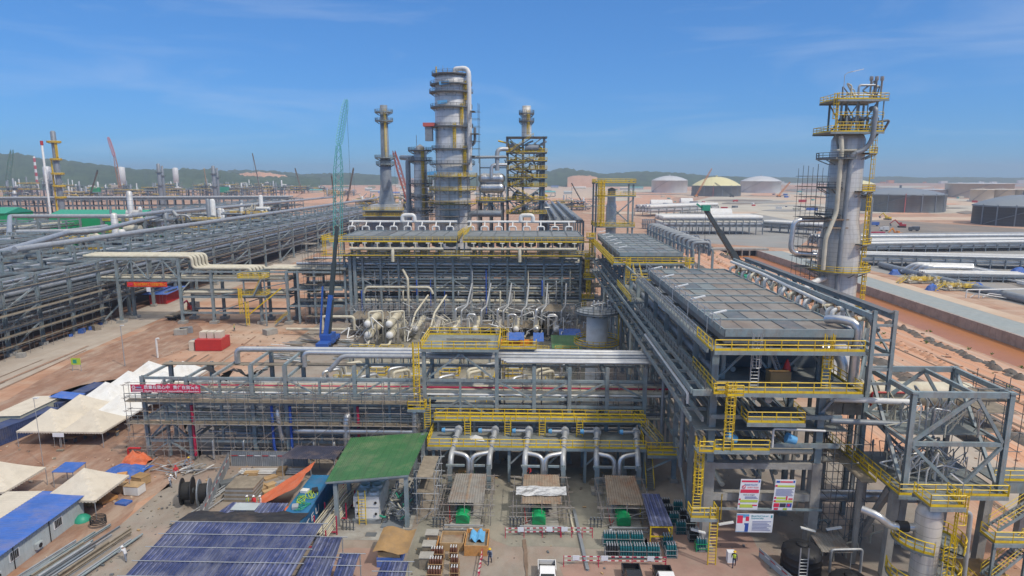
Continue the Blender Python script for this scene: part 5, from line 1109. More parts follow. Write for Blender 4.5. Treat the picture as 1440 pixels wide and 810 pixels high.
for a, b in zip(lv[1:], lv):
    MB().stairs((sx(718 if a not in (226, 250, 281) else 750), SY0 - 1.6, sz(a)), (sx(750 if a not in (226, 250, 281) else 718), SY0 - 1.6, sz(b)), 1.2, 'steel_dark').build('stair', t)
    MB().beam((sx(736), SY0 - .2, sz(a)), (sx(764), SY0 - .2, sz(b)), .4, .4, 'steel').beam((sx(714), SY0 - .2, sz(b)), (sx(734), SY0 - .2, sz(a)), .4, .4, 'steel').build('brace', t)
mb = MB(); rr = random.Random(71)
for k in range(64):
    x = sx(rr.uniform(712, 762)); z = sz(rr.choice((214, 214, 226, 238, 250, 262, 281, 300)))
    mb.pipe([(x, SY0 + rr.uniform(0, 5), z + .2), (x, SY0 + 1, z + rr.uniform(1, 3)), (x + rr.uniform(-4, 4), SY0 + 2, z + rr.uniform(1, 4))], rr.uniform(.15, .4), rr.choice(('galv', 'greypipe', 'cladding_far', 'yellow')), 6)
mb.build('pipework', t)
MB().box(sx(716), sx(766), SY0 - .2, SY0 + .1, sz(205), sz(203), 'steel_dark').tube([(sx(722), SY0, sz(206)), (sx(722), SY0 + 5, sz(206))], 1.4, 'greypipe', 12).tube([(sx(738), SY0, sz(208)), (sx(757), SY0, sz(208))], 1.1, 'greypipe', 12).build('drum', t)
xs_ = sx(740)
t = T('furnace_stack', 'short grey chimney with two ring platforms on top of the steel structure', 'stack', (xs_, SY0 + 5, sz(192)))
z4 = lambda py: vv(740, py, SY0 + 5)[1]
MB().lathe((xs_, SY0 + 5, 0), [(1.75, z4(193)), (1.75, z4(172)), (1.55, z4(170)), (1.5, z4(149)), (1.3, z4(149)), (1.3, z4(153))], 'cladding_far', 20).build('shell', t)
for py in (160, 171): ring(t, xs_, SY0 + 5, 1.7, 2.7, z4(py), 0, 360, 'steel_dark', 'steel_dark')
MB().ladder((xs_ + .6, SY0 + 3.2, z4(190)), z4(160), (0, -1, 0), r=.08, w=.8).build('ladder', t)
# exchangers stacked on the table-top structure between
t = T('table_structure', 'low dark steel table structure carrying stacked silver exchangers', 'structure', (sx(700), SY0, 0))
for px in (674, 690, 706):
    for dy in (0, 10): MB().hb((sx(px), SY0 - 2 + dy, 1), (sx(px), SY0 - 2 + dy, sz(281)), .7, .7, 'steel_dark').build('column', t)
MB().box(sx(670), sx(712), SY0 - 3, SY0 + 9, sz(282) - .6, sz(282), 'steel_dark').rail([(sx(670), SY0 - 2.9, sz(282)), (sx(712), SY0 - 2.9, sz(282))], 'yellow', r=.08).build('deck', t)
for a, b in ((674, 690), (706, 690)): MB().beam((sx(a), SY0 - 2, sz(305)), (sx(b), SY0 - 2, sz(284)), .5, .5, 'steel').build('brace', t)
for px in (676, 713): MB().hb((sx(px), SY0 - 3, sz(281)), (sx(px), SY0 - 3, sz(222)), .4, .4, 'steel').build('post', t)
MB().beam((sx(676), SY0 - 3, sz(222)), (sx(713), SY0 - 3, sz(222)), .4, .4, 'steel').beam((sx(676), SY0 - 3, sz(236)), (sx(713), SY0 - 3, sz(236)), .4, .4, 'steel').build('top_beam', t)
for py, nm in ((251, 'upper'), (264, 'lower')):
    exchanger('%s large silver exchanger stacked between the big column and the structure' % nm, (sx(677), SY0 - 2, sz(py)), (sx(706), SY0 - 2, sz(py)), 1.75, 'silver', 'silver', legs=False)
    exchanger('%s silver exchanger behind the large stacked pair' % nm, (sx(678), SY0 + 3, sz(py)), (sx(706), SY0 + 3, sz(py)), 1.75, 'silver', 'white', legs=False)
pipe_thing('fat grey pipe curving up to the top of the steel structure', [(sx(700), SY0 - 3.6, sz(240)), (sx(700), SY0 - 3.6, sz(210)), (sx(714), SY0 - 2, sz(210))], .75, 'galv', 12, bend=2.4)
pipe_thing('silver pipe curling from the exchangers to the steel structure', [(sx(692), SY0 - 4, sz(250)), (sx(692), SY0 - 4, sz(232)), (sx(713), SY0 - 3, sz(232))], .6, 'silver', 12, bend=1.6)
pipe_thing('fat grey transfer pipe at the foot of the table structure', [(sx(660), SY0 - 6, 20), (sx(660), SY0 - 6, sz(299)), (sx(706), SY0 - 6, sz(299))], 1.15, 'greypipe', 14, bend=2)
pipe_thing('grey pipe from the biggest column to the table structure', [(QX + 6, QY - 3, sz(222)), (sx(713), SY0 - 3.5, sz(221))], .5, 'greypipe', 10)
scaffold('scaffolding clutter in the gap left of the biggest column', x2 + 2, QX - 6, y2 - 5, y2, 22, z2(240), 2, 1, 2.4, 77)
# further structure right of the bank and the yellow tower
yz = lambda py: vv(866, py, 196)[1]
yx = lambda px: vv(px, 290, 196)[0]
t = T('process_structure', 'square tower of yellow railed steelwork round a vessel, behind the far air cooler', 'tower', (yx(866), 196, 0))
for px in (838, 890):
    for dy in (0, 9): MB().hb((yx(px), 196 + dy, .1), (yx(px), 196 + dy, yz(254)), .5, .5, 'steel').build('column', t)
platform(t, yx(836), yx(893), 195, 206, yz(318)); platform(t, yx(836), yx(893), 195, 206, yz(257)); platform(t, yx(836), yx(893), 195, 197, yz(275), 's')
for px in (842, 847): MB().ladder((yx(px), 194.6, yz(318)), yz(258), (0, -1, 0), r=.1, w=.8).build('ladder', t)
MB().beam((yx(850), 195.6, yz(316)), (yx(888), 195.6, yz(282)), .35, .35, 'steel').beam((yx(888), 195.6, yz(316)), (yx(858), 195.6, yz(290)), .35, .35, 'steel').build('brace', t)
MB().lathe((yx(862), 200, 0), [(1.6, 12), (1.6, yz(290)), (1.3, yz(286)), (1.2, yz(266)), (.1, yz(264))], 'cladding', 20).build('vessel', t)
t = T('pipe_rack', 'dark covered pipe rack running away behind the central air cooler deck', 'pipe rack', (14, 200, 0))
rack(t, list(range(205, 330, 12)), [6, 17], MY, 26, [12, 19, 25.6], .6, .5, 'steel_far', h=False)
MB().box(6, 17, 205, 325, 26, 26.3, 'fins_grey').rail([(6, 205, 26.3), (6, 325, 26.3)], 'steel_dark').build('roof', t)
for x in (8, 11, 14): MB().pipe([(x, 200, 27.2), (x, 325, 27.2)], .5, 'greypipe', 8).build('pipe', t)

# ---- yard between the front rack and the exchangers
VX, VY = 13.2, 122
t = T('process_column', 'white dusty vessel with two ring platforms between the racks, piping on top', 'column', (VX, VY, 0))
MB().lathe((VX, VY, 0), [(2.2, 0), (2.1, 5), (2.1, 12.8), (1.6, 13.7), (.1, 14)], 'white', 28).build('shell', t)
ring(t, VX, VY, 2.15, 4.5, 8.0, -180, 150, 'yellow', 'greypipe'); ring(t, VX, VY, 0.6, 4.4, 14.2, 0, 360, 'steel_dark', 'greypipe')
MB().ladder((VX + 4, VY - 1, 8.1), 14.4, (1, 0, 0)).build('ladder', t)
mb = MB(); rr = random.Random(19)
for k in range(9): x, y = VX + rr.uniform(-2.6, 2.6), VY + rr.uniform(-2, 2); mb.pipe([(x, y, 14.2), (x, y, 14.9 + rr.uniform(.3, 1.6)), (x + rr.uniform(-1.6, 1.6), y, 15 + rr.uniform(0, 1.6))], .16, 'galv', 6)
mb.build('top_piping', t); MB().pipe([(VX + 2, VY, 4), (VX + 3.6, VY - 1, 4), (VX + 3.6, VY - 1, .2)], .3, 'galv').build('side_pipe', t)
def tarp_shelter(label, px0, px1, py, z, dep, m, name='shelter', drop=.8, h2=None, wob_=0, skew=0):
    (xa, ya), (xb, yb) = g(px0, py, z), g(px1, py, z); t = T(name, label, 'shelter', ((xa+xb)/2, ya, 0)); k = 8; r_ = random.Random(int(px0))
    vs = [(xa + (xb-xa)*i/k + skew*j/4, ya + dep*j/4, z + drop*j/4 + (r_.uniform(-wob_, wob_))) for i in range(k+1) for j in range(5)]
    MB().add(vs + [(x, y, zz - .04) for x, y, zz in vs], [(i*5+j, i*5+j+1, (i+1)*5+j+1, (i+1)*5+j) for i in range(k) for j in range(4)] + [((k+1)*5 + i*5+j, (k+1)*5 + (i+1)*5+j, (k+1)*5 + (i+1)*5+j+1, (k+1)*5 + i*5+j+1) for i in range(k) for j in range(4)], m).build('roof_sheet', t)
    for x, y, zz in ((xa + .1, ya + .1, z - .1), (xb - .1, ya + .1, z - .1), (xa + .1 + skew, ya + dep - .1, z + drop - .1), (xb - .1 + skew, ya + dep - .1, z + drop - .1)): MB().tube([(x, y, .02), (x, y, zz)], .06, 'galv', 6).build('post', t)
    return t
tarp_shelter('left blue tarpaulin shelter behind the front rack, over dark drums', 712, 737, 478, 3.2, 4, 'tarp_blue', wob_=.08)
tarp_shelter('middle blue tarpaulin shelter behind the front rack', 750, 765, 480, 3.2, 5, 'tarp_blue', wob_=.08)
tarp_shelter('right blue tarpaulin shelter beside the white vessel', 787, 818, 474, 3.4, 5, 'tarp_blue', wob_=.08)
tarp_shelter('green roofed shelter between the front rack and the white vessel', 776, 818, 490, 3.6, 7, 'roof_green', drop=1.2)
def cbox(name, label, cat, c, sx_, sy_, sz_, rz, m, group=None, ribs=True, doors=True):
    t = T(name, label, cat, c, group, rz); mb = MB().box(-sx_/2, sx_/2, -sy_/2, sy_/2, .1, sz_, m)
    mb.build('body', None).parent = t
    if ribs:
        mb = MB(); k = int(sy_/.32)
        for i in range(k):
            y = -sy_/2 + .2 + (sy_ - .4)*i/(k-1)
            for s in (-1, 1): mb.beam((s*(sx_/2 + .02), y, .3), (s*(sx_/2 + .02), y, sz_ - .15), .12, .05, m)
        mb.build('side_ribs', None).parent = t
        mb = MB()
        for s in (-1, 1):
            for z in (.12, sz_ - .05): mb.beam((s*(sx_/2 + .03), -sy_/2 - .01, z), (s*(sx_/2 + .03), sy_/2 + .01, z), .12, .16, m)
            for y in (-sy_/2 - .02, sy_/2 + .02): mb.beam((s*(sx_/2 + .03), y, .02), (s*(sx_/2 + .03), y, sz_ + .03), .14, .12, m)
        mb.build('corner_frame', None).parent = t
        if doors:
            mb = MB()
            for x in (-sx_*.3, -sx_*.12, sx_*.12, sx_*.3): mb.tube([(x, -sy_/2 - .05, .2), (x, -sy_/2 - .05, sz_ - .1)], .03, 'galv', 5)
            mb.build('lock_rods', None).parent = t
    return t
cbox('container', 'orange box under the left blue tarpaulin shelter behind the front rack', 'container', (*g(725, 492), .02), 8, 2.5, 2.2, 0, 'container_orange', ribs=False)
cbox('fire_cabin', 'red site cabin with white units on the roof beside the left road', 'cabin', (*g(300, 490), .02), 6, 5, 2.7, .05, 'paint_red', ribs=False)
rx, ry = g(300, 490)
for i, lb in enumerate(('left', 'middle', 'right')): one(MB().obox((rx - 1.8 + i*1.8, ry, 2.73), 1.5, 2.2, 1.5, .05, 'tent_cream'), 'roof_tank', '%s white water tank on the roof of the red cabin' % lb, 'tank', (rx - 1.8 + i*1.8, ry, 2.73))
one(MB().obox((rx - 4.0, ry - 1.6, .02), 1.2, 1.2, 2.2, .05, 'tent_cream'), 'door_cabinet', 'cream cabinet standing at the left side of the red cabin', 'cabinet', (rx - 4, ry - 1.6, 0))
# pump deck with yellow rails behind the front rack, left
scaffold('dense scaffolding between the central rack and the right rack', 14.8, 18.4, 172, 196, .02, 19, 2, 5, 2.2, 78)
rr = random.Random(23)
for i in range(22):
    x = -40 + (i % 11)*4.6 + rr.uniform(-1, 1); y = (116 if i < 11 else 108) + (i % 3)*5
    t = T('pump_skid', 'pump skid with yellow railings in the yard behind the front rack', 'pump', (x, y, 0), 'pump skids in the yard behind the front rack')
    MB().box(x - 1.6, x + 1.6, y - 1, y + 1, .02, .5, 'concrete').build('plinth', t); MB().tube([(x - 1.3, y, 1.2), (x + 1.2, y, 1.2)], .6, rr.choice(('greypipe', 'silver', 'galv')), 12).build('motor', t)
    MB().rail([(x - 1.9, y - 1.6, .1), (x + 1.9, y - 1.6, .1), (x + 1.9, y + 1.6, .1)], 'yellow', h=1.6, r=.07).build('railing', t); MB().pipe([(x, y, 1.6), (x, y, 3.4), (x + 2.6, y + 2, 3.4), (x + 2.6, y + 3, 1)], .3, rr.choice(('silver', 'cream', 'galv')), 10).build('pipe', t)
for i in range(8):
    x = -38 + 6.2*i; t = T('operating_platform', 'low steel platform with yellow railings behind the front rack', 'platform', (x, 130, 0), 'low platforms behind the front rack'); platform(t, x, x + 5, 129, 132, 3.4, 'nsew')
    for a in (x + .2, x + 4.8): MB().hb((a, 129.2, .02), (a, 129.2, 3.3), .25, .25, 'steel').hb((a, 131.8, .02), (a, 131.8, 3.3), .25, .25, 'steel').build('leg', t)
for i in range(12):
    x, y = -62 + rr.uniform(0, 22), rr.uniform(128, 152)
    mb = MB(); [mb.obox((x + rr.uniform(-.6, .6), y + rr.uniform(-1.5, 1.5), .03 + .14*k), .3, 5, .12, rr.uniform(1.2, 1.6), rr.choice(('galv', 'plank', 'white', 'steel'))) for k in range(5)]
    one(mb, 'scaffold_stack', 'loose stack of pipes and boards on the ground left of the exchangers', 'pile', (x, y, 0), 'stacks of pipes and boards left of the exchangers')
for i, (px, py) in enumerate(((278, 486), (255, 470), (262, 468), (380, 470))):
    x, y = g(px, py); one(MB().obox((x, y, .02), 3, 2.2, 1.4, .3*i, 'concrete' if i % 2 else 'greypipe'), 'equipment_block', ('grey slab lying', 'grey equipment block', 'squat grey block', 'long grey block')[i] + ' beside the road behind the front rack', 'block', (x, y, 0))

# ================================================================== LEFT PIPE RACKS AND PIPE BRIDGE
def long_rack(name, label, x0, x1, y0, y1, step, top, levels, seed, npipe=7, m='steel', cat='pipe rack', dark='steel_dark', mid=True, longs=2):
    t = T(name, label, cat, (x1, y0, 0)); r_ = random.Random(seed); ws = [x0, (x0+x1)/2, x1] if mid else [x0, x1]
    ys = []; y = y0; st = step
    while y < y1: ys.append(y); y += st; st *= 1.045
    for y in ys:
        mb = MB()
        for x in ws: mb.hb((x, y, .4), (x, y, top), .7, .7, m) if y < 260 else mb.beam((x, y, .4), (x, y, top), .7, .7, m); mb.box(x - .7, x + .7, y - .7, y + .7, 0, .8, 'concrete')
        for z in levels: mb.beam((x0, y, z), (x1, y, z), .4, .55, m)
        mb.build('bent_frame', t)
    for z in levels:
        for x in ws[-2:] if longs == 2 else ws: MB().beam((x, ys[0], z), (x, ys[-1], z), .4, .55, m).build('long_beam', t)
    for a, b in list(zip(ys, ys[1:]))[::3]:
        for z0, z1 in zip([.8] + levels, levels): MB().beam((x1 + .05, a, z0), (x1 + .05, b, z1), .35, .35, m).build('brace', t)
    for li, z in enumerate(levels[:-1]):
        if li % 2: MB().box(x0 + 4, x1 - 1.5, ys[0], ys[-1], z + .3, z + .4, dark).build('deck', t)
        for k in range(npipe):
            x = x0 + 1 + (x1 - x0 - 2)*(k + r_.uniform(.2, .8))/npipe; r = r_.choice((.25, .35, .5, .6)); MB().pipe([(x, ys[0] - r_.uniform(-8, 4), z + .45 + r), (x, ys[-1], z + .45 + r)], r, r_.choice(('galv', 'cream', 'greypipe', 'silver', 'steel_dark')), 8).build('pipe', t)
        mb = MB().rail([(x1 + .5, ys[0], z + .5), (x1 + .5, min(ys[-1], 330), z + .5)], 'steel_dark', plate=False, r=.06, step=2.4).box(x1 + .1, x1 + .6, ys[0], ys[-1], z + .3, z + .42, 'plank')
        mb.build('edge_walkway', t)
    return t
LX0, LX1 = -160, -117
long_rack('pipe_rack', 'broad dark multi-level pipe rack along the left side of the road', -146, LX1, 108, 520, 9, 17.5, [6, 10.4, 14.6, 17.4], 51, 8, longs=3)
long_rack('pipe_rack', 'second pipe rack behind the left roadside rack, further from the road', -190, -164, 140, 232, 11, 20, [8, 13, 17, 19.8], 52, 5)
# posts and pipes above the roadside rack
t = T('pipe_support', 'row of tall grey T-posts carrying big grey pipes over the left rack', 'pipe support', (-121, 108, 17.5))
for y in range(118, 420, 12): MB().hb((-121, y, 17.6), (-121, y, 21.6), .5, .5, 'steel').hb((-131, y, 17.6), (-131, y, 21.6), .5, .5, 'steel').beam((-131.5, y, 21.7), (-120.5, y, 21.7), .4, .4, 'steel').build('post', t)
pipe_thing('big grey pipe running away on the T-posts above the left rack, nearest the road', [(-124, 150, 22.6), (-124, 520, 22.6)], .75, 'galv', 12)
pipe_thing('big grey pipe with a dog-leg at the left end above the left rack', [g(-8, 358, 21) + (21,), g(95, 327, 21) + (21,), g(140, 324, 21) + (21,), g(246, 298, 21) + (21,), g(470, 277, 21) + (21,)], .9, 'galv', 12)
pipe_thing('big grey pipe crossing left to right on posts before turning down the left rack', [g(12, 350, 16) + (16,), g(14, 304, 23) + (23,), g(180, 304, 23) + (23,), g(242, 296, 23) + (23,), g(250, 305, 20) + (20,)], .9, 'galv', 12)
pipe_thing('second big grey pipe just below the crossing one at the left', [g(24, 326, 20) + (20,), g(96, 325, 20) + (20,), g(150, 318, 20) + (20,)], .8, 'galv', 12)
t = T('pipe_support', 'row of posts under the crossing grey pipes at the far left', 'pipe support', (-200, 280, 0))
for px in range(22, 250, 30):
    x, y = g(px, 306, 22); MB().hb((x, y, .1), (x, y, 21.8), .7, .7, 'steel').build('post', t)
    x, y = g(px + 8, 330, 18); MB().hb((x, y, .1), (x, y, 18), .6, .6, 'steel').build('post', t)
long_rack('pipe_rack', 'far pipe rack crossing behind the left racks with a long silver pipe on top', -262, -226, 230, 640, 14, 19, [7, 12, 16, 18.8], 53, 6)
t = T('pipe_rack', 'distant dark pipe rack running across the left background', 'pipe rack', (-350, 560, 0))
x0, y0 = g(-60, 281, 20); x1, y1 = g(405, 279, 20); fx = lambda u: (x0 + (x1-x0)*u, y0 + (y1-y0)*u)
for k in range(40):
    X, Y = fx(k/39); mb = MB()
    for d in (0, 16): mb.beam((X, Y + d, .1), (X, Y + d, 20), .9, .9, 'steel_far')
    for z in (8, 14, 19.6): mb.beam((X, Y, z), (X, Y + 16, z), .6, .8, 'steel_far')
    mb.build('bent_frame', t)
for z in (8, 14, 19.6): MB().beam((x0, y0, z), (x1, y1, z), .6, .9, 'steel_far').beam((x0, y0 + 16, z), (x1, y1 + 16, z), .6, .9, 'steel_far').build('long_beam', t); MB().beam((x0, y0 + 8, z), (x1, y1 + 8, z), 13, .3, 'steel_dark').build('deck', t)
for k in range(3): pipe_thing('long grey pipe, %s of three on top of the distant left rack' % ('front', 'middle', 'back')[k], [(x0, y0 + 3 + 5*k, 21.4), (x1, y1 + 3 + 5*k, 21.4)], 1.2 if k == 0 else .8, 'galv', 10)
for label, a, b, c, d in (('long green roofed shed behind the left racks', 68, 198, 299, 20.5), ('tall green wall of a shed at the left edge', -40, 8, 300, 22)):
    (xa, ya), (xb, yb) = g(a, c, 22), g(b, c, 22)
    t = T('green_shed', label, 'shed', ((xa + xb)/2, ya, 0)); MB().box(xa, xb, ya, ya + 18, .02, d, 'green_machine').build('wall', t)
    mb = MB(); mb.add([(xa - .5, ya - .6, d), (xb + .5, ya - .6, d), (xb + .5, ya + 9, d + 2.6), (xa - .5, ya + 9, d + 2.6), (xb + .5, ya + 18.6, d), (xa - .5, ya + 18.6, d)], [(0, 1, 2, 3), (3, 2, 4, 5), (0, 3, 5), (1, 4, 2), (0, 5, 4, 1)], 'crane_green'); mb.build('roof', t)

# pipe bridge over the road
PY = 170
t = T('pipe_bridge', 'steel pipe bridge crossing the left road with cream pipes and red banner', 'pipe bridge', (-96, PY, 0))
bxs = [-112.8, -95.6, -86.8, -73.5, -66]
tz = lambda x: 18 if x < -94 else 14.8
for x in bxs:
    for y in (PY, PY + 6): MB().hb((x, y, .5), (x, y, tz(x)), .7, .7, 'steel').box(x - 1, x + 1, y - 1, y + 1, .02, .8, 'concrete').build('column', t)
for z in (12.0, 17.8): MB().beam((bxs[0] - 8, PY, z), (bxs[1], PY, z), .4, .5, 'steel').beam((bxs[0] - 8, PY + 6, z), (bxs[1], PY + 6, z), .4, .5, 'steel').build('truss_chord', t)
for z in (3, 7.4, 12, 14.4): MB().beam((bxs[1] if z < 14 else bxs[1] + .4, PY, z), (bxs[-1], PY, z), .4, .5, 'steel').beam((bxs[1], PY + 6, z), (bxs[-1], PY + 6, z), .4, .5, 'steel').build('long_beam', t)
for i in range(4):
    xa, xb = bxs[0] + 4.3*i, bxs[0] + 4.3*(i+1); MB().hb((xb, PY, 12), (xb, PY, 17.6), .35, .35, 'steel').build('truss_post', t)
    a, b = (12.2, 17.6) if i % 2 == 0 else (17.6, 12.2); MB().beam((xa, PY - .05, a), (xb, PY - .05, b), .3, .3, 'steel').build('brace', t)
for x in bxs + [-104, -100]:
    [MB().beam((x, PY, z), (x, PY + 6, z), .3, .4, 'steel').build('cross_beam', t) for z in (12, tz(x) - .2, 8.6)]
for k, (xa, xb, z) in enumerate(((-87, -66, 3), (-87, -66, 7.4))): MB().beam((xa, PY - .05, z), (xb if k else -74, PY - .05, z + 4), .28, .28, 'steel').build('brace', t)
for i in range(5):
    y = PY + .6 + i*1.15; pipe_thing('%s of the five cream pipes stepping down over the pipe bridge' % names[i], [(-122, y, 18.5 + .05*i), (-92 + i*.4, y, 18.5 + .05*i), (-92 + i*.4, y, 15.3), (-76 + i*.5, y, 15.3), (-76 + i*.5, y, 13.4)], .42, 'cream', 10, group='cream pipes over the pipe bridge', bend=1.3)
for z, m, nm in ((12.6, 'cream', 'middle'), (8.6, 'cream', 'low')):
    for i in range(3): pipe_thing('%s cream pipe on the %s level of the pipe bridge' % (('front', 'second', 'back')[i], nm), [(-118 if z > 10 else -95, PY + .8 + i*1.7, z), (-66, PY + .8 + i*1.7, z)], .4, m, 10)
MB().box(-112, -96, PY + .5, PY + 5.5, 11.6, 11.72, 'steel_dark').box(-95, -66, PY + .5, PY + 5.5, 7.0, 7.1, 'steel_dark').build('deck', t)
for i, x in enumerate((-63, -58.5)):
    MB().hb((x, PY, .1), (x, PY, 14.8), .5, .5, 'steel').hb((x, PY + 8, .1), (x, PY + 8, 14.8), .5, .5, 'steel').build('column', t)
for z in (5, 9.6, 14.4): MB().beam((-66, PY, z), (-50.8, PY, z), .36, .45, 'steel').beam((-66, PY + 8, z), (-50.8, PY + 8, z), .36, .45, 'steel').build('long_beam', t); MB().box(-66, -51, PY + .5, PY + 7.5, z - .1, z + .02, 'grating').build('deck', t)
for i in range(5): pipe_thing('%s of the five pale pipes between the bridge and the central rack' % names[i], [(-72, PY + 1.2 + i*1.3, 15.2), (-50, PY + 1.2 + i*1.3, 15.2)], .42, 'cream' if i < 3 else 'tent_cream', 10, group='pale pipes between the bridge and the central rack')
t = T('stair_tower', 'yellow railed stair and platforms on the end of the pipe bridge', 'stairs', (-74, PY - 3, 0))
for z in (13.2, 8.6): platform(t, -78, -70.5, PY - 3.5, PY - .4, z)
MB().stairs((-73.5, PY - 4.3, 8.6), (-71, PY - 4.3, 13.2), 1).build('flight', t); MB().ladder((-77.4, PY - 3.7, 3.5), 9.6, (0, -1, 0), r=.07).build('ladder', t); MB().ladder((-75.8, PY - 3.7, .3), 6, (0, -1, 0), r=.07).build('ladder', t); MB().stairs((-68.6, PY - 3, .3), (-65.4, PY - 3, 3), 1).build('flight', t)
MB().beam((-76.6, PY - 3, .1), (-76.6, PY - 3, 13), .35, .35, 'steel').beam((-71, PY - 3, .1), (-71, PY - 3, 13), .35, .35, 'steel').beam((-76, PY - 3.05, 3), (-66.5, PY - 3.05, 10.5), .3, .3, 'yellow').build('post', t)
scaffold('scaffold tower at the left end of the central rack', -61, -56, PY - 1, PY + 3, .02, 22, 3, 2, 2.2, 91)
scaffold('long scaffold on the front of the left roadside rack', LX1 + .8, LX1 + 2.6, 110, 168, .02, 13, 1, 16, 2.4, 92)
by = PY - .6; x0, x1 = vv(178.5, 400, by)[0], vv(235, 400, by)[0]; z0, z1 = vv(205, 403.5, by)[1], vv(205, 396.5, by)[1]
b2 = banner('slogan_banner', 'red banner with orange Chinese characters hung on the pipe bridge', x0, x1, by, z0, z1, 'banner_scarlet'); W, hh = x1 - x0, z1 - z0
text('精心组织精细施工 确保质量按期完工', hh*.68, 'orange_letter', b2, (x0 + W*.17, by - .09, z0 + hh*.48), (R(90), 0, 0), width=W*.8)
MB().box(x0 + W*.03, x0 + W*.15, by - .08, by - .07, z0 + hh*.3, z0 + hh*.75, 'ink_red').build('emblem', b2)
one(MB().box(x0 + W*.48, x0 + W*.58, by - .1, by - .04, z0 - 1.3, z0 - .1, 'paper'), 'notice_board', 'small white notice hanging below the red banner on the pipe bridge', 'sign', (x0 + W*.5, by, z0 - 1))
x, y = g(232, 424); cbox('container', 'red site container with a blue sheet roof beyond the pipe bridge', 'container', (x, y, .02), 5, 9, 3, .1, 'paint_red')
mb = MB().corr((x - 4, y - 6, 3.3), (x + 4.4, y - 6, 3.4), (x + 4.4, y + 5.6, 4.2), (x - 4, y + 5.6, 4.2), 14, .08, 'roof_brightblue'); one(mb, 'roof_sheet', 'bright blue corrugated sheet roof over the red container', 'roof', (x, y, 3.4))
rr = random.Random(88); xr, yr = g(258, 445)
t = T('crane_truck', 'long flatbed truck with a folded red crane under the pipe bridge', 'truck', (xr, yr, 0), None, R(-8))
for nm, mb in (('chassis', MB().box(-1.2, 1.2, -6, 6, .9, 1.3, 'steel_dark')), ('flatbed', MB().box(-1.3, 1.3, -6.2, 2.2, 1.31, 1.5, 'plank')), ('cab', MB().box(-1.2, 1.2, 3.6, 6, 1.3, 3.3, 'paint_grey')),
               ('folded_crane', MB().box(-.5, .5, 2.5, 3.4, 1.3, 2.6, 'paint_red').tube([(0, 3, 2.6), (-.3, 2.4, 4.2), (.2, -1, 3.6)], .28, 'paint_red', 6))): mb.build(nm).parent = t
for y in (-4.6, -3.2, 4.6):
    for s in (-1, 1): MB().tube([(s*1.25, y, .55), (s*.85, y, .55)], .55, 'rubber', 14, smooth=False).build('wheel').parent = t
for i, (px, py0, py1) in enumerate(((176, 515, 458), (61, 655, 560))):
    X, Y = g(px, py0); zt = vv(px, py1, Y)[1]; t = T('lamp_post', ('thin grey lamp post beside the left road below the pipe bridge', 'very thin pole standing beside the tent camp')[i], 'lamp post', (X, Y, 0))
    MB().tube([(X, Y, .02), (X - .1, Y, zt)], [(.12, .045)[i], (.07, .035)[i]], 'galv', 6).build('pole', t); MB().beam((X - .1, Y, zt), (X + .7, Y - .2, zt + .1), .3, .14, 'lamp_white').build('lamp_head', t)
x, y = g(108, 522); t = T('site_sign', 'small green site sign on two posts beside the left road', 'sign', (x, y, 0))
MB().box(x - 1, x + 1, y, y + .06, 1.4, 2.8, 'vest_lime').box(x - .6, x + .2, y - .02, y - .003, 1.7, 2.5, 'crane_green').build('panel', t); MB().tube([(x - .9, y + .1, .02), (x - .9, y + .1, 2.8)], .06, 'galv', 5).tube([(x + .9, y + .1, .02), (x + .9, y + .1, 2.8)], .06, 'galv', 5).build('post', t)
x, y = g(222, 503); t = T('vent_pipe', 'white upright vent pipe with hooked top behind the left end of the front rack', 'pipe', (x, y, 0)); MB().pipe([(x, y, .02), (x, y, 4.4), (x + .7, y, 4.4)], .22, 'white', 8).build('standpipe', t)
x, y = g(230, 470); rr = random.Random(3)
for i in range(16):
    px, py = rr.uniform(20, 150), 0; y = rr.uniform(100, 168); x = rr.uniform(LX1 - 2, LX1 + 5); s = rr.uniform(.6, 1.6)
    one(MB().obox((x, y, .02), s*1.2, s, s*.8, rr.uniform(0, 3), rr.choice(('concrete', 'plank', 'galv', 'tarp_blue'))), 'site_crate', 'small crate left on the earth under the roadside rack', 'crate', (x, y, 0), 'crates under the left roadside rack')

# ================================================================== LEFT BACKGROUND
def stack_at(name, label, px, py0, py1, r, m, rings=(), rm='yellow', z0=0, cap=None, cat='stack'):
    # stands on the ground at depth given by row py0
    X, Y = g(px, py0); zt = vv(px, py1, Y)[1]; t = T(name, label, cat, (X, Y, 0))
    MB().lathe((X, Y, 0), [(r*1.15, 0), (r*1.1, zt*.4), (r, zt - r*.5), (r*.6, zt), (.05, zt + .1)] if cap is None else [(r, 0), (r, zt), (r*.7, zt + r*.3), (.05, zt + r*.5)], m, 18).build('shell', t)
    for u, w in rings: ring(t, X, Y, r, r + w, zt*u, 0, 360, rm, rm if z0 else 'steel_dark', rw=.2 if z0 else .055)
    return t, X, Y, zt
t, X, Y, zt = stack_at('flare_stack', 'tall grey stack with yellow ladders and ring platforms at the left', 90, 318, 184, 1.9, 'greypipe', ((.30, 2.2), (.42, 2.6), (.55, 2.6), (.70, 2.2), (.88, 3)), z0=1)
for u0, u1, dx in ((.1, .3, -1), (.3, .55, -1), (.42, .70, -1), (.70, .88, 1)): MB().ladder((X + dx*2.4, Y - 1.6, zt*u0), zt*u1, (dx, -.5, 0), r=.24, w=1.5).build('ladder', t)
t, X, Y, zt = stack_at('mast', 'slim pale mast with a red tip beside the yellow laddered stack', 74, 326, 204, .7, 'white', cap=1, cat='mast'); MB().tube([(X, Y, zt), (X, Y, zt + 3)], 1.0, 'paint_red', 8).build('red_tip', t)
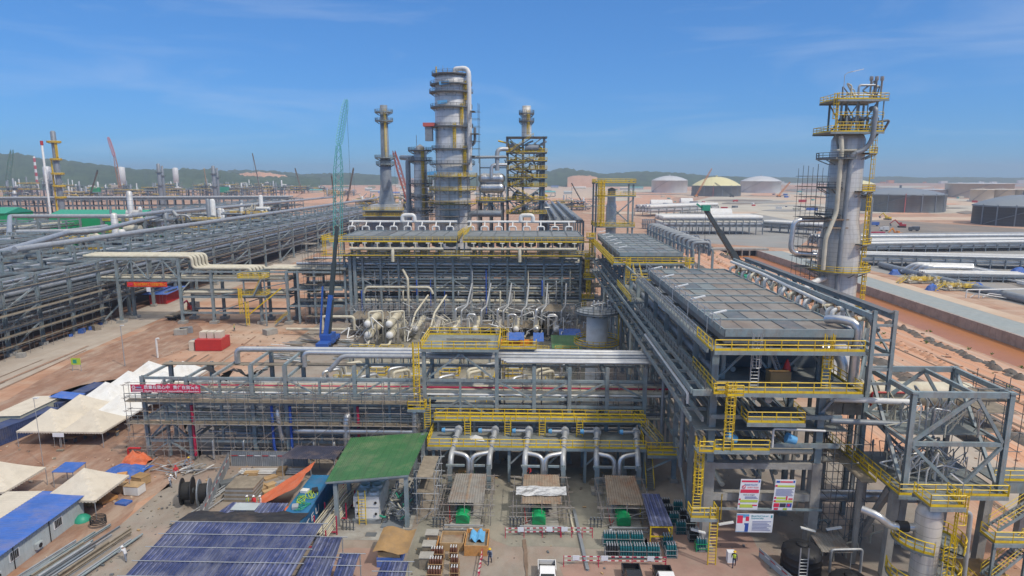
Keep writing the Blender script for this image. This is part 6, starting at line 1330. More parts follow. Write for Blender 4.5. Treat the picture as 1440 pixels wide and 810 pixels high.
def silo(px, py0, py1, r, label, m='white', base=True):
    X, Y = g(px, py0); zt = vv(px, py1, Y)[1]; zb = zt*.35
    t = T('silo', label, 'silo', (X, Y, 0)); MB().lathe((X, Y, 0), [(.1, zb - 3), (r, zb), (r, zt - r*.2), (r*.7, zt), (.05, zt + r*.1)], m, 20).build('shell', t)
    mb = MB()
    for k in range(6): a = k*math.pi/3; mb.beam((X + r*.9*math.cos(a), Y + r*.9*math.sin(a), .1), (X + r*.9*math.cos(a), Y + r*.9*math.sin(a), zb), .6, .6, 'steel_far')
    mb.build('legs', t)
silo(174, 272, 235, 7.5, 'plain white silo left of the grey stacks, before the hill')
silo(249, 268, 236, 7.5, 'white silo further right among the left background units')
silo(70, 272, 234, 8.5, 'pale blue-white silo behind the yellow laddered stack', 'tank_white')
t, X, Y, zt = stack_at('chimney', 'red and white striped chimney in front of the left hill', 54, 270, 220, 2.6, 'white', cat='chimney')
for k in range(4): MB().lathe((X, Y, 0), [(3.1 - .02*k, zt*(.25 + .2*k)), (3.1, zt*(.35 + .2*k))], 'paint_red', 16).build('red_band', t)
for i, (px, py1) in enumerate(((228, 230), (304, 233), (23, 268))):
    stack_at('furnace_stack', ('pair-like grey stack among the left background units, leftmost', 'grey stack with yellow foot near the red cut slope', 'silver column at the left edge of the background')[i], px, 292, py1, 2.2, 'greypipe' if i < 2 else 'cladding_far', ((.5, 2), (.8, 2)), 'steel_dark')
    if i < 2: stack_at('furnace_stack', ('thinner twin just right of the leftmost grey background stack', 'thinner twin beside the grey stack near the red slope')[i], px + 5, 291, py1 + 3, 1.5, 'greypipe', ((.75, 1.6),), 'steel_dark')
# process units: frames, drums, columns and pipes
def process_unit(px, py, *a, **k): process_unit_at(*g(px, py), *a, **k)
def process_unit_at(X, Y, seed, label, w=40, d=26, h=20, group='process units in the left background', bright=None):
    r_ = random.Random(seed); t = T('process_unit', label, 'process unit', (X, Y, 0), group)
    mb = MB(); nx = 5
    for i in range(nx + 1):
        for y in (0, d): mb.beam((X - w/2 + w*i/nx, Y + y, .1), (X - w/2 + w*i/nx, Y + y, h*r_.uniform(.7, 1)), .8, .8, 'steel_far')
    for z in (h*.3, h*.6, h*.85): mb.box(X - w/2, X + w/2, Y, Y + d, z, z + .5, 'steel_far')
    mb.build('frame', t)
    mb = MB()
    for z in (h*.3, h*.6, h*.85): mb.rail([(X - w/2, Y - .3, z + .5), (X - w/2 + w*r_.uniform(.4, 1), Y - .3, z + .5)], 'yellow', h=1.4, r=.16, step=3)
    mb.build('railing', t)
    for k in range(r_.randint(3, 6)):
        x, y, r = X + r_.uniform(-w/2, w/2), Y + r_.uniform(0, d), r_.uniform(.7, 1.6); zt = h*r_.uniform(.7, 1.5); MB().lathe((x, y, 0), [(r, 0), (r, zt), (r*.6, zt + r*.5), (.05, zt + r*.6)], r_.choice(('cladding_far', 'white', 'greypipe', 'galv')), 12).build('column', t)
    for k in range(4):
        x, y, z = X + r_.uniform(-w/2, w/4), Y + r_.uniform(-2, d), h*r_.choice((.2, .45, .72, .95)); r = r_.uniform(.8, 1.8); MB().tube([(x, y, z + r), (x + r_.uniform(5, 12), y, z + r)], r, r_.choice(('white', 'galv', 'cladding_far', 'cream')), 10).build('drum', t)
    mb = MB()
    for k in range(40):
        x, y, z = X + r_.uniform(-w*.7, w*.6), Y + r_.uniform(-6, d), r_.uniform(1, h*1.05); mb.pipe([(x, y, z), (x + r_.uniform(2, 12), y, z), (x + r_.uniform(2, 12), y + 1, max(.2, z + r_.uniform(-6, 6)))], r_.uniform(.25, .6), r_.choice(('galv', 'greypipe', 'steel_far', 'cream', 'steel_dark', 'yellow' if k % 5 == 0 else 'greypipe')), 5)
    mb.build('pipework', t)
    if bright: MB().box(X - w*.3, X + w*.1, Y - 3, Y - 1, h*.5, h*.95, bright).build('cladding_panel', t)
for i, (x, y) in enumerate(((-182, 250), (-190, 300), (-170, 330), (-185, 420))): process_unit_at(x, y, 400 + i, 'steel process unit with yellow railings standing behind the left roadside rack', w=26, h=17 + (i*5) % 7, group='process units behind the left roadside rack')
ul = 'distant process unit of steel frames, drums and pipes behind the left racks'
for i, (px, py, h, br) in enumerate(((15, 284, 26, None), (50, 287, 34, None), (110, 284, 17, None), (140, 280, 22, 'green_machine'), (185, 283, 20, None), (215, 279, 22, None), (250, 281, 20, None), (285, 276, 24, None),
        (320, 279, 22, 'crane_green'), (350, 274, 20, None), (385, 276, 22, None), (418, 272, 18, None), (30, 276, 20, 'paint_red'), (95, 275, 24, None), (165, 273, 22, 'tent_cream'), (235, 272, 24, None), (310, 270, 20, None), (370, 269, 22, None), (330, 276, 26, None), (450, 270, 12, None), (475, 276, 12, None))):
    process_unit(px, py, 200 + i, ul, w=34 + (i*13) % 30, h=h, bright=br)
for i, (px, py, h, w) in enumerate(((560, 303, 20, 30), (600, 300, 26, 26), (690, 299, 26, 26), (745, 300, 20, 30), (800, 296, 12, 40), (520, 300, 16, 30))): process_unit(px, py, 300 + i, 'process unit of frames and pipes right behind the central air cooler deck', w=w, h=h, group='process units behind the central deck')
rr = random.Random(99)
for i in range(46):        # low sheds and huts in the far clearing
    px, py = rr.uniform(330, 900), rr.uniform(261, 275); X, Y = g(px, py); s = rr.uniform(6, 22); h = rr.uniform(3, 7); m = rr.choice(('white', 'tent_white', 'cabin_wall', 'roof_brightblue', 'tent_cream', 'crane_teal', 'roof_green', 'tank_roof'))
    t = T('site_shed', 'low site shed in the far red earth clearing', 'shed', (X, Y, 0), 'sheds in the far clearing')
    MB().box(X - s, X + s, Y, Y + s*.7, .02, h, 'cabin_wall' if i % 2 else 'tent_cream').build('wall', t)
    MB().add([(X - s - .5, Y - .5, h), (X + s + .5, Y - .5, h), (X + s + .5, Y + s*.35, h + 2.4), (X - s - .5, Y + s*.35, h + 2.4), (X + s + .5, Y + s*.7 + .5, h), (X - s - .5, Y + s*.7 + .5, h)], [(0, 1, 2, 3), (3, 2, 4, 5), (0, 3, 5), (1, 4, 2), (0, 5, 4, 1)], m).build('roof', t)
# cranes
def lattice(mb, p, q, w, m, n=14, r=.12):
    p, q = V(p), V(q); a, b = frame(q - p); c = [(-1, -1), (1, -1), (1, 1), (-1, 1)]; k0 = .35
    P = lambda u, i: p + (q-p)*u + (a*c[i][0] + b*c[i][1])*w/2*(1 - .5*max(0, (u - .8)/.2))*(min(1, k0 + u*8))
    for i in range(4): mb.tube([P(u/n, i) for u in range(n+1)], r, m, 4, False, False)
    for u in range(n):
        for i in range(4): mb.tube([P(u/n, i), P((u+1)/n, (i+1) % 4)], r*.6, m, 4, False, False)
    return mb
def crawler(label, base, tip, kink=None, m='crane_teal', m2=None, w=2.4, r=.2, jib=None, z0=2):
    t = T('crawler_crane', label, 'crane', (base[0], base[1], 0)); x, y = base[0], base[1]; pts = [(x, y, z0 + 1.5)] + ([kink] if kink else []) + [tip]
    mm = [m, m2 or m]
    for i, (a, b) in enumerate(zip(pts, pts[1:])): lattice(MB(), a, b, w if i == 0 else w*.7, mm[i], 16, r if i == 0 else r*.8).build('boom' if i == 0 else 'jib', t)
    MB().box(x - 2.4, x + 2.4, y - 3, y + 4, 1.5, 4.2, m).build('cab', t); MB().box(x - 3.4, x - 1.8, y - 4, y + 4, .02, 1.4, 'rubber').box(x + 1.8, x + 3.4, y - 4, y + 4, .02, 1.4, 'rubber').build('tracks', t)
    MB().tube([tip, (tip[0] + .3, tip[1], tip[2]*.45)], .05, 'black', 4).build('hoist_rope', t)
    return t
def at(px, py, Y): X, Z = vv(px, py, Y); return (X, Y, Z)
crawler('very tall teal lattice crane rising behind the left end of the central deck', at(473, 335, 262)[:2], at(487, 140, 275), at(476, 205, 266), 'crane_teal', None, 3.0, .14)
crawler('orange and grey lattice crane leaning left before the hill', g(170, 272), at(152, 193, 880), at(161, 220, 870), 'crane_orange', 'crane_red', 4, .35)
crawler('teal lattice crane at the far left edge', g(8, 276), at(17, 212, 800), None, 'crane_teal', None, 5, .4)
crawler('red lattice crane behind the slim column', g(578, 300), at(554, 214, 420), None, 'crane_red', None, 3, .3)
def mobile(label, base, tip, m='crane_black', w=1.3, body='crane_orange', seg=True):
    t = T('mobile_crane', label, 'crane', (base[0], base[1], 0)); x, y = base[0], base[1]; p, q = V((x, y, 2.6)), V(tip)
    for i in range(3): a, b = p + (q-p)*(i/3), p + (q-p)*((i+1)/3); MB().beam(a, b, w*(1 - .2*i), w*(1.15 - .2*i), m).build('boom_section', t)
    MB().box(x - 1.4, x + 1.4, y - 5, y + 5, .9, 1.9, body).box(x - 1.3, x + 1.3, y - 2, y + 2, 1.9, 3.2, body).build('carrier', t)
    for s in (-1, 1):
        for d in (-3.6, -2, 2, 3.6): MB().tube([(x + s*1.45, y + d, .65), (x + s*.95, y + d, .65)], .65, 'rubber', 12, smooth=False).build('wheel', t)
    MB().tube([q, (q.x + .3, q.y - .5, q.z*.5)], .07, 'black', 4).build('hoist_rope', t)
    return t
for i, (b, tp, m) in enumerate(((g(126, 280), (137, 240, 620), 'crane_black'), (g(366, 268), (355, 216, 900), 'steel_dark'), (g(425, 272), (415, 237, 780), 'steel_dark'), (g(471, 284), (466, 246, 550), 'steel_dark'), (g(489, 282), (497, 237, 580), 'steel_dark'), (g(292, 270), (287, 237, 880), 'cream'))):
    mobile(('dark telescopic crane boom leaning right among the left units', 'dark crane boom leaning left before the red cut slope', 'short dark crane boom in the far clearing, left of the teal crane', 'dark crane boom just left of the teal crane mast', 'dark crane boom just right of the teal crane mast', 'pale thin crane boom behind the left units')[i], b, at(*tp), m, 2.0)
cb = g(1046, 392); t = mobile('dark telescopic crane with green boom head beyond the near air cooler', (cb[0], cb[1]), at(992, 294, cb[1] - 6), 'crane_black', 1.9, 'crane_green')
hx, hy, hz = at(992, 294, cb[1] - 6); MB().box(hx - 1.4, hx + 1.6, hy - 1, hy + 1, hz - .6, hz + 1.5, 'crane_green').beam((hx - 1.5, hy, hz + .6), (hx - 3.4, hy, hz + 2), .5, .6, 'crane_green').build('boom_head', t)
px_, py_ = g(462, 487); t = mobile('blue based crane with tall dark boom in front of the central rack', (px_, py_), at(474, 318, py_ + 3), 'crane_black', 1.15, 'crane_blue')
q0, q1 = V((px_, py_, 3)), V(at(468, 414, py_ + 1.5)); MB().beam(q0 + V((-.2, -.9, 0)), q1 + V((-.2, -.9, 0)), 1.0, 1.0, 'crane_blue').build('lower_boom', t); MB().beam((px_ - 1.7, py_ - .5, 2.2), tuple(q1 + V((-2.2, -.4, 2))), .35, .5, 'crane_blue').build('luffing_ram', t)
mobile('small dark crane with thin boom right of the tall steel structure', g(818, 286), at(804, 258, 520), 'crane_black', 1.2)

# ================================================================== RIGHT BACKGROUND: TANKS, PIPE YARDS, MACHINES
def tank(label, pxl, pxr, py, pyt, pyc, shell, roof, group=None, lean=False):
    """ground row py, rim row pyt, crown row pyc"""
    xa, Y = g(pxl, py); xb, _ = g(pxr, py); r = (xb - xa)/2; X = (xa + xb)/2; Yc = Y + r*.6
    k = Yc/Y; X *= 1; h = vv(pxl, pyt, Y)[1]; hc = max(h + 1, vv((pxl + pxr)/2, pyc, Yc)[1])
    t = T('storage_tank', label, 'storage tank', (X, Yc, 0), group)
    MB().lathe((X, Yc, 0), [(r, 0), (r, h), (r + .5, h), (r + .5, h + .6), (r, h + .6)], shell, 64).build('shell', t)
    prof = [(r*math.cos(u*math.pi/16*1.0) if 0 else r*(1 - u/8), h + .6 + (hc - h - .6)*(1 - (1 - u/8)**2)) for u in range(8)] + [(.1, hc)]
    MB().lathe((X, Yc, 0), prof, roof, 64).build('roof', t)
    MB().tube([(X, Yc, hc - .4), (X, Yc, hc + 3)], r*.03, roof, 8).build('vent', t)
    mb = MB()
    for i in range(14):
        a = R(-170 + 25*0 + i*5); p = (X + (r + .9)*math.cos(a), Yc + (r + .9)*math.sin(a), 1 + (h - 1)*i/13); a2 = R(-170 + (i+1)*5); q = (X + (r + .9)*math.cos(a2), Yc + (r + .9)*math.sin(a2), 1 + (h - 1)*min(1, (i+1)/13)); mb.beam(p, q, .8, .4, 'steel_far')
    mb.build('spiral_stair', t)
    if shell in ('tank_grey', 'tank_dark'):
        mb = MB()
        for i in range(9): a = R(-175 + i*21); mb.beam((X + (r + .3)*math.cos(a), Yc + (r + .3)*math.sin(a), .1), (X + (r + .3)*math.cos(a), Yc + (r + .3)*math.sin(a), h + 1.6), .7, .7, 'tank_roof' if i != 3 else 'crane_red')
        mb.lathe((X, Yc, 0), [(r + .7, h - .4), (r + .9, h + .1), (r + .2, h + .1)], 'tank_roof', 64); mb.build('stiffener', t)
    return t
tank('silvery domed storage tank, leftmost of the row at the back right', 919, 969, 271, 254, 247, 'tank_white', 'tank_white')
tank('storage tank with cream domed roof and dark grey walls', 978, 1046, 276, 261.5, 248.5, 'tank_grey', 'tank_cream')
tank('silvery domed storage tank just left of the clad column', 1047, 1102, 271, 255, 247.5, 'tank_white', 'tank_white')
tank('large dark grey storage tank right of the clad column', 1225, 1338, 298, 274, 264, 'tank_grey', 'tank_roof')
tank('very dark storage tank cut off by the right edge', 1401, 1520, 318, 291, 274, 'tank_dark', 'tank_roof')
tank('cream tank half hidden behind the clad column', 1172, 1234, 279, 259, 252, 'tank_beige', 'tank_cream')
tank('pale wide tank at the far right, behind the small beige ones', 1350, 1432, 278, 258.5, 257, 'tank_beige', 'tank_white')
for i, (a, b) in enumerate(((1371, 1399), (1399, 1428), (1428, 1458))): tank('small beige tank, %s of three at the far right' % ('left', 'middle', 'right')[i], a, b, 284, 267, 265.5, 'tank_beige', 'tank_beige')
tank('small white tank peeping over the large dark grey one', 1300, 1334, 277, 267, 265.5, 'tank_white', 'tank_white')
for px, py0, tip, lb, m in ((979, 277, (1001, 237), 'orange crawler crane leaning beside the cream roofed tank', 'crane_orange'), (1029, 277, (1005, 257), 'dark crane boom leaning in front of the cream roofed tank', 'crane_black'), (1095, 277, (1111, 256), 'thin orange crane right of the silvery tank', 'crane_orange')):
    b = g(px, py0); crawler(lb, b, at(tip[0], tip[1], b[1]), None, m, None, 2.2, .28)
# long covered racks in the right middle distance
def far_rack(label, p0, p1, wid, h, m='steel_far', roof='tank_white', n=14, pipes=5, lv=None, pm=('white', 'galv', 'tent_white')):
    p0, p1 = V((*p0, 0)), V((*p1, 0)); d = (p1 - p0).normalized(); s = V((-d.y, d.x, 0)); s = s if s.y > 0 else -s; t = T('pipe_rack', label, 'pipe rack', tuple(p0))
    for k in range(n):
        c = p0 + (p1 - p0)*k/(n-1); mb = MB()
        for q in (0, wid): mb.beam(c + s*q, c + s*q + V((0, 0, h)), .5, .5, m)
        for z in (lv or (h*.55, h)): mb.beam(c + V((0, 0, z)), c + s*wid + V((0, 0, z)), .4, .5, m)
        mb.build('bent_frame', t)
    for z in (lv or (h*.55, h)):
        for q in (0, wid): MB().beam(p0 + s*q + V((0, 0, z)), p1 + s*q + V((0, 0, z)), .4, .6, m).build('long_beam', t)
    r_ = random.Random(int(p0.x))
    for z in (lv or (h*.55, h)):
        for k in range(pipes):
            q = wid*(k + .5)/pipes; r = wid/pipes*.38; MB().tube([p0 + s*q + V((0, 0, z + r + .3)), p1 + s*q + V((0, 0, z + r + .3))], r, r_.choice(pm), 8).build('pipe', t)
    return t
far_rack('low wide rack of white pipes beyond the crane with the green head', g(932, 330), g(1072, 330), 26, 10, n=16, pipes=7)
far_rack('white topped rack stretching right from the wide low rack', g(1072, 326), g(1160, 332), 14, 6, n=8, pipes=5)
far_rack('pipe rack with white cladding behind the wide low rack', g(915, 305), g(1010, 300), 22, 8, n=10, pipes=5)
for i, (a, b, c) in enumerate(((916, 946, 288), (945, 995, 297), (1000, 1030, 303), (958, 975, 285))):
    (xa, ya), (xb, _) = g(a, c), g(b, c); t = T('white_shelter', 'white round-topped shelter in the yard beyond the wide low rack', 'shelter', ((xa+xb)/2, ya, 0), 'white shelters in the right yard')
    K = 10; vs = [(x, ya + 14*j/K, 7*math.sin(math.pi*j/K)**.7 + .02) for x in (xa, xb) for j in range(K+1)]
    MB().add(vs, [(j, j+1, K+2+j, K+1+j) for j in range(K)] + [tuple(range(K+1)), tuple(range(2*K+1, K, -1))], 'white').build('cover', t)
for i in range(6):
    a = g(905 + i*14, 322 + i*7); t = T('equipment_row', 'grey skid of hooped pipework beside the far air cooler', 'pipework', (a[0], a[1], 0), 'hooped pipe skids beside the far air cooler')
    mb = MB()
    for k in range(7): mb.pipe([(a[0] + k*1.4, a[1], .1), (a[0] + k*1.4, a[1], 7), (a[0] + k*1.4, a[1] + 6, 7), (a[0] + k*1.4, a[1] + 6, .1)], .35, 'greypipe', 6)
    mb.build('hoop', t); MB().box(a[0] - 1, a[0] + 10, a[1] - .5, a[1] + 7, 3.4, 3.7, 'steel_dark').build('deck', t)
# pipe yard beyond the canal: bundles of long white and grey pipes on sleepers
PB = ((1216, 1500, 388, 372), (1222, 1470, 378, 384), (1290, 1560, 383, 400), (1330, 1580, 389, 420), (1390, 1600, 400, 440))
far_rack('raised white pipe rack crossing the pipe yard beyond the canal', g(1150, 372), g(1500, 381), 12, 4.2, n=18, pipes=9, pm=('white', 'galv', 'greypipe', 'tent_white'))
far_rack('second raised white pipe rack at the back of the pipe yard', g(1215, 356), g(1500, 352), 26, 4.0, n=18, pipes=13, pm=('white', 'galv', 'greypipe', 'white'))
far_rack('low grey walkway rack at the back edge of the pipe yard', g(1150, 350), g(1480, 347), 10, 5.0, n=20, pipes=3, pm=('greypipe', 'galv'))
far_rack('white pipe bundle on trestles in the middle of the pipe yard', g(1300, 395), g(1442, 398), 6, 2.2, n=10, pipes=4)
def pline(label, pts, r, m, n=10, group=None): pipe_thing(label, [(*g(x, y, z), z) for x, y, z in pts], r, m, n, group=group)
for i in range(16):
    z = .9 + .12*(i % 3); y0 = 374 + i*2.0; px0 = 1275 + i*13 + (i % 4)*8
    xa, ya = g(px0, y0 - 14 + i*1.2, z); pipe_thing('long straight pipe lying on sleepers in the pipe yard', [(xa, ya, z), (xa + 4, ya - 90 - 6*(i % 3), z)], (.45, .6, .38)[i % 3], ('galv', 'white', 'greypipe', 'silver')[i % 4], 8, group='long pipes on sleepers in the pipe yard')
for i in range(4): pline('%s silver pipe hump curving down at the near end of the pipe yard' % names[i], [(1368, 373 + i*1.2, 4.6), (1285 + i*7, 371 + i*1.6, 4.6), (1268 + i*9, 382 + i*1.4, 1)], .8, 'silver', 10, group='silver pipe humps in the pipe yard')
pipe_thing('fat grey pipeline running beside the canal road', [(*g(1238, 372, 1.4), 1.4), (*g(1300, 388, 1.4), 1.4), (*g(1352, 400, 1.4), 1.4), (*g(1480, 430, 1.4), 1.4)], 1.3, 'greypipe', 14)
def manifold(label, px, py, w, seed):
    X, Y = g(px, py); r_ = random.Random(seed); t = T('valve_manifold', label, 'valves', (X, Y, 0)); mb = MB()
    for k in range(12): x = X + w*(k/12); y = Y + r_.uniform(-2, 4); mb.tube([(x, y, .3), (x, y, 2 + r_.uniform(0, 1.4))], .5, 'cream', 8).tube([(x - .7, y, 1.2), (x + .7, y, 1.2)], .65, 'cream', 8)
    mb.build('valve', t); mb = MB()
    for k in range(10): x = X + w*(k/10); y = Y + r_.uniform(-3, 3); mb.rail([(x, y, 1.4), (x + 3, y, 1.4)], 'yellow', r=.09)
    mb.build('railing', t); MB().stairs((X - 4.2, Y - 1, .2), (X - .4, Y, 2.4), 1.6, 'yellow').box(X - .5, X + w, Y - 2, Y + 3, .2, .4, 'concrete').build('stair', t)
manifold('cluster of cream valves with yellow railings in the pipe yard, nearer the column', 1276, 398, 11, 1)
manifold('cluster of cream valves with yellow railings in the pipe yard, further right', 1327, 408, 11, 2)
rr = random.Random(64)
for i, (px, py, w) in enumerate(((1258, 386, 4), (1284, 383, 8), (1310, 408, 4), (1372, 405, 6), (1432, 383, 6))):
    X, Y = g(px, py); K = 5; vs = [(X + w*(a/K - .5) + rr.uniform(-.2, .2), Y + w*.7*(b/K - .5), max(.03, 2.3*(1 - ((a/K - .5)**2 + (b/K - .5)**2)*2.2) + rr.uniform(-.3, .3)) if 0 < a < K and 0 < b < K else .03) for a in range(K+1) for b in range(K+1)]
    one(MB().add(vs, [(a*(K+1) + b, a*(K+1) + b+1, (a+1)*(K+1) + b+1, (a+1)*(K+1) + b) for a in range(K) for b in range(K)], 'tarp_blue'), 'tarpaulin', ('blue tarpaulin by the first valve cluster', 'long blue tarpaulin over pipe ends in the pipe yard', 'blue tarpaulin beside the steps of the second valve cluster', 'blue tarpaulin right of the second valve cluster', 'blue tarpaulin at the right edge of the pipe yard')[i], 'tarp', (X, Y, 0))
for i in range(2): X, Y = g(1358 + 18*i, 420); one(MB().pipe([(X, Y, .2), (X, Y, 3), (X + 20, Y + 2, 3)], .2, 'white', 8).pipe([(X + 2, Y + 1, .2), (X + 4, Y + 1, 1.6), (X + 12, Y - 2, .6)], .2, 'white', 8), 'pipework', 'white pipe frame lying at the near edge of the pipe yard', 'pipe frame', (X, Y, 0), 'white pipe frames in the pipe yard')
def excavator(label, px, py, m, rz):
    X, Y = g(px, py); t = T('excavator', label, 'excavator', (X, Y, 0), None, rz)
    for nm, mb in (('track', MB().box(-1.6, -.9, -2.2, 2.2, .02, .9, 'rubber')), ('track', MB().box(.9, 1.6, -2.2, 2.2, .02, .9, 'rubber')), ('body', MB().box(-1.4, 1.4, -2.2, 1.4, 1.0, 2.2, m).box(-1.3, -.1, .2, 1.6, 2.2, 3.3, m)),
                   ('boom', MB().beam((.4, 1.2, 1.8), (.4, 4, 4.8), .5, .7, m).beam((.4, 4, 4.8), (.4, 6.6, 2.4), .4, .5, m)), ('bucket', MB().beam((.4, 6.6, 2.4), (.4, 6, .9), 1.2, .8, 'steel_dark'))): mb.build(nm).parent = t
    t.scale = (1.25,)*3
excavator('red excavator by the large dark grey tank', 1268, 320, 'paint_red', 1.2); excavator('orange excavator working left of the very dark tank', 1383, 314, 'crane_orange', -1)
excavator('yellow excavator left of the large dark tank', 1248, 309, 'yellow', .5); excavator('small orange excavator on the haul road behind the column', 1262, 333, 'crane_orange', 2)
def lorry(label, px, py, m, rz, L=8):
    X, Y = g(px, py); t = T('lorry', label, 'lorry', (X, Y, 0), None, rz)
    for nm, mb in (('body', MB().box(-1.3, 1.3, -L/2, L/2 - 2.4, 1, 3.4, m)), ('cab', MB().box(-1.2, 1.2, L/2 - 2.2, L/2, .7, 3, m)), ('windscreen', MB().box(-1, 1, L/2 + .005, L/2 + .04, 1.9, 2.8, 'glass_dark'))): mb.build(nm).parent = t
    for y in (-L/2 + 1.2, L/2 - 1.3):
        for s in (-1, 1): MB().tube([(s*1.3, y, .5), (s*.9, y, .5)], .5, 'rubber', 12, smooth=False).build('wheel').parent = t
lorry('dark red lorry parked right of the clad column', 1232, 333, 'crimson', 1.5, 10); lorry('blue lorry just right of the clad column', 1228, 318, 'roof_brightblue', 1.4); lorry('white van on the haul road behind the column', 1243, 325, 'white', 1.3, 6)
lorry('dark lorry further right on the haul road', 1285, 325, 'paint_grey', 1.5, 7); lorry('white lorry at the right edge of the haul road', 1410, 342, 'white', 1.4, 7)
lorry('cream lorry on the road beyond the wide low rack', 1120, 296, 'cream', 1.5); lorry('red lorry in the tank yard before the cream roofed tank', 1034, 284, 'paint_red', 1.5)
rr = random.Random(65)
for i in range(70):
    px, py = rr.uniform(905, 1440), rr.uniform(266, 296); X, Y = g(px, py); s = rr.uniform(1.5, 6)
    one(MB().obox((X, Y, .04), s*2, s, s*rr.uniform(.5, .9), rr.uniform(0, 3), rr.choice(('white', 'white', 'container_blue', 'crane_teal', 'paint_red', 'cream', 'steel_far', 'tarp_blue'))), 'site_box', 'small site box or cabin in the yards among the far tanks', 'cabin', (X, Y, 0), 'site boxes among the far tanks')
for i in range(24):
    px, py = rr.uniform(1060, 1440), rr.uniform(252.5, 258); X, Y = g(px, py); s = rr.uniform(8, 22)
    one(MB().obox((X, Y, .04), s*2, s, s*rr.uniform(.4, 1), rr.uniform(-.3, .3), rr.choice(('white', 'tent_white', 'tent_cream', 'container_orange', 'crane_red'))), 'far_building', 'far low building on the horizon behind the tanks', 'building', (X, Y, 0), 'far buildings on the right horizon')
for i in range(90):       # scrub on the canal bank and the tracks
    y = rr.uniform(70, 340); x = rr.choice((CX0 - rr.uniform(-2.5, 3), 90 + rr.uniform(-6, 10))); s = rr.uniform(.2, .7); mb = MB()
    for k in range(14): a, b = rr.uniform(0, 6.3), rr.uniform(.2, 1); p = V((x, y, -.4 if x > CX0 else .02)); q = p + V((math.cos(a)*s*b, math.sin(a)*s*b, s*rr.uniform(.5, 1.3))); mb.add([p, q, q + V((s*.3, 0, -s*.2))], [(0, 1, 2)], 'leaf')
    one(mb, 'shrub', 'small green shrub on the earth beside the canal', 'shrub', (x, y, 0), 'shrubs along the canal bank')

# ================================================================== FOREGROUND LEFT: CAMP, CABINS, STORES
def frame_tent(label, cx, cy, wx, wy, eave, apex, m, group=None):
    t = T('frame_tent', label, 'tent', (cx, cy, 0), group); K = 12; vs = []; hw, hd = wx/2, wy/2
    for i in range(K+1):
        for j in range(K+1):
            u, v = 2*i/K - 1, 2*j/K - 1; d = max(abs(u), abs(v)); z = eave + (apex - eave)*(1 - d)**1.25*.55 + (apex - eave)*(1 - d)*.45
            vs.append((cx + hw*u, cy + hd*v, z))
    MB().add(vs, [(i*(K+1) + j, (i+1)*(K+1) + j, (i+1)*(K+1) + j+1, i*(K+1) + j+1) for i in range(K) for j in range(K)], m, False).build('canopy', t)
    mb = MB(); S = 16
    for a, b in (((-hw, -hd), (hw, -hd)), ((hw, -hd), (hw, hd)), ((hw, hd), (-hw, hd)), ((-hw, hd), (-hw, -hd))):
        for k in range(S):
            u0, u1 = k/S, (k+1)/S; p = [(cx + a[0] + (b[0]-a[0])*u, cy + a[1] + (b[1]-a[1])*u) for u in (u0, (u0+u1)/2, u1)]
            mb.add([(p[0][0], p[0][1], eave), (p[2][0], p[2][1], eave), (p[2][0], p[2][1], eave - .2), (p[1][0], p[1][1], eave - .32), (p[0][0], p[0][1], eave - .2)], [(0, 1, 2, 3, 4)], m)
    mb.build('valance', t); mb = MB()
    for x in (-hw + .05, hw - .05):
        for y in (-hd + .05, hd - .05): MB().tube([(cx + x, cy + y, .02), (cx + x, cy + y, eave)], .05, 'galv', 6).build('pole', t)
    return t
for i, cx in enumerate((-73.3, -66.7)):
    for j in range(5):
        frame_tent('%s peaked canopy, %s from the front in the %s row of the white tent camp' % ('cream' if j < 2 and i == 0 else 'white', ('nearest', 'second', 'third', 'fourth', 'fifth')[j], ('left', 'right')[i]), cx, 91.5 + j*6.4, 6.5, 6.3, 2.5, 5.0, 'tent_cream' if (j < 2 and i == 0) or j == 0 else 'tent_white')
frame_tent('single cream canopy tent behind the blue roofed cabin', -54.2, 71.6, 6.6, 6.6, 2.5, 5.0, 'tent_cream')
frame_tent('cream canopy tent cut off by the left edge', -66.6, 73.4, 6.8, 6.8, 2.5, 4.9, 'tent_cream')
rr = random.Random(33)
for i in range(14):
    x, y = rr.uniform(-76, -64), rr.uniform(89.5, 108); t = T('trestle_table', 'dark trestle table in the shade of the tent camp', 'table', (x, y, 0), 'tables under the white tents')
    MB().box(x - .9, x + .9, y - .35, y + .35, .70, .76, 'wood').build('table_top', t); MB().box(x - .8, x - .7, y - .3, y + .3, .02, .70, 'steel_dark').box(x + .7, x + .8, y - .3, y + .3, .02, .70, 'steel_dark').build('legs', t)
x, y = g(193, 612, 2.2)[0], 88.2; one(MB().box(-70.9, -69.2, 88.15, 88.2, 1.75, 2.35, 'paper').tube([(-70.8, 88.2, .02), (-70.8, 88.2, 1.76)], .03, 'galv', 5).tube([(-69.3, 88.2, .02), (-69.3, 88.2, 1.76)], .03, 'galv', 5), 'notice_board', 'white notice board under the front edge of the tent camp', 'sign', (-70, 88.2, 0))
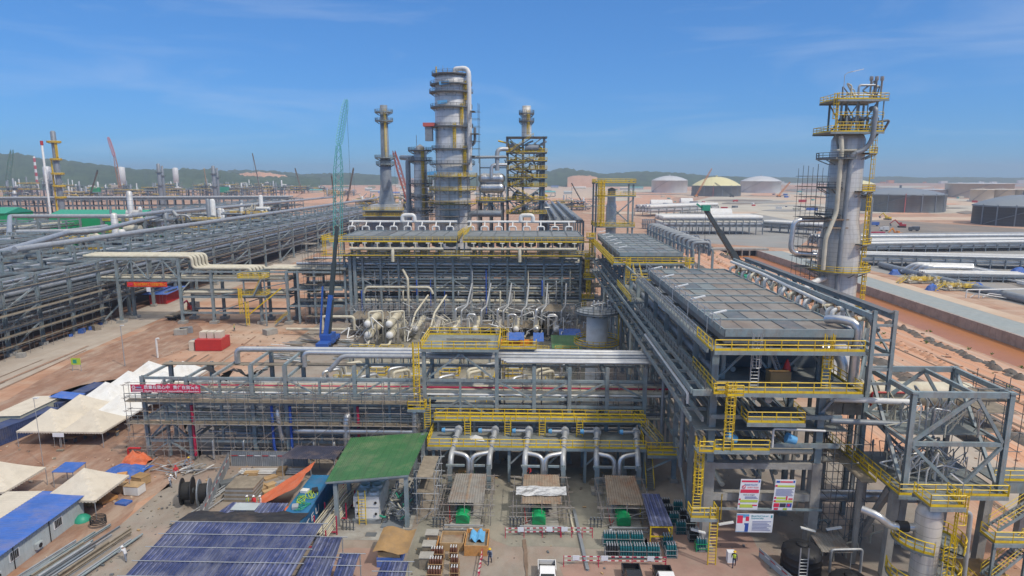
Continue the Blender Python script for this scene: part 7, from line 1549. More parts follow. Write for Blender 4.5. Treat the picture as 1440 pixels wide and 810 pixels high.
# long cabin with blue roof
t = T('site_cabin', 'long pale site cabin with bright blue roof at the left edge', 'cabin', (-55.3, 60, 0)); x0, x1, y0, y1 = -57.6, -53.0, 49, 69.2
MB().box(x0, x1, y0, y1, .02, 2.75, 'cabin_wall').build('wall', t); mb = MB()
for k in range(int((y1-y0)/.5)): mb.box(x1 + .002, x1 + .03, y0 + .5*k, y0 + .5*k + .05, .1, 2.7, 'cabin_wall')
mb.build('wall_ribs', t)
MB().corr((x0 - .4, y0 - .4, 2.95), (x0 - .4, y1 + .4, 2.95), (x1 + .55, y1 + .4, 2.82), (x1 + .55, y0 - .4, 2.82), 60, .05, 'roof_brightblue').build('roof', t)
for y in (52.5, 58.8, 65): 
    w = MB().box(x1 + .005, x1 + .07, y - .65, y + .65, 1.05, 2.1, 'paint_white').build('window', t); mb = MB().box(x1 + .072, x1 + .082, y - .56, y + .56, 1.13, 2.02, 'glass_dark')
    for k in range(5): mb.box(x1 + .084, x1 + .1, y - .5 + .24*k, y - .46 + .24*k, 1.13, 2.02, 'galv')
    mb.build('barred_pane', t)
for y in (56.3, 61.8): MB().box(x1 + .04, x1 + .42, y - .45, y + .45, .5, 1.15, 'cabin_wall').tube([(x1 + .425, y, .82), (x1 + .44, y, .82)], .26, 'black', 14, smooth=False).build('air_conditioner', t)
MB().tube([(x1 + .06, y1 - 5.5, .05), (x1 + .06, y1 - 5.5, 2.7)], .05, 'black', 5).tube([(x1 + .06, y1 - 10.5, .05), (x1 + .06, y1 - 10.5, 2.7)], .05, 'black', 5).build('drain_pipe', t)
def cabin(label, cx, cy, w, d, h, wall, roof, rz=0, win=()):
    t = T('site_cabin', label, 'cabin', (cx, cy, .02), None, rz)
    for nm, mb in (('wall', MB().box(-w/2, w/2, -d/2, d/2, 0, h, wall)), ('roof', MB().corr((-w/2 - .2, -d/2 - .2, h + .02), (-w/2 - .2, d/2 + .2, h + .02), (w/2 + .2, d/2 + .2, h + .16), (w/2 + .2, -d/2 - .2, h + .16), int(d/.4), .04, roof))): mb.build(nm).parent = t
    for y in win: MB().box(w/2 + .005, w/2 + .06, y - .6, y + .6, 1, 2, 'glass_dark').build('window').parent = t
    return t
cabin('beige cabin with pale roof at the left edge behind the blue containers', -81.8, 97.5, 4.5, 9, 3, 'cabin_beige', 'tent_cream', 0, (-2.5, 1))
cabin('low cream roofed cabin between the cut-off tent and the blue roofed cabin', -60.5, 66, 4, 7.5, 2.6, 'cabin_wall', 'tent_cream', 0, (0,))
X, Y = g(38, 557, 3); one(MB().corr((-80.6, 100.5, 3.5), (-80.6, 103.5, 3.5), (-76.4, 103.5, 3.1), (-76.4, 100.5, 3.1), 9, .05, 'roof_brightblue').tube([(-76.6, 100.7, .02), (-76.6, 100.7, 3.1)], .05, 'galv', 5).tube([(-76.6, 103.3, .02), (-76.6, 103.3, 3.1)], .05, 'galv', 5), 'awning', 'small bright blue awning on the corner of the beige cabin', 'awning', (-78, 102, 0))
cbox('container', 'dark blue container nearest the left edge below the beige cabin', 'container', (-79.6, 93.4, .02), 2.5, 10, 2.6, -.25, 'container_blue')
t = cbox('container', 'dark blue container with white lettering and weathered roof beside the tent camp', 'container', (-79.2, 105.5, .02), 2.5, 11, 2.6, -.06, 'container_blue')
X, Y = -60.5, 77.2
tarp_shelter('small blue awning on poles between the tents', 72, 103, 664, 2.2, 2.6, 'tarp_blue', drop=.2)
for i, (px, py, r, hh, m, lb) in enumerate(((192, 652, 1.9, 1.7, 'tarp_orange', 'red-orange tarpaulin heap at the left foot of the front rack'), (178, 664, 2.6, .9, 'tarp_blue', 'blue tarpaulin heap beside the red-orange one'), (82, 742, .1, .1, 'tarp_blue', ''))):
    if not lb: continue
    X, Y = g(px, py); K = 8; r_ = random.Random(i); vs = []
    for a in range(K+1):
        for b in range(K+1):
            u, v = 2*a/K - 1, 2*b/K - 1; e = max(0, 1 - (u*u + v*v)*.75); vs.append((X + r*u + r_.uniform(-.15, .15), Y + r*.8*v + r_.uniform(-.15, .15), .03 + hh*e*(1 + r_.uniform(-.25, .25))))
    one(MB().add(vs, [(a*(K+1) + b, (a+1)*(K+1) + b, (a+1)*(K+1) + b+1, a*(K+1) + b+1) for a in range(K) for b in range(K)], m), 'tarpaulin', lb, 'tarp', (X, Y, 0))
# crates by the single tent
def crate(label, px, py, w, d, h, rz, m, lid=None, z=.02, group=None):
    X, Y = g(px, py); t = T('crate', label, 'crate', (X, Y, z), group, rz); mb = MB().box(-w/2, w/2, -d/2, d/2, .08, h, m); mb.build('box').parent = t
    mb = MB()
    for x in (-w*.4, 0, w*.4): mb.box(x - .06, x + .06, -d/2 - .03, d/2 + .03, 0, .08, 'wood')
    for x in (-w/2 + .06, w/2 - .06): mb.box(x - .06, x + .06, -d/2 - .03, -d/2 - .002, .1, h - .02, m)
    mb.build('battens').parent = t
    if lid: MB().box(-w/2 - .04, w/2 + .04, -d/2 - .04, d/2 + .04, h + .002, h + .06, lid).build('lid').parent = t
crate('white sided crate with plywood lid near the single tent', 190, 694, 2, 1.4, 1.2, -.1, 'white', 'wood'); crate('plywood crate left of the white sided one', 169, 691, 1.5, 1.2, 1, .1, 'wood', 'wood')
crate('plywood crate behind the white sided one', 199, 680, 1.8, 1.4, 1.1, -.3, 'wood', 'tarp_brown'); crate('brown box at the open side of the single tent', 172, 675, 1.2, 1, .9, .4, 'wood_orange'); crate('low open timber tray under the single tent edge', 146, 703, 2.6, 2, .4, -.4, 'wood_orange')
rr = random.Random(44)
for i in range(5): crate('cardboard carton standing under the single tent', 132 + rr.uniform(-6, 22), 700 + rr.uniform(-6, 14), .9, .8, rr.uniform(.5, 1), rr.uniform(0, 1), 'wood', group='cartons under the single tent')
one(MB().obox((*g(174, 708), .02), 1.6, 1.1, .25, -.2, 'tarp_blue'), 'tarpaulin', 'folded bright blue sheet on the paving near the crates', 'tarp', (*g(174, 708), 0))
X, Y = g(116, 732); one(MB().lathe((X, Y, .02), [(.9, 0), (.8, .4), (.4, .7), (.05, .8)], 'crane_green', 9), 'tarpaulin', 'small heap of bright green sheeting at the end of the blue roofed cabin', 'tarp', (X, Y, 0))
# steel lengths laid out beside the cabin
for i in range(22):
    x = -51.8 + (i % 11)*.62 + rr.uniform(-.12, .12); y0 = 54.5 + rr.uniform(-2, 3); L = rr.choice((6, 8, 9, 11)); z = .12 + .22*(i // 11); sl = .20
    m = rr.choice(('steel', 'steel', 'galv', 'greypipe', 'plank', 'steel_far', 'tarp_sky' if i == 9 else 'galv')); mb = MB()
    if i % 3: mb.hb((x, y0, z), (x + L*sl, y0 + L, z), .2, .22, m)
    else: mb.tube([(x, y0, z), (x + L*sl, y0 + L, z)], .13, m, 8)
    one(mb, 'steel_length', 'long steel section laid out on the ground beside the blue roofed cabin', 'steel section', (x, y0, 0), 'steel sections beside the blue roofed cabin')
X, Y = g(139, 741); one(MB().tube([(X + .85*math.cos(a*.4) , Y + .7*math.sin(a*.4), .45 + .012*a) for a in range(70)], .06, 'black', 5), 'cable_coil', 'coil of black cable on the steel sections', 'cable', (X, Y, 0))
for i in range(26):
    a, r_ = rr.uniform(0, 6.3), rr.uniform(0, 1); x, y = -48.5 + 5.5*r_*math.cos(a), 80.5 + 2.6*r_*math.sin(a); an = rr.uniform(0, 3.1); L = rr.uniform(1.2, 3.5); z = .1 + rr.uniform(0, 1.0)*(1 - r_)
    one(MB().tube([(x, y, z), (x + L*math.cos(an), y + L*math.sin(an), z + rr.uniform(-.05, .5))], .06, 'galv', 5).beam((x + .2, y, z + .1), (x + .2 + L*.5*math.cos(an + 1), y + L*.5*math.sin(an + 1), z + .12), .2, .05, rr.choice(('plank', 'galv', 'white'))), 'scaffold_tube', 'loose scaffold tube in the heap at the left foot of the front rack', 'scaffold tube', (x, y, 0), 'loose scaffold tubes at the left foot of the front rack')
pipe_thing('red hydrant pipe hooked over at the left foot of the front rack', [(-56.6, 83.6, .02), (-56.6, 83.6, 2.2), (-54.8, 83.6, 2.2)], .16, 'paint_red', 8)
# cable drums
for i, (px, py, m) in enumerate(((265, 708, 'black'), (289, 710, 'greypipe'))):
    X, Y = g(px, py); t = T('cable_drum', ('black cable drum standing on edge beside the grey fence', 'grey cable drum standing on edge against the grey fence')[i], 'cable drum', (X, Y, 0)); R0 = 1.65
    for nm, a, b, r in (('flange', -.62, -.52, R0), ('flange', .52, .62, R0), ('core', -.52, .52, 1.1)): MB().tube([(X + a, Y + a*.3, R0 + .02), (X + b, Y + b*.3, R0 + .02)], r, m if nm == 'flange' else 'rubber', 28, smooth=False).build(nm, t)
    MB().tube([(X + .625, Y + .19, R0), (X + .66, Y + .2, R0)], .35, 'steel_dark', 14, smooth=False).build('hub', t)
# fence round the work yard
def panel_fence(label, p, q, h, m):
    p, q = V((*p, .02)), V((*q, .02)); t = T('site_fence', label, 'fence', tuple(p)); d = q - p; k = max(1, round(d.length/2)); nrm = V((-d.y, d.x, 0)).normalized()
    for i in range(k):
        a, b = p + d*i/k, p + d*(i + .98)/k; mb = MB(); c = 8
        vs = [a + (b-a)*j/(2*c) + nrm*(.04 if j % 2 else 0) + V((0, 0, z)) for j in range(2*c + 1) for z in (0, h)]; o = len(vs); vs = vs + [v + nrm*.02 for v in vs]
        mb.add(vs, [(2*j, 2*j+2, 2*j+3, 2*j+1) for j in range(2*c)] + [(o+2*j, o+2*j+1, o+2*j+3, o+2*j+2) for j in range(2*c)] + [(2*j+1, 2*j+3, o+2*j+3, o+2*j+1) for j in range(2*c)], m).build('panel', t)
    mb = MB()
    for i in range(k + 1): c = p + d*i/k; mb.tube([c, c + V((0, 0, h + .1))], .05, 'galv', 5)
    mb.build('posts', t)
    mb = MB()
    for i in range(k*2):
        a, b = p + d*(i + .1)/(2*k), p + d*(i + .9)/(2*k); mb.beam(a - nrm*.06 + V((0, 0, h*.72)), b - nrm*.06 + V((0, 0, h*.72)), .02, .1, 'paint_white' if i % 2 else 'paint_red')
    mb.build('warning_tape', t)
panel_fence('grey corrugated fence on the left side of the work yard', (-37.8, 67), (-41.8, 82.6), 2.1, 'greypipe'); panel_fence('grey corrugated fence across the back of the work yard', (-41.6, 82.9), (-30.8, 83), 2.2, 'greypipe')
t = T('shelter', 'low shelter with dark navy corrugated roof behind the azure container', 'shelter', (-29, 81, 0)); MB().corr((-33.2, 78.8, 3.1), (-25.6, 78.8, 3.1), (-25.4, 82.6, 3.3), (-32.2, 82.6, 3.3), 26, .06, 'roof_navy').build('roof', t)
for x in (-32.8, -29, -25.8): MB().tube([(x, 79, .02), (x, 79, 3.05)], .06, 'galv', 6).tube([(x, 82.4, .02), (x, 82.4, 3.2)], .06, 'galv', 6).build('post', t)
t = cbox('container', 'azure blue container with littered roof and white letters on its side', 'container', (-26.2, 69.2, .02), 2.5, 12.2, 2.6, 0, 'container_azure')
text('T E U', 1.25, 'paper', t, (-26.2 + 1.36, 65.2, 1.35), (R(90), 0, R(90)), width=4.4)
MB().lathe((0, 0, 0), [(.01, 0)]*2, 'leaf', 3)
for i in range(7):
    x, y = -26.2 + rr.uniform(-.8, .8), rr.uniform(67, 74.5); mb = MB(); m = ('crane_green', 'vest_lime', 'black', 'white', 'crane_green', 'galv', 'vest_lime')[i]
    mb.tube([(x + .8*math.cos(a*.8 + i)*(1 - a*.02), y + .9*math.sin(a*.7), 2.68 + .005*a) for a in range(34)], .035, m, 4) if i in (0, 1, 4, 6) else mb.obox((x, y, 2.64), .9, .7, .3, i, m)
    one(mb, 'hose_coil' if i in (0, 1, 4, 6) else 'bundle', ('dark green hose coil', 'lime green hose coil', 'black bundle', 'white bundle', 'small green hose coil', 'grey bundle', 'second lime hose coil')[i] + ' on the roof of the azure container', 'hose' if i in (0, 1, 4, 6) else 'bundle', (x, y, 2.64))
mb = MB(); K = 10; r_ = random.Random(2); vs = []
for a in range(K+1):
    for b in range(K+1):
        u, v = a/K, b/K; px0 = -33.0 + 6.2*u; vs.append((-33.2 + 5.6*u + r_.uniform(-.05, .05), 69.6 + 8*v*(.45 + .55*u) + r_.uniform(-.05, .05), .8 + 2.9*u - .9*math.sin(v*math.pi*1.0)*(1 - u)*.3 - .55*abs(math.sin(v*7))*u*.4 + r_.uniform(-.06, .06)))
one(mb.add(vs, [(a*(K+1) + b, (a+1)*(K+1) + b, (a+1)*(K+1) + b+1, a*(K+1) + b+1) for a in range(K) for b in range(K)], 'tarp_orange', True), 'tarpaulin', 'bright orange tarpaulin slung from the azure container over the work yard', 'tarp', (-29.5, 72, 0))
one(MB().obox((-28.4, 68.6, .02), 1.9, 1.2, 1.6, .2, 'tarp_orange'), 'tarpaulin', 'small orange sheet over a box against the azure container', 'tarp', (-28.4, 68.6, 0))
x0, y0 = g(312, 699); 
for i in range(7): one(MB().box(-38 + .05*i, -34.4 + .04*i, 73.0, 76.2, .03 + .27*i, .27 + .27*i, 'galv' if i % 2 else 'plank'), 'plank_stack', 'layer of boards in the square timber stack in the work yard', 'boards', (-36.2, 74.6, .03 + .27*i), 'boards of the square timber stack')
for i in range(18):
    x, y = rr.uniform(-39.5, -32), rr.uniform(68.5, 81); 
    if -38.6 < x < -33.8 and 72.4 < y < 76.8: x, y = x - 3 if x < -36 else x + 3, y + 3
    one(MB().obox((x, y, .03), rr.uniform(.6, 2.4), rr.uniform(.5, 1.6), rr.uniform(.2, .9), rr.uniform(0, 3), rr.choice(('wood', 'plank', 'galv', 'tarp_brown', 'steel_dark', 'wood'))), 'stored_box', 'box or bundle of fittings stored on the floor of the work yard', 'box', (x, y, 0), 'boxes stored in the work yard')
for i in range(14):
    x, y = -40.6 + rr.uniform(0, 2), 70 + i*.7; one(MB().tube([(x, y - 2, .2), (x + 1.4, y + 2.4, .25 + .1*(i % 3))], .07, 'galv', 6), 'scaffold_tube', 'scaffold tube lying along the grey fence of the work yard', 'scaffold tube', (x, y, 0), 'scaffold tubes along the work yard fence')
for i in range(6): one(MB().tube([(-39.5, 80.3 + .22*i, .2 + .1*(i % 2)), (-31, 80.6 + .22*i, .2 + .1*(i % 2))], .08, 'white', 6), 'scaffold_tube', 'long pale tube lying along the back fence of the work yard', 'scaffold tube', (-35, 80.5, 0), 'long tubes along the back fence')
t = T('shelter', 'flat blue roofed store along the front of the work yard', 'shelter', (-31, 67, 0)); MB().corr((-35.2, 65.6, 2.6), (-27.8, 65.6, 2.6), (-27.8, 68, 2.7), (-34.4, 68, 2.7), 24, .05, 'roof_blue').box(-33.8, -31, 66.2, 67.8, 2.72, 2.78, 'cabin_wall').build('roof', t); MB().box(-34.6, -28.2, 66, 67.6, .02, 2.58, 'container_blue').build('wall', t)
t = cbox('container', 'teal container half hidden under black netting and the big blue roof', 'container', (-33.2, 62.6, .02), 2.5, 9, 2.6, R(90), 'container_teal')
text('www.site-hire', .34, 'paper', t, (-36.9, 62.6 - 1.36, 2.1), (R(90), 0, 0), width=2.2) if 0 else None
K = 14; r_ = random.Random(8); vs = [(-38.4 + 13.2*a/K + .6*b/4, 62.8 + 3.0*b/4, 3.0 + .12*math.sin(a*1.3) - .1*abs(b - 2) + r_.uniform(-.1, .1)) for a in range(K+1) for b in range(5)]
one(MB().add(vs, [(a*5 + b, (a+1)*5 + b, (a+1)*5 + b+1, a*5 + b+1) for a in range(K) for b in range(4)], 'black_sheet', False), 'netting', 'long strip of black netting between the big blue roof and the work yard', 'netting', (-32, 64, 2.6))
K = 8; vs = [(-40.6 + 2.6*a/K, 64.4 + 3.6*b/4, 2.2*(1 - b/5)*(.5 + .5*a/K) + r_.uniform(-.12, .12) + .2) for a in range(K+1) for b in range(5)]
one(MB().add(vs, [(a*5 + b, (a+1)*5 + b, (a+1)*5 + b+1, a*5 + b+1) for a in range(K) for b in range(4)], 'black_sheet'), 'netting', 'crumpled black sheeting at the corner of the grey fence', 'netting', (-39.5, 66, 0))
def blue_roof(label, pts, z, k, poles=4, m='roof_blue', group=None):
    (a, b, c, d) = [V((*p, z + dz)) for p, dz in pts]; t = T('shelter', label, 'shelter', ((a.x + b.x)/2, a.y, 0), group)
    n = max(1, round((b-a).length/4)); 
    for q in range(poles): u0, u1, dz = q/poles, min(1, (q + 1.04)/poles), V((0, 0, .05*(q % 2))); MB().corr(a + (d-a)*u0 + dz, b + (c-b)*u0 + dz, b + (c-b)*u1 + dz, a + (d-a)*u1 + dz, k, .12, m).build('roof_sheet', t)
    mb = MB()
    for i in range(poles + 1):
        u = i/poles; p, q = a + (d-a)*u, b + (c-b)*u; mb.tube([p + V((-.6, 0, .13)), q + V((.6, 0, .13))], .05, 'galv', 5)
    mb.build('tie_tube', t)
    for p in (a, b, c, d, (a+b)/2, (c+d)/2): MB().tube([(p.x, p.y + .1, .02), (p.x, p.y + .1, p.z)], .06, 'galv', 6).build('post', t)
    return t
blue_roof('big ribbed blue sheet roof with scaffold tubes across it at the bottom left', (((-37.9, 53.4), -.1), ((-22.3, 53.4), -.1), ((-22.0, 62.4), .25), ((-37.9, 62.4), .25)), 3.1, 32, 4)
blue_roof('ribbed blue sheet roof just right of the big one', (((-21.9, 53.6), -.1), ((-18.6, 53.6), -.1), ((-19.3, 60.3), .2), ((-21.9, 60.3), .2)), 2.9, 11, 2)
blue_roof('small ribbed blue sheet roof, third from the left at the bottom', (((-18.4, 54.0), 0), ((-16.6, 54.0), 0), ((-16.8, 57.8), .15), ((-18.8, 57.8), .15)), 2.7, 6, 2)
blue_roof('small ribbed blue sheet roof at the bottom edge below the brown tarpaulin', (((-14.4, 53.6), 0), ((-11.6, 53.6), 0), ((-11.7, 56.6), .15), ((-14.2, 56.6), .15)), 2.7, 9, 2)
for i in range(40):
    x, y, = -23.4 + rr.uniform(-.9, 1.1), rr.uniform(62.5, 64.5); z = .5 + rr.uniform(0, 1.5); one(MB().tube([(x, y, z), (x + 1.0, y + rr.uniform(9, 12), z + rr.uniform(-.1, .1))], .07, 'cream' if i % 3 else 'galv', 6), 'scaffold_tube', 'long pale scaffold tube stacked between the azure container and the green roof', 'scaffold tube', (x, y, 0), 'pale scaffold tubes stacked beside the green roofed shelter')
t = T('tube_rack', 'rusty red post rack holding the pale scaffold tubes', 'rack', (-22.6, 68, 0))
for y in (63, 66, 69, 72, 75): MB().beam((-24.4 + (y - 63)*.08, y, .02), (-24.4 + (y - 63)*.08, y, 2.3), .12, .12, 'crimson').beam((-21.9 + (y - 63)*.08, y, .02), (-21.9 + (y - 63)*.08, y, 2.3), .12, .12, 'crimson').beam((-24.4 + (y-63)*.08, y, .35), (-21.9 + (y-63)*.08, y, .35), .12, .12, 'crimson').build('post_frame', t)

# green roofed shelter with a chiller
t = T('shelter', 'open shelter with a big plain green roof on grey posts, pipework beneath', 'shelter', (-18, 67.5, 0))
A, B, C, D = (-23.0, 67.0, 5.9), (-13.5, 67.0, 6.9), (-13.3, 79.6, 6.7), (-23.6, 79.4, 5.9)
MB().corr(A, B, C, D, 40, .035, 'roof_green', .03).beam((A[0], A[1] - .03, A[2] - .12), (B[0], B[1] - .03, B[2] - .12), .06, .2, 'steel').build('roof_sheet', t)
for x, y in ((-22, 67.4), (-13.9, 67.4), (-22.2, 73.2), (-13.9, 73.2), (-22.4, 79), (-13.9, 79)): MB().hb((x, y, .3), (x, y, 5.75 + (1 if x > -15 else .0)), .45, .45, 'steel').box(x - .5, x + .5, y - .5, y + .5, .02, .32, 'concrete').build('post', t)
MB().beam((-22, 67.4, 5.6), (-13.9, 67.4, 6.5), .2, .3, 'steel').beam((-22.4, 79, 5.6), (-13.9, 79, 6.4), .2, .3, 'steel').build('rafter', t)
t = T('chiller_unit', 'white chiller with four fans and yellow ladder under the green roof', 'chiller', (-18.8, 70, 0))
MB().box(-20.4, -17.4, 68.6, 74, 2.0, 3.3, 'white').box(-20.3, -17.5, 68.7, 74, .5, 1.95, 'paint_white').box(-20.6, -17.2, 68.4, 74.2, .05, .48, 'greypipe').build('casing', t)
for x in (-19.6, -18.2):
    for y in (69.6, 71.2, 72.8): MB().lathe((x, y, 3.3), [(.62, 0), (.62, .3), (.5, .3), (.45, .1), (.1, .08)], 'white', 16).build('fan', t)
MB().ladder((-19.3, 68.2, .05), 3.3, (0, -1, 0), w=.8, cage=False, r=.05).build('ladder', t)
for z in (1.2, 2.6): MB().tube([(-19.9, 68.55, z), (-19.9, 68.5, z)], .16, 'black', 10, smooth=False).tube([(-17.8, 68.55, z), (-17.8, 68.5, z)], .16, 'black', 10, smooth=False).build('gauge', t)
t = T('pump_skid', 'dense skid of small pipes and valves beside the chiller under the green roof', 'pipework', (-15.6, 71, 0)); mb = MB(); r_ = random.Random(17)
for k in range(70):
    x, y, z = r_.uniform(-16.8, -14.2), r_.uniform(67.6, 76), r_.uniform(.3, 1.6); mb.pipe([(x, y, z), (x + r_.uniform(-.7, .7), y, z), (x + r_.uniform(-.7, .7), y + r_.uniform(-.8, .8), z + r_.uniform(.1, 1))], r_.uniform(.05, .12), r_.choice(('galv', 'greypipe', 'steel_dark', 'crane_green', 'silver', 'cream')), 6)
mb.build('pipework', t); MB().box(-17, -14, 67.5, 76.2, .04, .25, 'greypipe').build('base_frame', t)
def bottle_row(px, py, label):
    X, Y = g(px, py); t = T('fire_pot_rack', label, 'rack', (X, Y, 0), 'racks of four upright dark standpipes')
    for k in range(4): MB().tube([(X - .6 + .4*k, Y, .02), (X - .6 + .4*k, Y, 1.15), (X - .6 + .4*k, Y, 1.2), (X - .6 + .4*k, Y, 1.3)], [.07, .07, .14, .14], 'steel_dark', 8).build('standpipe', t)
    MB().box(X - .8, X + .8, Y + .1, Y + .15, .3, .38, 'galv').box(X - .8, X + .8, Y + .1, Y + .15, .9, .98, 'galv').build('rail', t)
bottle_row(490, 746, 'rack of four dark standpipes at the left front post of the green roof'); bottle_row(617, 742, 'rack of four dark standpipes left of the leftmost tin shed'); bottle_row(725, 742, 'rack of four dark standpipes left of the middle tin shed'); bottle_row(838, 742, 'rack of four dark standpipes left of the right tin shed')
one(MB().box(*sum(((g(375+130, 790)[0]-.6, g(375+130, 790)[0]+.6), (g(505, 752)[1]-.4, g(505, 752)[1]+.4)), ()), .05, .09, 'steel_dark'), 'drain_grate', 'dark drain grate in the pad before the green roofed shelter', 'grate', (*g(505, 752), .05))
t = T('wrapped_crate', 'wooden crate wrapped in blue sheet under a brown tarpaulin', 'crate', (-14.5, 61.5, 0)); MB().box(-15.7, -13.2, 60, 62.4, .04, 1.1, 'tarp_blue').box(-15.6, -13.3, 60.1, 62.3, 1.1, 1.7, 'wood').build('box', t)
K = 7; r_ = random.Random(6); vs = [(-16 + 3.6*a/K + .3*b/K, 59.7 + 3.8*b/K, 1.95 + .25*math.sin(a*.9) + .5*b/K + r_.uniform(-.06, .06)) for a in range(K+1) for b in range(K+1)]
MB().add(vs, [(a*(K+1) + b, (a+1)*(K+1) + b, (a+1)*(K+1) + b+1, a*(K+1) + b+1) for a in range(K) for b in range(K)], 'tarp_brown', True).build('tarpaulin', t)

# three tin roofed sheds with green machines
for i, (x0, x1, m, lb) in enumerate(((-9.5, -5.2, 'shed_tin', 'left tin roofed pump shed with grey sheets and one rusty strip'), (-.9, 3.9, 'shed_rust', 'middle tin roofed pump shed with silver foil across its roof'), (9.2, 13.4, 'shed_rust', 'right rusty tin roofed pump shed'))):
    t = T('pump_shed', lb, 'shed', ((x0+x1)/2, 69, 0)); ya, yb = 69.0, 75.2
    MB().corr((x0, ya, 2.5), (x1, ya, 2.5), (x1 - .15, yb, 3.1), (x0 + .3, yb, 3.1), 14, .05, m).build('roof_sheet', t)
    if i == 0: MB().corr((x0 + 2.0, ya + .05, 2.54), (x0 + 2.35, ya + .05, 2.54), (x0 + 2.4, yb, 3.14), (x0 + 2.1, yb, 3.14), 1, .05, 'shed_rust').build('rusty_sheet', t)
    for x in (x0 + .1, x1 - .1):
        for y in (ya + .2, yb - .2): MB().tube([(x, y, .02), (x, y, 3.3)], .05, 'tube', 6).build('post', t)
    mb = MB()
    for z in (1.3, 2.2): mb.tube([(x0 - 1.2, ya + .1, z), (x1 + 1.2, ya + .1, z)], .045, 'tube', 5).tube([(x0 - .8, yb, z + .6), (x1 + .8, yb, z + .6)], .045, 'tube', 5)
    for x in (x0 - .5, x1 + .5): mb.tube([(x, ya - 1, 1.4), (x, yb + 1, 1.4)], .045, 'tube', 5).tube([(x, ya + .1, .02), (x, ya + .1, 2.9)], .045, 'tube', 5)
    mb.build('scaffold_tube', t)
    if i == 1:
        K = 10; r_ = random.Random(5); vs = [(x0 - .6 + (x1 - x0 + 1.2)*a/K, 70.4 + 1.7*b/3 + r_.uniform(-.12, .12), 2.75 + .1*b + r_.uniform(0, .12)) for a in range(K+1) for b in range(4)]
        MB().add(vs, [(a*4 + b, (a+1)*4 + b, (a+1)*4 + b+1, a*4 + b+1) for a in range(K) for b in range(3)], 'foil').build('foil_sheet', t)
    xc = (x0 + x1)/2 - .3
    p = T('green_pump', 'bright green pump hood sticking out of the %s tin roofed shed' % ('left', 'middle', 'right')[i], 'pump', (xc, 68.6, 0))
    K = 8; vs = []
    for y in (70.5, 68.2):
        for k in range(K+1): a = math.pi*k/K; vs.append((xc - .78*math.cos(a), y - (.45*math.sin(a) if y < 70 else 0), .5 + 1.15*math.sin(a)**.6 if 0 < k < K else .35))
    MB().add(vs, [(k, k+1, K+2+k, K+1+k) for k in range(K)] + [tuple(range(K+1, 2*K+2))], 'green_machine').box(xc - .78, xc + .78, 68.3, 70.4, .3, 1.25, 'green_machine').build('hood', p)
    MB().box(x0 + .4, x1 - .4, 67.6, 75, .02, .3, 'concrete').build('plinth', p)
    MB().tube([(xc, 70.6, 1), (xc, 73.5, 1)], .6, 'greypipe', 12).pipe([(xc - 1, 71, .4), (xc - 1, 71, 1.8), (xc - 1, 74.4, 1.8)], .2, 'galv', 8).build('motor', p)
    MB().tube([(xc - 1.1, 69.2, .5), (xc - 1.5, 68.4, .3), (xc - 1.7, 70, 1.6)], .06, 'paint_red', 5).build('red_hose', p); mb = MB(); r_ = random.Random(i)
    for k in range(9): mb.obox((xc + r_.uniform(-1.6, 1.8), 67.3 + r_.uniform(0, .9), .305 if 0 else .04), .35, .28, .12, r_.uniform(0, 1), 'paper')
    mb.build('packing', p)
    MB().box(x0 - .2, x1 + .2, 66.7, 66.9, .9, 1.0, 'galv').box(x0 - .2, x1 + .2, 66.7, 66.9, .4, .5, 'galv').box(x0 - .2, x0 - .1, 66.7, 66.9, .02, 1, 'galv').box(x1 + .1, x1 + .2, 66.7, 66.9, .02, 1, 'galv').build('guard_rail', p)
scaffold('scaffolding stair tower between the green roof and the left tin shed', -13.0, -10.9, 68.6, 74.4, .02, 6.2, 1, 3, 1.9, 111, m='galv')
scaffold('scaffolding poles round the left tin roofed shed', -10.4, -4.4, 68.4, 75.8, .02, 2.6, 2, 2, 1.3, 112, planks=False, m='tube'); scaffold('scaffolding poles round the middle tin roofed shed', -1.8, 4.8, 68.4, 75.8, .02, 2.4, 2, 2, 1.2, 113, planks=False, m='tube'); scaffold('scaffolding poles round the right tin roofed shed', 8.4, 14.2, 68.4, 75.6, .02, 2.4, 2, 2, 1.2, 114, planks=False, m='tube')
rr = random.Random(123)
for i in range(16):
    x, y = rr.choice((-7.5, 1.8, 11)) + rr.uniform(-3, 3), rr.uniform(77.5, 82); one(MB().obox((x, y, .03), rr.uniform(.8, 2.2), rr.uniform(.3, 1), rr.uniform(.2, .9), rr.uniform(-.3, .3), rr.choice(('plank', 'galv', 'greypipe', 'green_machine', 'wood', 'plank'))), 'stored_box', 'board bundle or small machine in the shade below the valve platform', 'box', (x, y, 0), 'bundles in the shade below the valve platform')
one(MB().hb((6.1, 60, .14), (5.5, 72, .14), .35, .25, 'greypipe'), 'steel_beam', 'long dark steel beam lying on the paving between the middle and right sheds', 'beam', (5.8, 66, 0)); one(MB().beam((5.2, 66.8, .12), (4.9, 72, .12), .2, .2, 'cream'), 'timber', 'pale timber lying beside the long dark beam', 'timber', (5, 69, 0))
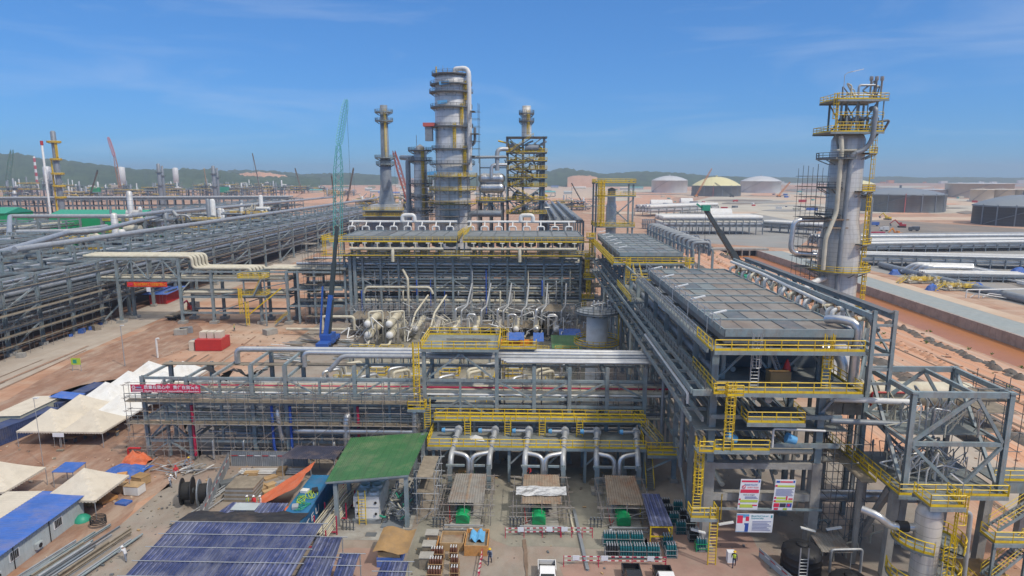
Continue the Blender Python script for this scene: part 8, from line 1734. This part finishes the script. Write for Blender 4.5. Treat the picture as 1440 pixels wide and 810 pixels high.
# grey cabinets and crates at the bottom
for i, (px, py) in enumerate(((608, 764), (604, 780), (600, 797))):
    X, Y = g(px, py); t = T('cabinet', 'grey topped steel cabinet, %s of the column left of the crates' % ('furthest', 'middle', 'nearest')[i], 'cabinet', (X, Y, 0)); MB().box(X - .65, X + .65, Y - .55, Y + .55, .03, 1.3, 'plank').build('body', t); MB().box(X - .72, X + .72, Y - .62, Y + .62, 1.302, 1.36, 'concrete').build('top', t)
def open_crate(label, x, y, w, d, h, m, fill):
    t = T('crate', label, 'crate', (x, y, 0)); mb = MB()
    mb.box(x - w/2, x + w/2, y - d/2, y - d/2 + .08, .03, h, m).box(x - w/2, x + w/2, y + d/2 - .08, y + d/2, .03, h, m).box(x - w/2, x - w/2 + .08, y - d/2 + .081, y + d/2 - .081, .03, h, m).box(x + w/2 - .08, x + w/2, y - d/2 + .081, y + d/2 - .081, .03, h, m).build('sides', t); MB().box(x - w/2 + .081, x + w/2 - .081, y - d/2 + .081, y + d/2 - .081, .04, h*.6, fill).build('contents', t)
open_crate('orange plywood crate with a blue sheet in it, near the walking worker', -5.6, 64, 2.5, 3.4, 1.2, 'wood_orange', 'plank'); open_crate('open timber crate full of rods between the cabinets and the orange crate', -8.3, 64.3, 2.6, 2.4, 1.0, 'wood', 'shed_rust'); open_crate('small plywood crate right beside the grey cabinets', -10.4, 63.6, 1.2, 1.8, 1.0, 'wood_orange', 'wood')
K = 7; r_ = random.Random(9); vs = [(-6.4 + 1.6*a/K, 63.6 + 2.0*b/K, 1.05 + .25*math.sin(a*1.7) + r_.uniform(-.05, .1)) for a in range(K+1) for b in range(K+1)]
one(MB().add(vs, [(a*(K+1) + b, (a+1)*(K+1) + b, (a+1)*(K+1) + b+1, a*(K+1) + b+1) for a in range(K) for b in range(K)], 'tarp_sky', True), 'tarpaulin', 'sky blue sheet crumpled on the orange plywood crate', 'tarp', (-5.6, 64.6, 1))

# gas cylinders in pallet cages
def cyl_mesh(m, n=8):
    return MB().lathe((0, 0, 0), [(.115, 0), (.125, .05), (.125, 1.15), (.09, 1.3), (.04, 1.36), (.04, 1.45)], m, n).lathe((0, 0, 1.38), [(.065, 0), (.065, .13), (.01, .15)], 'galv' if m != 'cyl_brown' else 'white', 6)
CY = {}
def cylinders(x, y, nx, ny, m, label, group, cage='galv', z=.1, miss=0, cage_label='', cage_group=''):
    t = T('pallet_cage', cage_label, 'pallet cage', (x, y, 0), cage_group); w, d = nx*.27/2 + .06, ny*.27/2 + .06
    mb = MB().box(x - w, x + w, y - d, y + d, .03, .1, 'steel_dark')
    for sx_ in (-w, w):
        for sy_ in (-d, d): mb.beam((x + sx_, y + sy_, .1), (x + sx_, y + sy_, 1.0), .06, .06, cage)
    for zz in (.4, .95):
        for sy_ in (-d, d): mb.beam((x - w + .03, y + sy_, zz), (x + w - .03, y + sy_, zz), .05, .05, cage)
        for sx_ in (-w, w): mb.beam((x + sx_, y - d + .03, zz), (x + sx_, y + d - .03, zz), .05, .05, cage)
    mb.build('cage', t)
    for i in range(nx):
        for j in range(ny):
            if rr.random() < miss: continue
            if m not in CY: o = CY[m] = cyl_mesh(m).build('gas_cylinder')
            else: o = CY[m].copy(); COL.objects.link(o)
            o.location = (x + (i - (nx-1)/2)*.27, y + (j - (ny-1)/2)*.27, z); tag(o, label, 'gas cylinder', group)
rr = random.Random(55)
tl, tg = 'teal gas cylinder with pale cap in the pallet cages before the right tin shed', 'teal cylinders before the right tin shed'
cl, cg = 'galvanised pallet cage of gas cylinders before the right tin shed', 'pallet cages before the right tin shed'
for k in range(4): cylinders(8.9 + 1.45*k, 62.6, 5, 3, 'cyl_teal' if k else 'cyl_dark', tl if k else 'dark gas cylinder in the leftmost front pallet cage before the right tin shed', tg if k else 'dark cylinders before the right tin shed', cage_label=cl, cage_group=cg)
for k in range(3): cylinders(8.9 + 1.5*k, 64.9, 5, 3, 'cyl_teal', tl, tg, cage_label=cl, cage_group=cg)
for k in range(2): cylinders(15.2, 62.9 + 1.7*k, 4, 3, 'cyl_teal', 'teal gas cylinder in the cages beside the yellow framed blue canopy', 'teal cylinders beside the blue canopy', cage_label='pallet cage beside the yellow framed blue canopy', cage_group='pallet cages beside the blue canopy')
for k, (x, y, m) in enumerate(((16.6, 72.6, 'cyl_dark'), (16.6, 70.9, 'cyl_dark'), (18, 72, 'cyl_teal'), (16.9, 69.2, 'cyl_teal'), (18.3, 70, 'cyl_dark'), (17.3, 67.4, 'cyl_teal'), (18.6, 68.2, 'cyl_dark'), (18.4, 65.9, 'cyl_dark'), (18.7, 64.0, 'cyl_teal'))):
    cylinders(x, y, 4, 2, m, '%s gas cylinder in the shade under the right rack' % ('dark' if m == 'cyl_dark' else 'teal'), '%s cylinders under the right rack' % ('dark' if m == 'cyl_dark' else 'teal'), cage='green_machine' if k == 8 else 'steel', cage_label='green pallet cage nearest the concrete leg of the right rack' if k == 8 else 'pallet cage in the shade under the right rack', cage_group=None if k == 8 else 'pallet cages under the right rack')
for k, (x, y) in enumerate(((-9.6, 61.4), (-9.5, 59.6), (-9.4, 57.9), (-7.9, 61.7), (-7.6, 59.9), (-7.4, 58.2))): cylinders(x, y, 5 if k < 3 else 3, 2, 'cyl_brown', 'brown gas cylinder with white cap in the cages at the bottom centre', 'brown cylinders at the bottom centre', cage='wood', cage_label='timber pallet cage of brown gas cylinders at the bottom centre', cage_group='pallet cages of brown cylinders')
t = T('canopy', 'blue sheet canopy on a yellow steel frame beside the right tin shed', 'canopy', (14.4, 65, 0)); MB().corr((13.2, 64.4, 2.6), (15.7, 64.4, 2.6), (15.5, 71, 2.9), (13.4, 71, 2.9), 9, .05, 'roof_blue').build('roof_sheet', t); mb = MB()
for x in (13.3, 15.6):
    for y in (64.5, 70.9): mb.beam((x, y, .02), (x, y, 2.6), .12, .12, 'yellow')
for z in (1.3, 2.45): mb.beam((13.37, 64.5, z), (15.53, 64.5, z), .12, .14, 'yellow').beam((15.6, 64.57, z), (15.6, 70.83, z), .12, .14, 'yellow')
mb.build('frame', t)
def barrier(label, p, q, n, signs=()):
    p, q = V((*p, 0)), V((*q, 0)); t = T('barrier', label, 'barrier', tuple(p)); d = q - p
    for z in (.55, 1.0):
        mb = MB()
        for i in range(n): mb.beam(p + d*i/n + V((0, 0, z)), p + d*(i + 1)/n + V((0, 0, z)), .05, .1, 'crimson' if i % 2 else 'white')
        mb.build('striped_rail', t)
    for u in (0, .34, .67, 1): c = p + d*u; MB().beam(c + V((0, 0, .02)), c + V((0, 0, 1.08)), .08, .08, 'crimson').beam(c + V((0, -.4, .04)), c + V((0, .4, .04)), .06, .05, 'crimson').build('post', t)
    for u in signs: c = p + d*u; MB().box(c.x - .35, c.x + .35, c.y - .09, c.y - .05, .6, 1.15, 'paper').build('sign_plate', t)
barrier('red and white barrier before the middle tin shed', (-2.6, 66.2), (3.6, 66.5), 18, (.28, .8)); barrier('continuation of the red and white barrier right of the middle shed', (3.7, 66.5), (7.2, 66.5), 10, (.1,))
barrier('red and white barrier with white notices behind the two dark trucks', (3.7, 61.0), (14.3, 61.1), 28, (.12, .4, .85)); barrier('short red and white barrier beside the walking worker at the bottom', (-5.0, 58), (-4.9, 62), 10)

# pick-up trucks facing the camera, beds away
def pickup(label, x, y, m, bed='black', top=None):
    t = T('pickup_truck', label, 'pickup truck', (x, y, 0), None)
    hw = .92
    def prism(prof, m, w=hw, taper=None):
        vs = [(sx_*(taper(z) if taper else w), yy, z) for sx_ in (-1, 1) for yy, z in prof]; k = len(prof)
        return MB().add(vs, [tuple(range(k))[::-1], tuple(range(k, 2*k))] + [(i, (i+1) % k, k + (i+1) % k, k + i) for i in range(k)], m)
    B = [(-2.6, .45), (-2.62, .8), (-2.5, 1.0), (-1.25, 1.12), (.62, 1.12), (.62, .45)]
    prism(B, m).build('body').parent = t
    MB().box(-hw, -hw + .07, .625, 2.55, .45, 1.12, m).box(-hw + .075, hw - .075, .62, .66, .6, 1.1, bed).box(-hw + .0705, -hw + .12, .67, 2.46, .6, 1.13, bed).box(hw - .12, hw - .0705, .67, 2.46, .6, 1.13, bed).box(hw - .07, hw, .625, 2.55, .45, 1.12, m).box(-hw + .072, hw - .072, 2.47, 2.55, .45, 1.1, m).box(-hw + .072, hw - .072, .63, 2.465, .45, .6, bed).build('cargo_bed').parent = t
    prism([(-1.35, 1.121), (-.65, 1.72), (.35, 1.78), (.6, 1.7), (.64, 1.121)], top or m, taper=lambda z: .9 if z < 1.3 else .74).build('cab').parent = t
    MB().add([(-.76, -1.27, 1.2), (.76, -1.27, 1.2), (.66, -.74, 1.68), (-.66, -.74, 1.68)], [(0, 1, 2, 3)], 'glass_dark').add([(-.7, .66, 1.25), (.7, .66, 1.25), (.64, .625, 1.62), (-.64, .625, 1.62)], [(3, 2, 1, 0)], 'glass_dark').build('windscreen').parent = t
    for s in (-1, 1):
        MB().add([(s*.905, -1.0, 1.2), (s*.905, .5, 1.2), (s*.76, .42, 1.66), (s*.76, -.62, 1.66)], [(0, 1, 2, 3) if s > 0 else (3, 2, 1, 0)], 'glass_dark').build('side_window').parent = t
        MB().box(s*.55 - .22, s*.55 + .22, -2.64, -2.56, .72, .92, 'lamp_white').build('headlight').parent = t; MB().box(s*.86 - .06, s*.86 + .06, 2.551, 2.58, .7, 1.05, 'paint_red').build('tail_light').parent = t
        MB().box(s*1.0 - .1, s*1.0 + .1, -1.0, -.85, 1.15, 1.35, m).build('mirror').parent = t
        for yy in (-1.75, 1.6):
            w = MB().tube([(s*.94, yy, .38), (s*.68, yy, .38)], .38, 'rubber', 18, smooth=False).build('wheel'); w.parent = t; r = MB().tube([(s*.945, yy, .38), (s*.93, yy, .38)], .22, 'galv', 12, smooth=False).build('rim'); r.parent = w
    return t
pickup('white pickup truck with black bed parked at the bottom centre', 1.9, 57.7, 'paint_white'); pickup('dark pickup truck with dark cab, left of the two behind the striped barrier', 10.4, 57.3, 'paint_black'); pickup('dark pickup truck with white roof, right of the two behind the striped barrier', 13.5, 57.1, 'paint_black', 'black', 'paint_white')
panel_fence('low grey barrier boards beside the black water tank', (24.6, 63), (26.2, 58), 1.0, 'cabin_wall')
t = T('shelter', 'low tin shelter between the black water tank and the right module', 'shelter', (31.5, 62, 0)); MB().corr((29.9, 60.4, 2.3), (33, 60.4, 2.3), (33, 63.6, 2.6), (29.9, 63.6, 2.6), 9, .05, 'shed_tin').build('roof_sheet', t)
for x in (30, 32.9): MB().tube([(x, 60.5, .02), (x, 60.5, 2.3)], .05, 'galv', 6).tube([(x, 63.5, .02), (x, 63.5, 2.6)], .05, 'galv', 6).build('post', t)
for i in range(14): x, y = 31 + rr.uniform(0, 8), rr.uniform(57, 72); one(MB().pipe([(x, y, .2), (x, y, 1 + rr.uniform(0, 1)), (x + rr.uniform(.5, 2), y, 1 + rr.uniform(0, 1)), (x + rr.uniform(1, 2), y + .5, .2)], .09, rr.choice(('galv', 'cream', 'steel')), 6), 'pipe_hoop', 'small bent pipe on the ground beneath the right module', 'pipe', (x, y, 0), 'small pipes on the ground beneath the right module')
pipe_thing('silver ended pipe lying low at the foot of the short clad column', [(31.4, 57.2, .6), (34.2, 57.4, .6)], .24, 'silver', 10); pipe_thing('grey pipe arch on the ground left of the short clad column', [(30.8, 60.4, .02), (30.8, 60.4, 2.6), (34, 60.6, 2.6), (34, 60.6, .02)], .14, 'galv', 8)
for x, z in ((WX0 - 1.9, 3.0), (WX0 + 1.0, 3.6), (28.8, 3.4), (31.5, 3.2)): one(MB().beam((x, 63.2, z), (x + 1.5, 63.1, z + (.35 if x in (WX0 + 1.0, 31.5) else -.35)), .34, .12, 'lamp_white').tube([(x + .7, 63.2, z), (x + .7, 63.9, z)], .04, 'galv', 5), 'flood_lamp', 'white tube lamp slung low on the concrete legs of the right rack', 'lamp', (x, 63.2, z), 'tube lamps on the concrete legs')

# ================================================================== PEOPLE
def person(label, x, y, z, face, shirt, trousers, helmet, vest=None, stride=.35, bend=0, arm=.3, cat='person'):
    """one continuous skinned body; face = direction looked in, radians from +Y"""
    b = bend; st = stride
    J = {'pel': (0, 0, .94), 'spi': (0, .18*b, 1.16), 'che': (0, .4*b, 1.36 - .06*b), 'nec': (0, .52*b, 1.50 - .1*b), 'hd0': (0, .56*b + .02, 1.58 - .12*b), 'hd1': (0, .6*b + .02, 1.70 - .14*b)}
    E_ = [('pel', 'spi'), ('spi', 'che'), ('che', 'nec'), ('nec', 'hd0'), ('hd0', 'hd1')]; Rr = {'pel': .15, 'spi': .135, 'che': .165, 'nec': .062, 'hd0': .09, 'hd1': .1}
    for s, k in ((-1, 'l'), (1, 'r')):
        f = st*s
        J.update({k+'hip': (s*.1, 0, .88), k+'kne': (s*.11, f*.5 + .06, .49), k+'ank': (s*.11, f*.75 - .03, .1), k+'toe': (s*.12, f*.75 + .15, .05), k+'sho': (s*.2, .42*b, 1.41 - .07*b), k+'elb': (s*.27, -f*.35 + .55*b + .02, 1.13), k+'wri': (s*.27, -f*.6 + .2*arm + .7*b + .06, .91 + arm*.2), k+'han': (s*.26, -f*.62 + .25*arm + .72*b + .1, .82 + arm*.25)})
        E_ += [('pel', k+'hip'), (k+'hip', k+'kne'), (k+'kne', k+'ank'), (k+'ank', k+'toe'), ('che', k+'sho'), (k+'sho', k+'elb'), (k+'elb', k+'wri'), (k+'wri', k+'han')]
        Rr.update({k+'hip': .105, k+'kne': .075, k+'ank': .055, k+'toe': .05, k+'sho': .075, k+'elb': .052, k+'wri': .04, k+'han': .042})
    ks = list(J); me = bpy.data.meshes.new('person'); me.from_pydata([J[k] for k in ks], [(ks.index(a), ks.index(c)) for a, c in E_], []); o = bpy.data.objects.new('person', me); COL.objects.link(o)
    md = o.modifiers.new('skin', 'SKIN'); md.use_smooth_shade = True
    for i, k in enumerate(ks): me.skin_vertices[0].data[i].radius = (Rr[k], Rr[k]*(.8 if k in ('che', 'spi', 'pel') else 1)); me.skin_vertices[0].data[i].use_root = (k == 'pel')
    o.modifiers.new('sub', 'SUBSURF').levels = 1; bpy.context.view_layer.update(); nm = bpy.data.meshes.new_from_object(o.evaluated_get(bpy.context.evaluated_depsgraph_get())); bpy.data.objects.remove(o)
    nm.materials.clear()
    for m in (shirt, trousers, 'skin', 'rubber'): nm.materials.append(MATS[m])
    nk = V(J['nec'])
    for p in nm.polygons: c = p.center; p.material_index = 2 if (c.z > nk.z and abs(c.x) < .15) or (abs(c.x) > .2 and c.z < .95) else (3 if c.z < .13 else (1 if c.z < .97 and abs(c.x) < .24 else 0)); p.use_smooth = True
    o = bpy.data.objects.new('person', nm); COL.objects.link(o); o.location = (x, y, z); o.rotation_euler.z = face; tag(o, label, cat)
    hx = J['hd1']; h = MB().lathe((hx[0], hx[1], hx[2] - .01), [(.135, 0), (.128, .05), (.1, .1), (.05, .13), (.01, .135)], helmet, 14).lathe((hx[0], hx[1] + .03, hx[2] - .012), [(.165, 0), (.165, .012), (.1, .014)], helmet, 14).build('helmet'); h.parent = o
    f = MB().lathe((hx[0] - .035, hx[1] + .092, hx[2] - .05), [(.01, -.01), (.014, 0), (.01, .01)], 'black', 6).lathe((hx[0] + .035, hx[1] + .092, hx[2] - .05), [(.01, -.01), (.014, 0), (.01, .01)], 'black', 6).box(hx[0] - .03, hx[0] + .03, hx[1] + .085, hx[1] + .1, hx[2] - .125, hx[2] - .115, 'crimson').box(hx[0] - .012, hx[0] + .012, hx[1] + .09, hx[1] + .12, hx[2] - .095, hx[2] - .06, 'skin').build('face'); f.parent = o
    if vest:
        c = J['che']; s_ = J['spi']; MB().tube([(0, s_[1], s_[2] - .12), (0, s_[1], s_[2]), (0, c[1], c[2]), (0, c[1] + .02, c[2] + .08)], [.175, .165, .195, .15], vest, 12).build('vest').parent = o
    return o
X, Y = g(1032, 797); person('worker with yellow helmet and lime vest walking beside the concrete leg', X, Y, .03, 2.8, 'cloth_navy', 'cloth_navy', 'helmet_yellow', 'vest_lime', .4)
X, Y = g(689, 793); person('worker with yellow helmet walking beside the orange crate at the bottom', X, Y, .03, 3.0, 'cloth_grey', 'cloth_navy', 'helmet_yellow', 'cloth_navy', .4)
X, Y = g(240, 685); person('worker in pale grey coveralls and white helmet carrying a load by the paving', X, Y, .03, -1.9, 'cloth_white', 'cloth_grey', 'paint_white', None, .35, .3, .8)
X, Y = g(248, 672); person('worker in red vest and red helmet behind the grey clad one', X, Y, .03, -2.2, 'vest_red', 'cloth_white', 'paint_red', 'vest_red', .3)
X, Y = g(260, 660); person('worker with yellow helmet bending over tubes by the front rack', X, Y, .03, -1, 'cloth_grey', 'cloth_navy', 'helmet_yellow', None, .2, .9, .5)
for i, (px, lb) in enumerate(((349, 'left of three white helmeted workers in the work yard, lime vest'), (358, 'middle of three white helmeted workers in the work yard, striped vest'), (367, 'right of three white helmeted workers in the work yard, pale clothes'))):
    X, Y = g(px, 716); person(lb, X, Y, .03, (2.2, 3.1, 2.4)[i], ('cloth_grey', 'vest_red', 'cloth_white')[i], ('cloth_navy', 'cloth_grey', 'cloth_white')[i], 'paint_white', ('vest_lime', 'vest_red', None)[i], .15)
X, Y = g(746, 672); person('worker in red crouched in the shade behind the middle tin shed', X, Y, .03, 2.5, 'vest_red', 'cloth_navy', 'paint_red', None, .2, .5)
person('worker with orange helmet standing on the narrow walkway right of the right rack', 33.9, 70, 10.02, 2.4, 'cloth_navy', 'cloth_navy', 'helmet_yellow', None, .1)
X, Y = g(178, 790); person('worker in pale clothes bending on the paving at the bottom left', X, Y, .03, 1.2, 'cloth_white', 'cloth_grey', 'paint_white', None, .2, .7, .6)
person('worker in blue coveralls standing under the brown tarpaulin at the bottom right', 42.6, 55.5, .03, 2.6, 'tarp_blue', 'tarp_blue', 'paint_white', None, .1)
person('worker in lime vest among the pipes behind the red cabin', g(330, 466)[0], g(330, 466)[1], .03, 2.6, 'cloth_grey', 'cloth_navy', 'helmet_yellow', 'vest_lime', .1)

# ================================================================== AIR
HZ = 0.00021
hm = bpy.data.materials.new('haze'); hm.use_nodes = True; n, l = hm.node_tree.nodes, hm.node_tree.links; n.remove(n['Principled BSDF'])
pv = n.new('ShaderNodeVolumePrincipled'); pv.inputs['Color'].default_value = (.80, .88, 1, 1); pv.inputs['Density'].default_value = HZ; pv.inputs['Anisotropy'].default_value = .3
l.new(pv.outputs[0], n['Material Output'].inputs['Volume']); MATS['haze'] = hm
o = MB().box(-7500, 7500, -390, 5200, -6, 125, 'haze').build('haze'); o['kind'] = 'stuff'
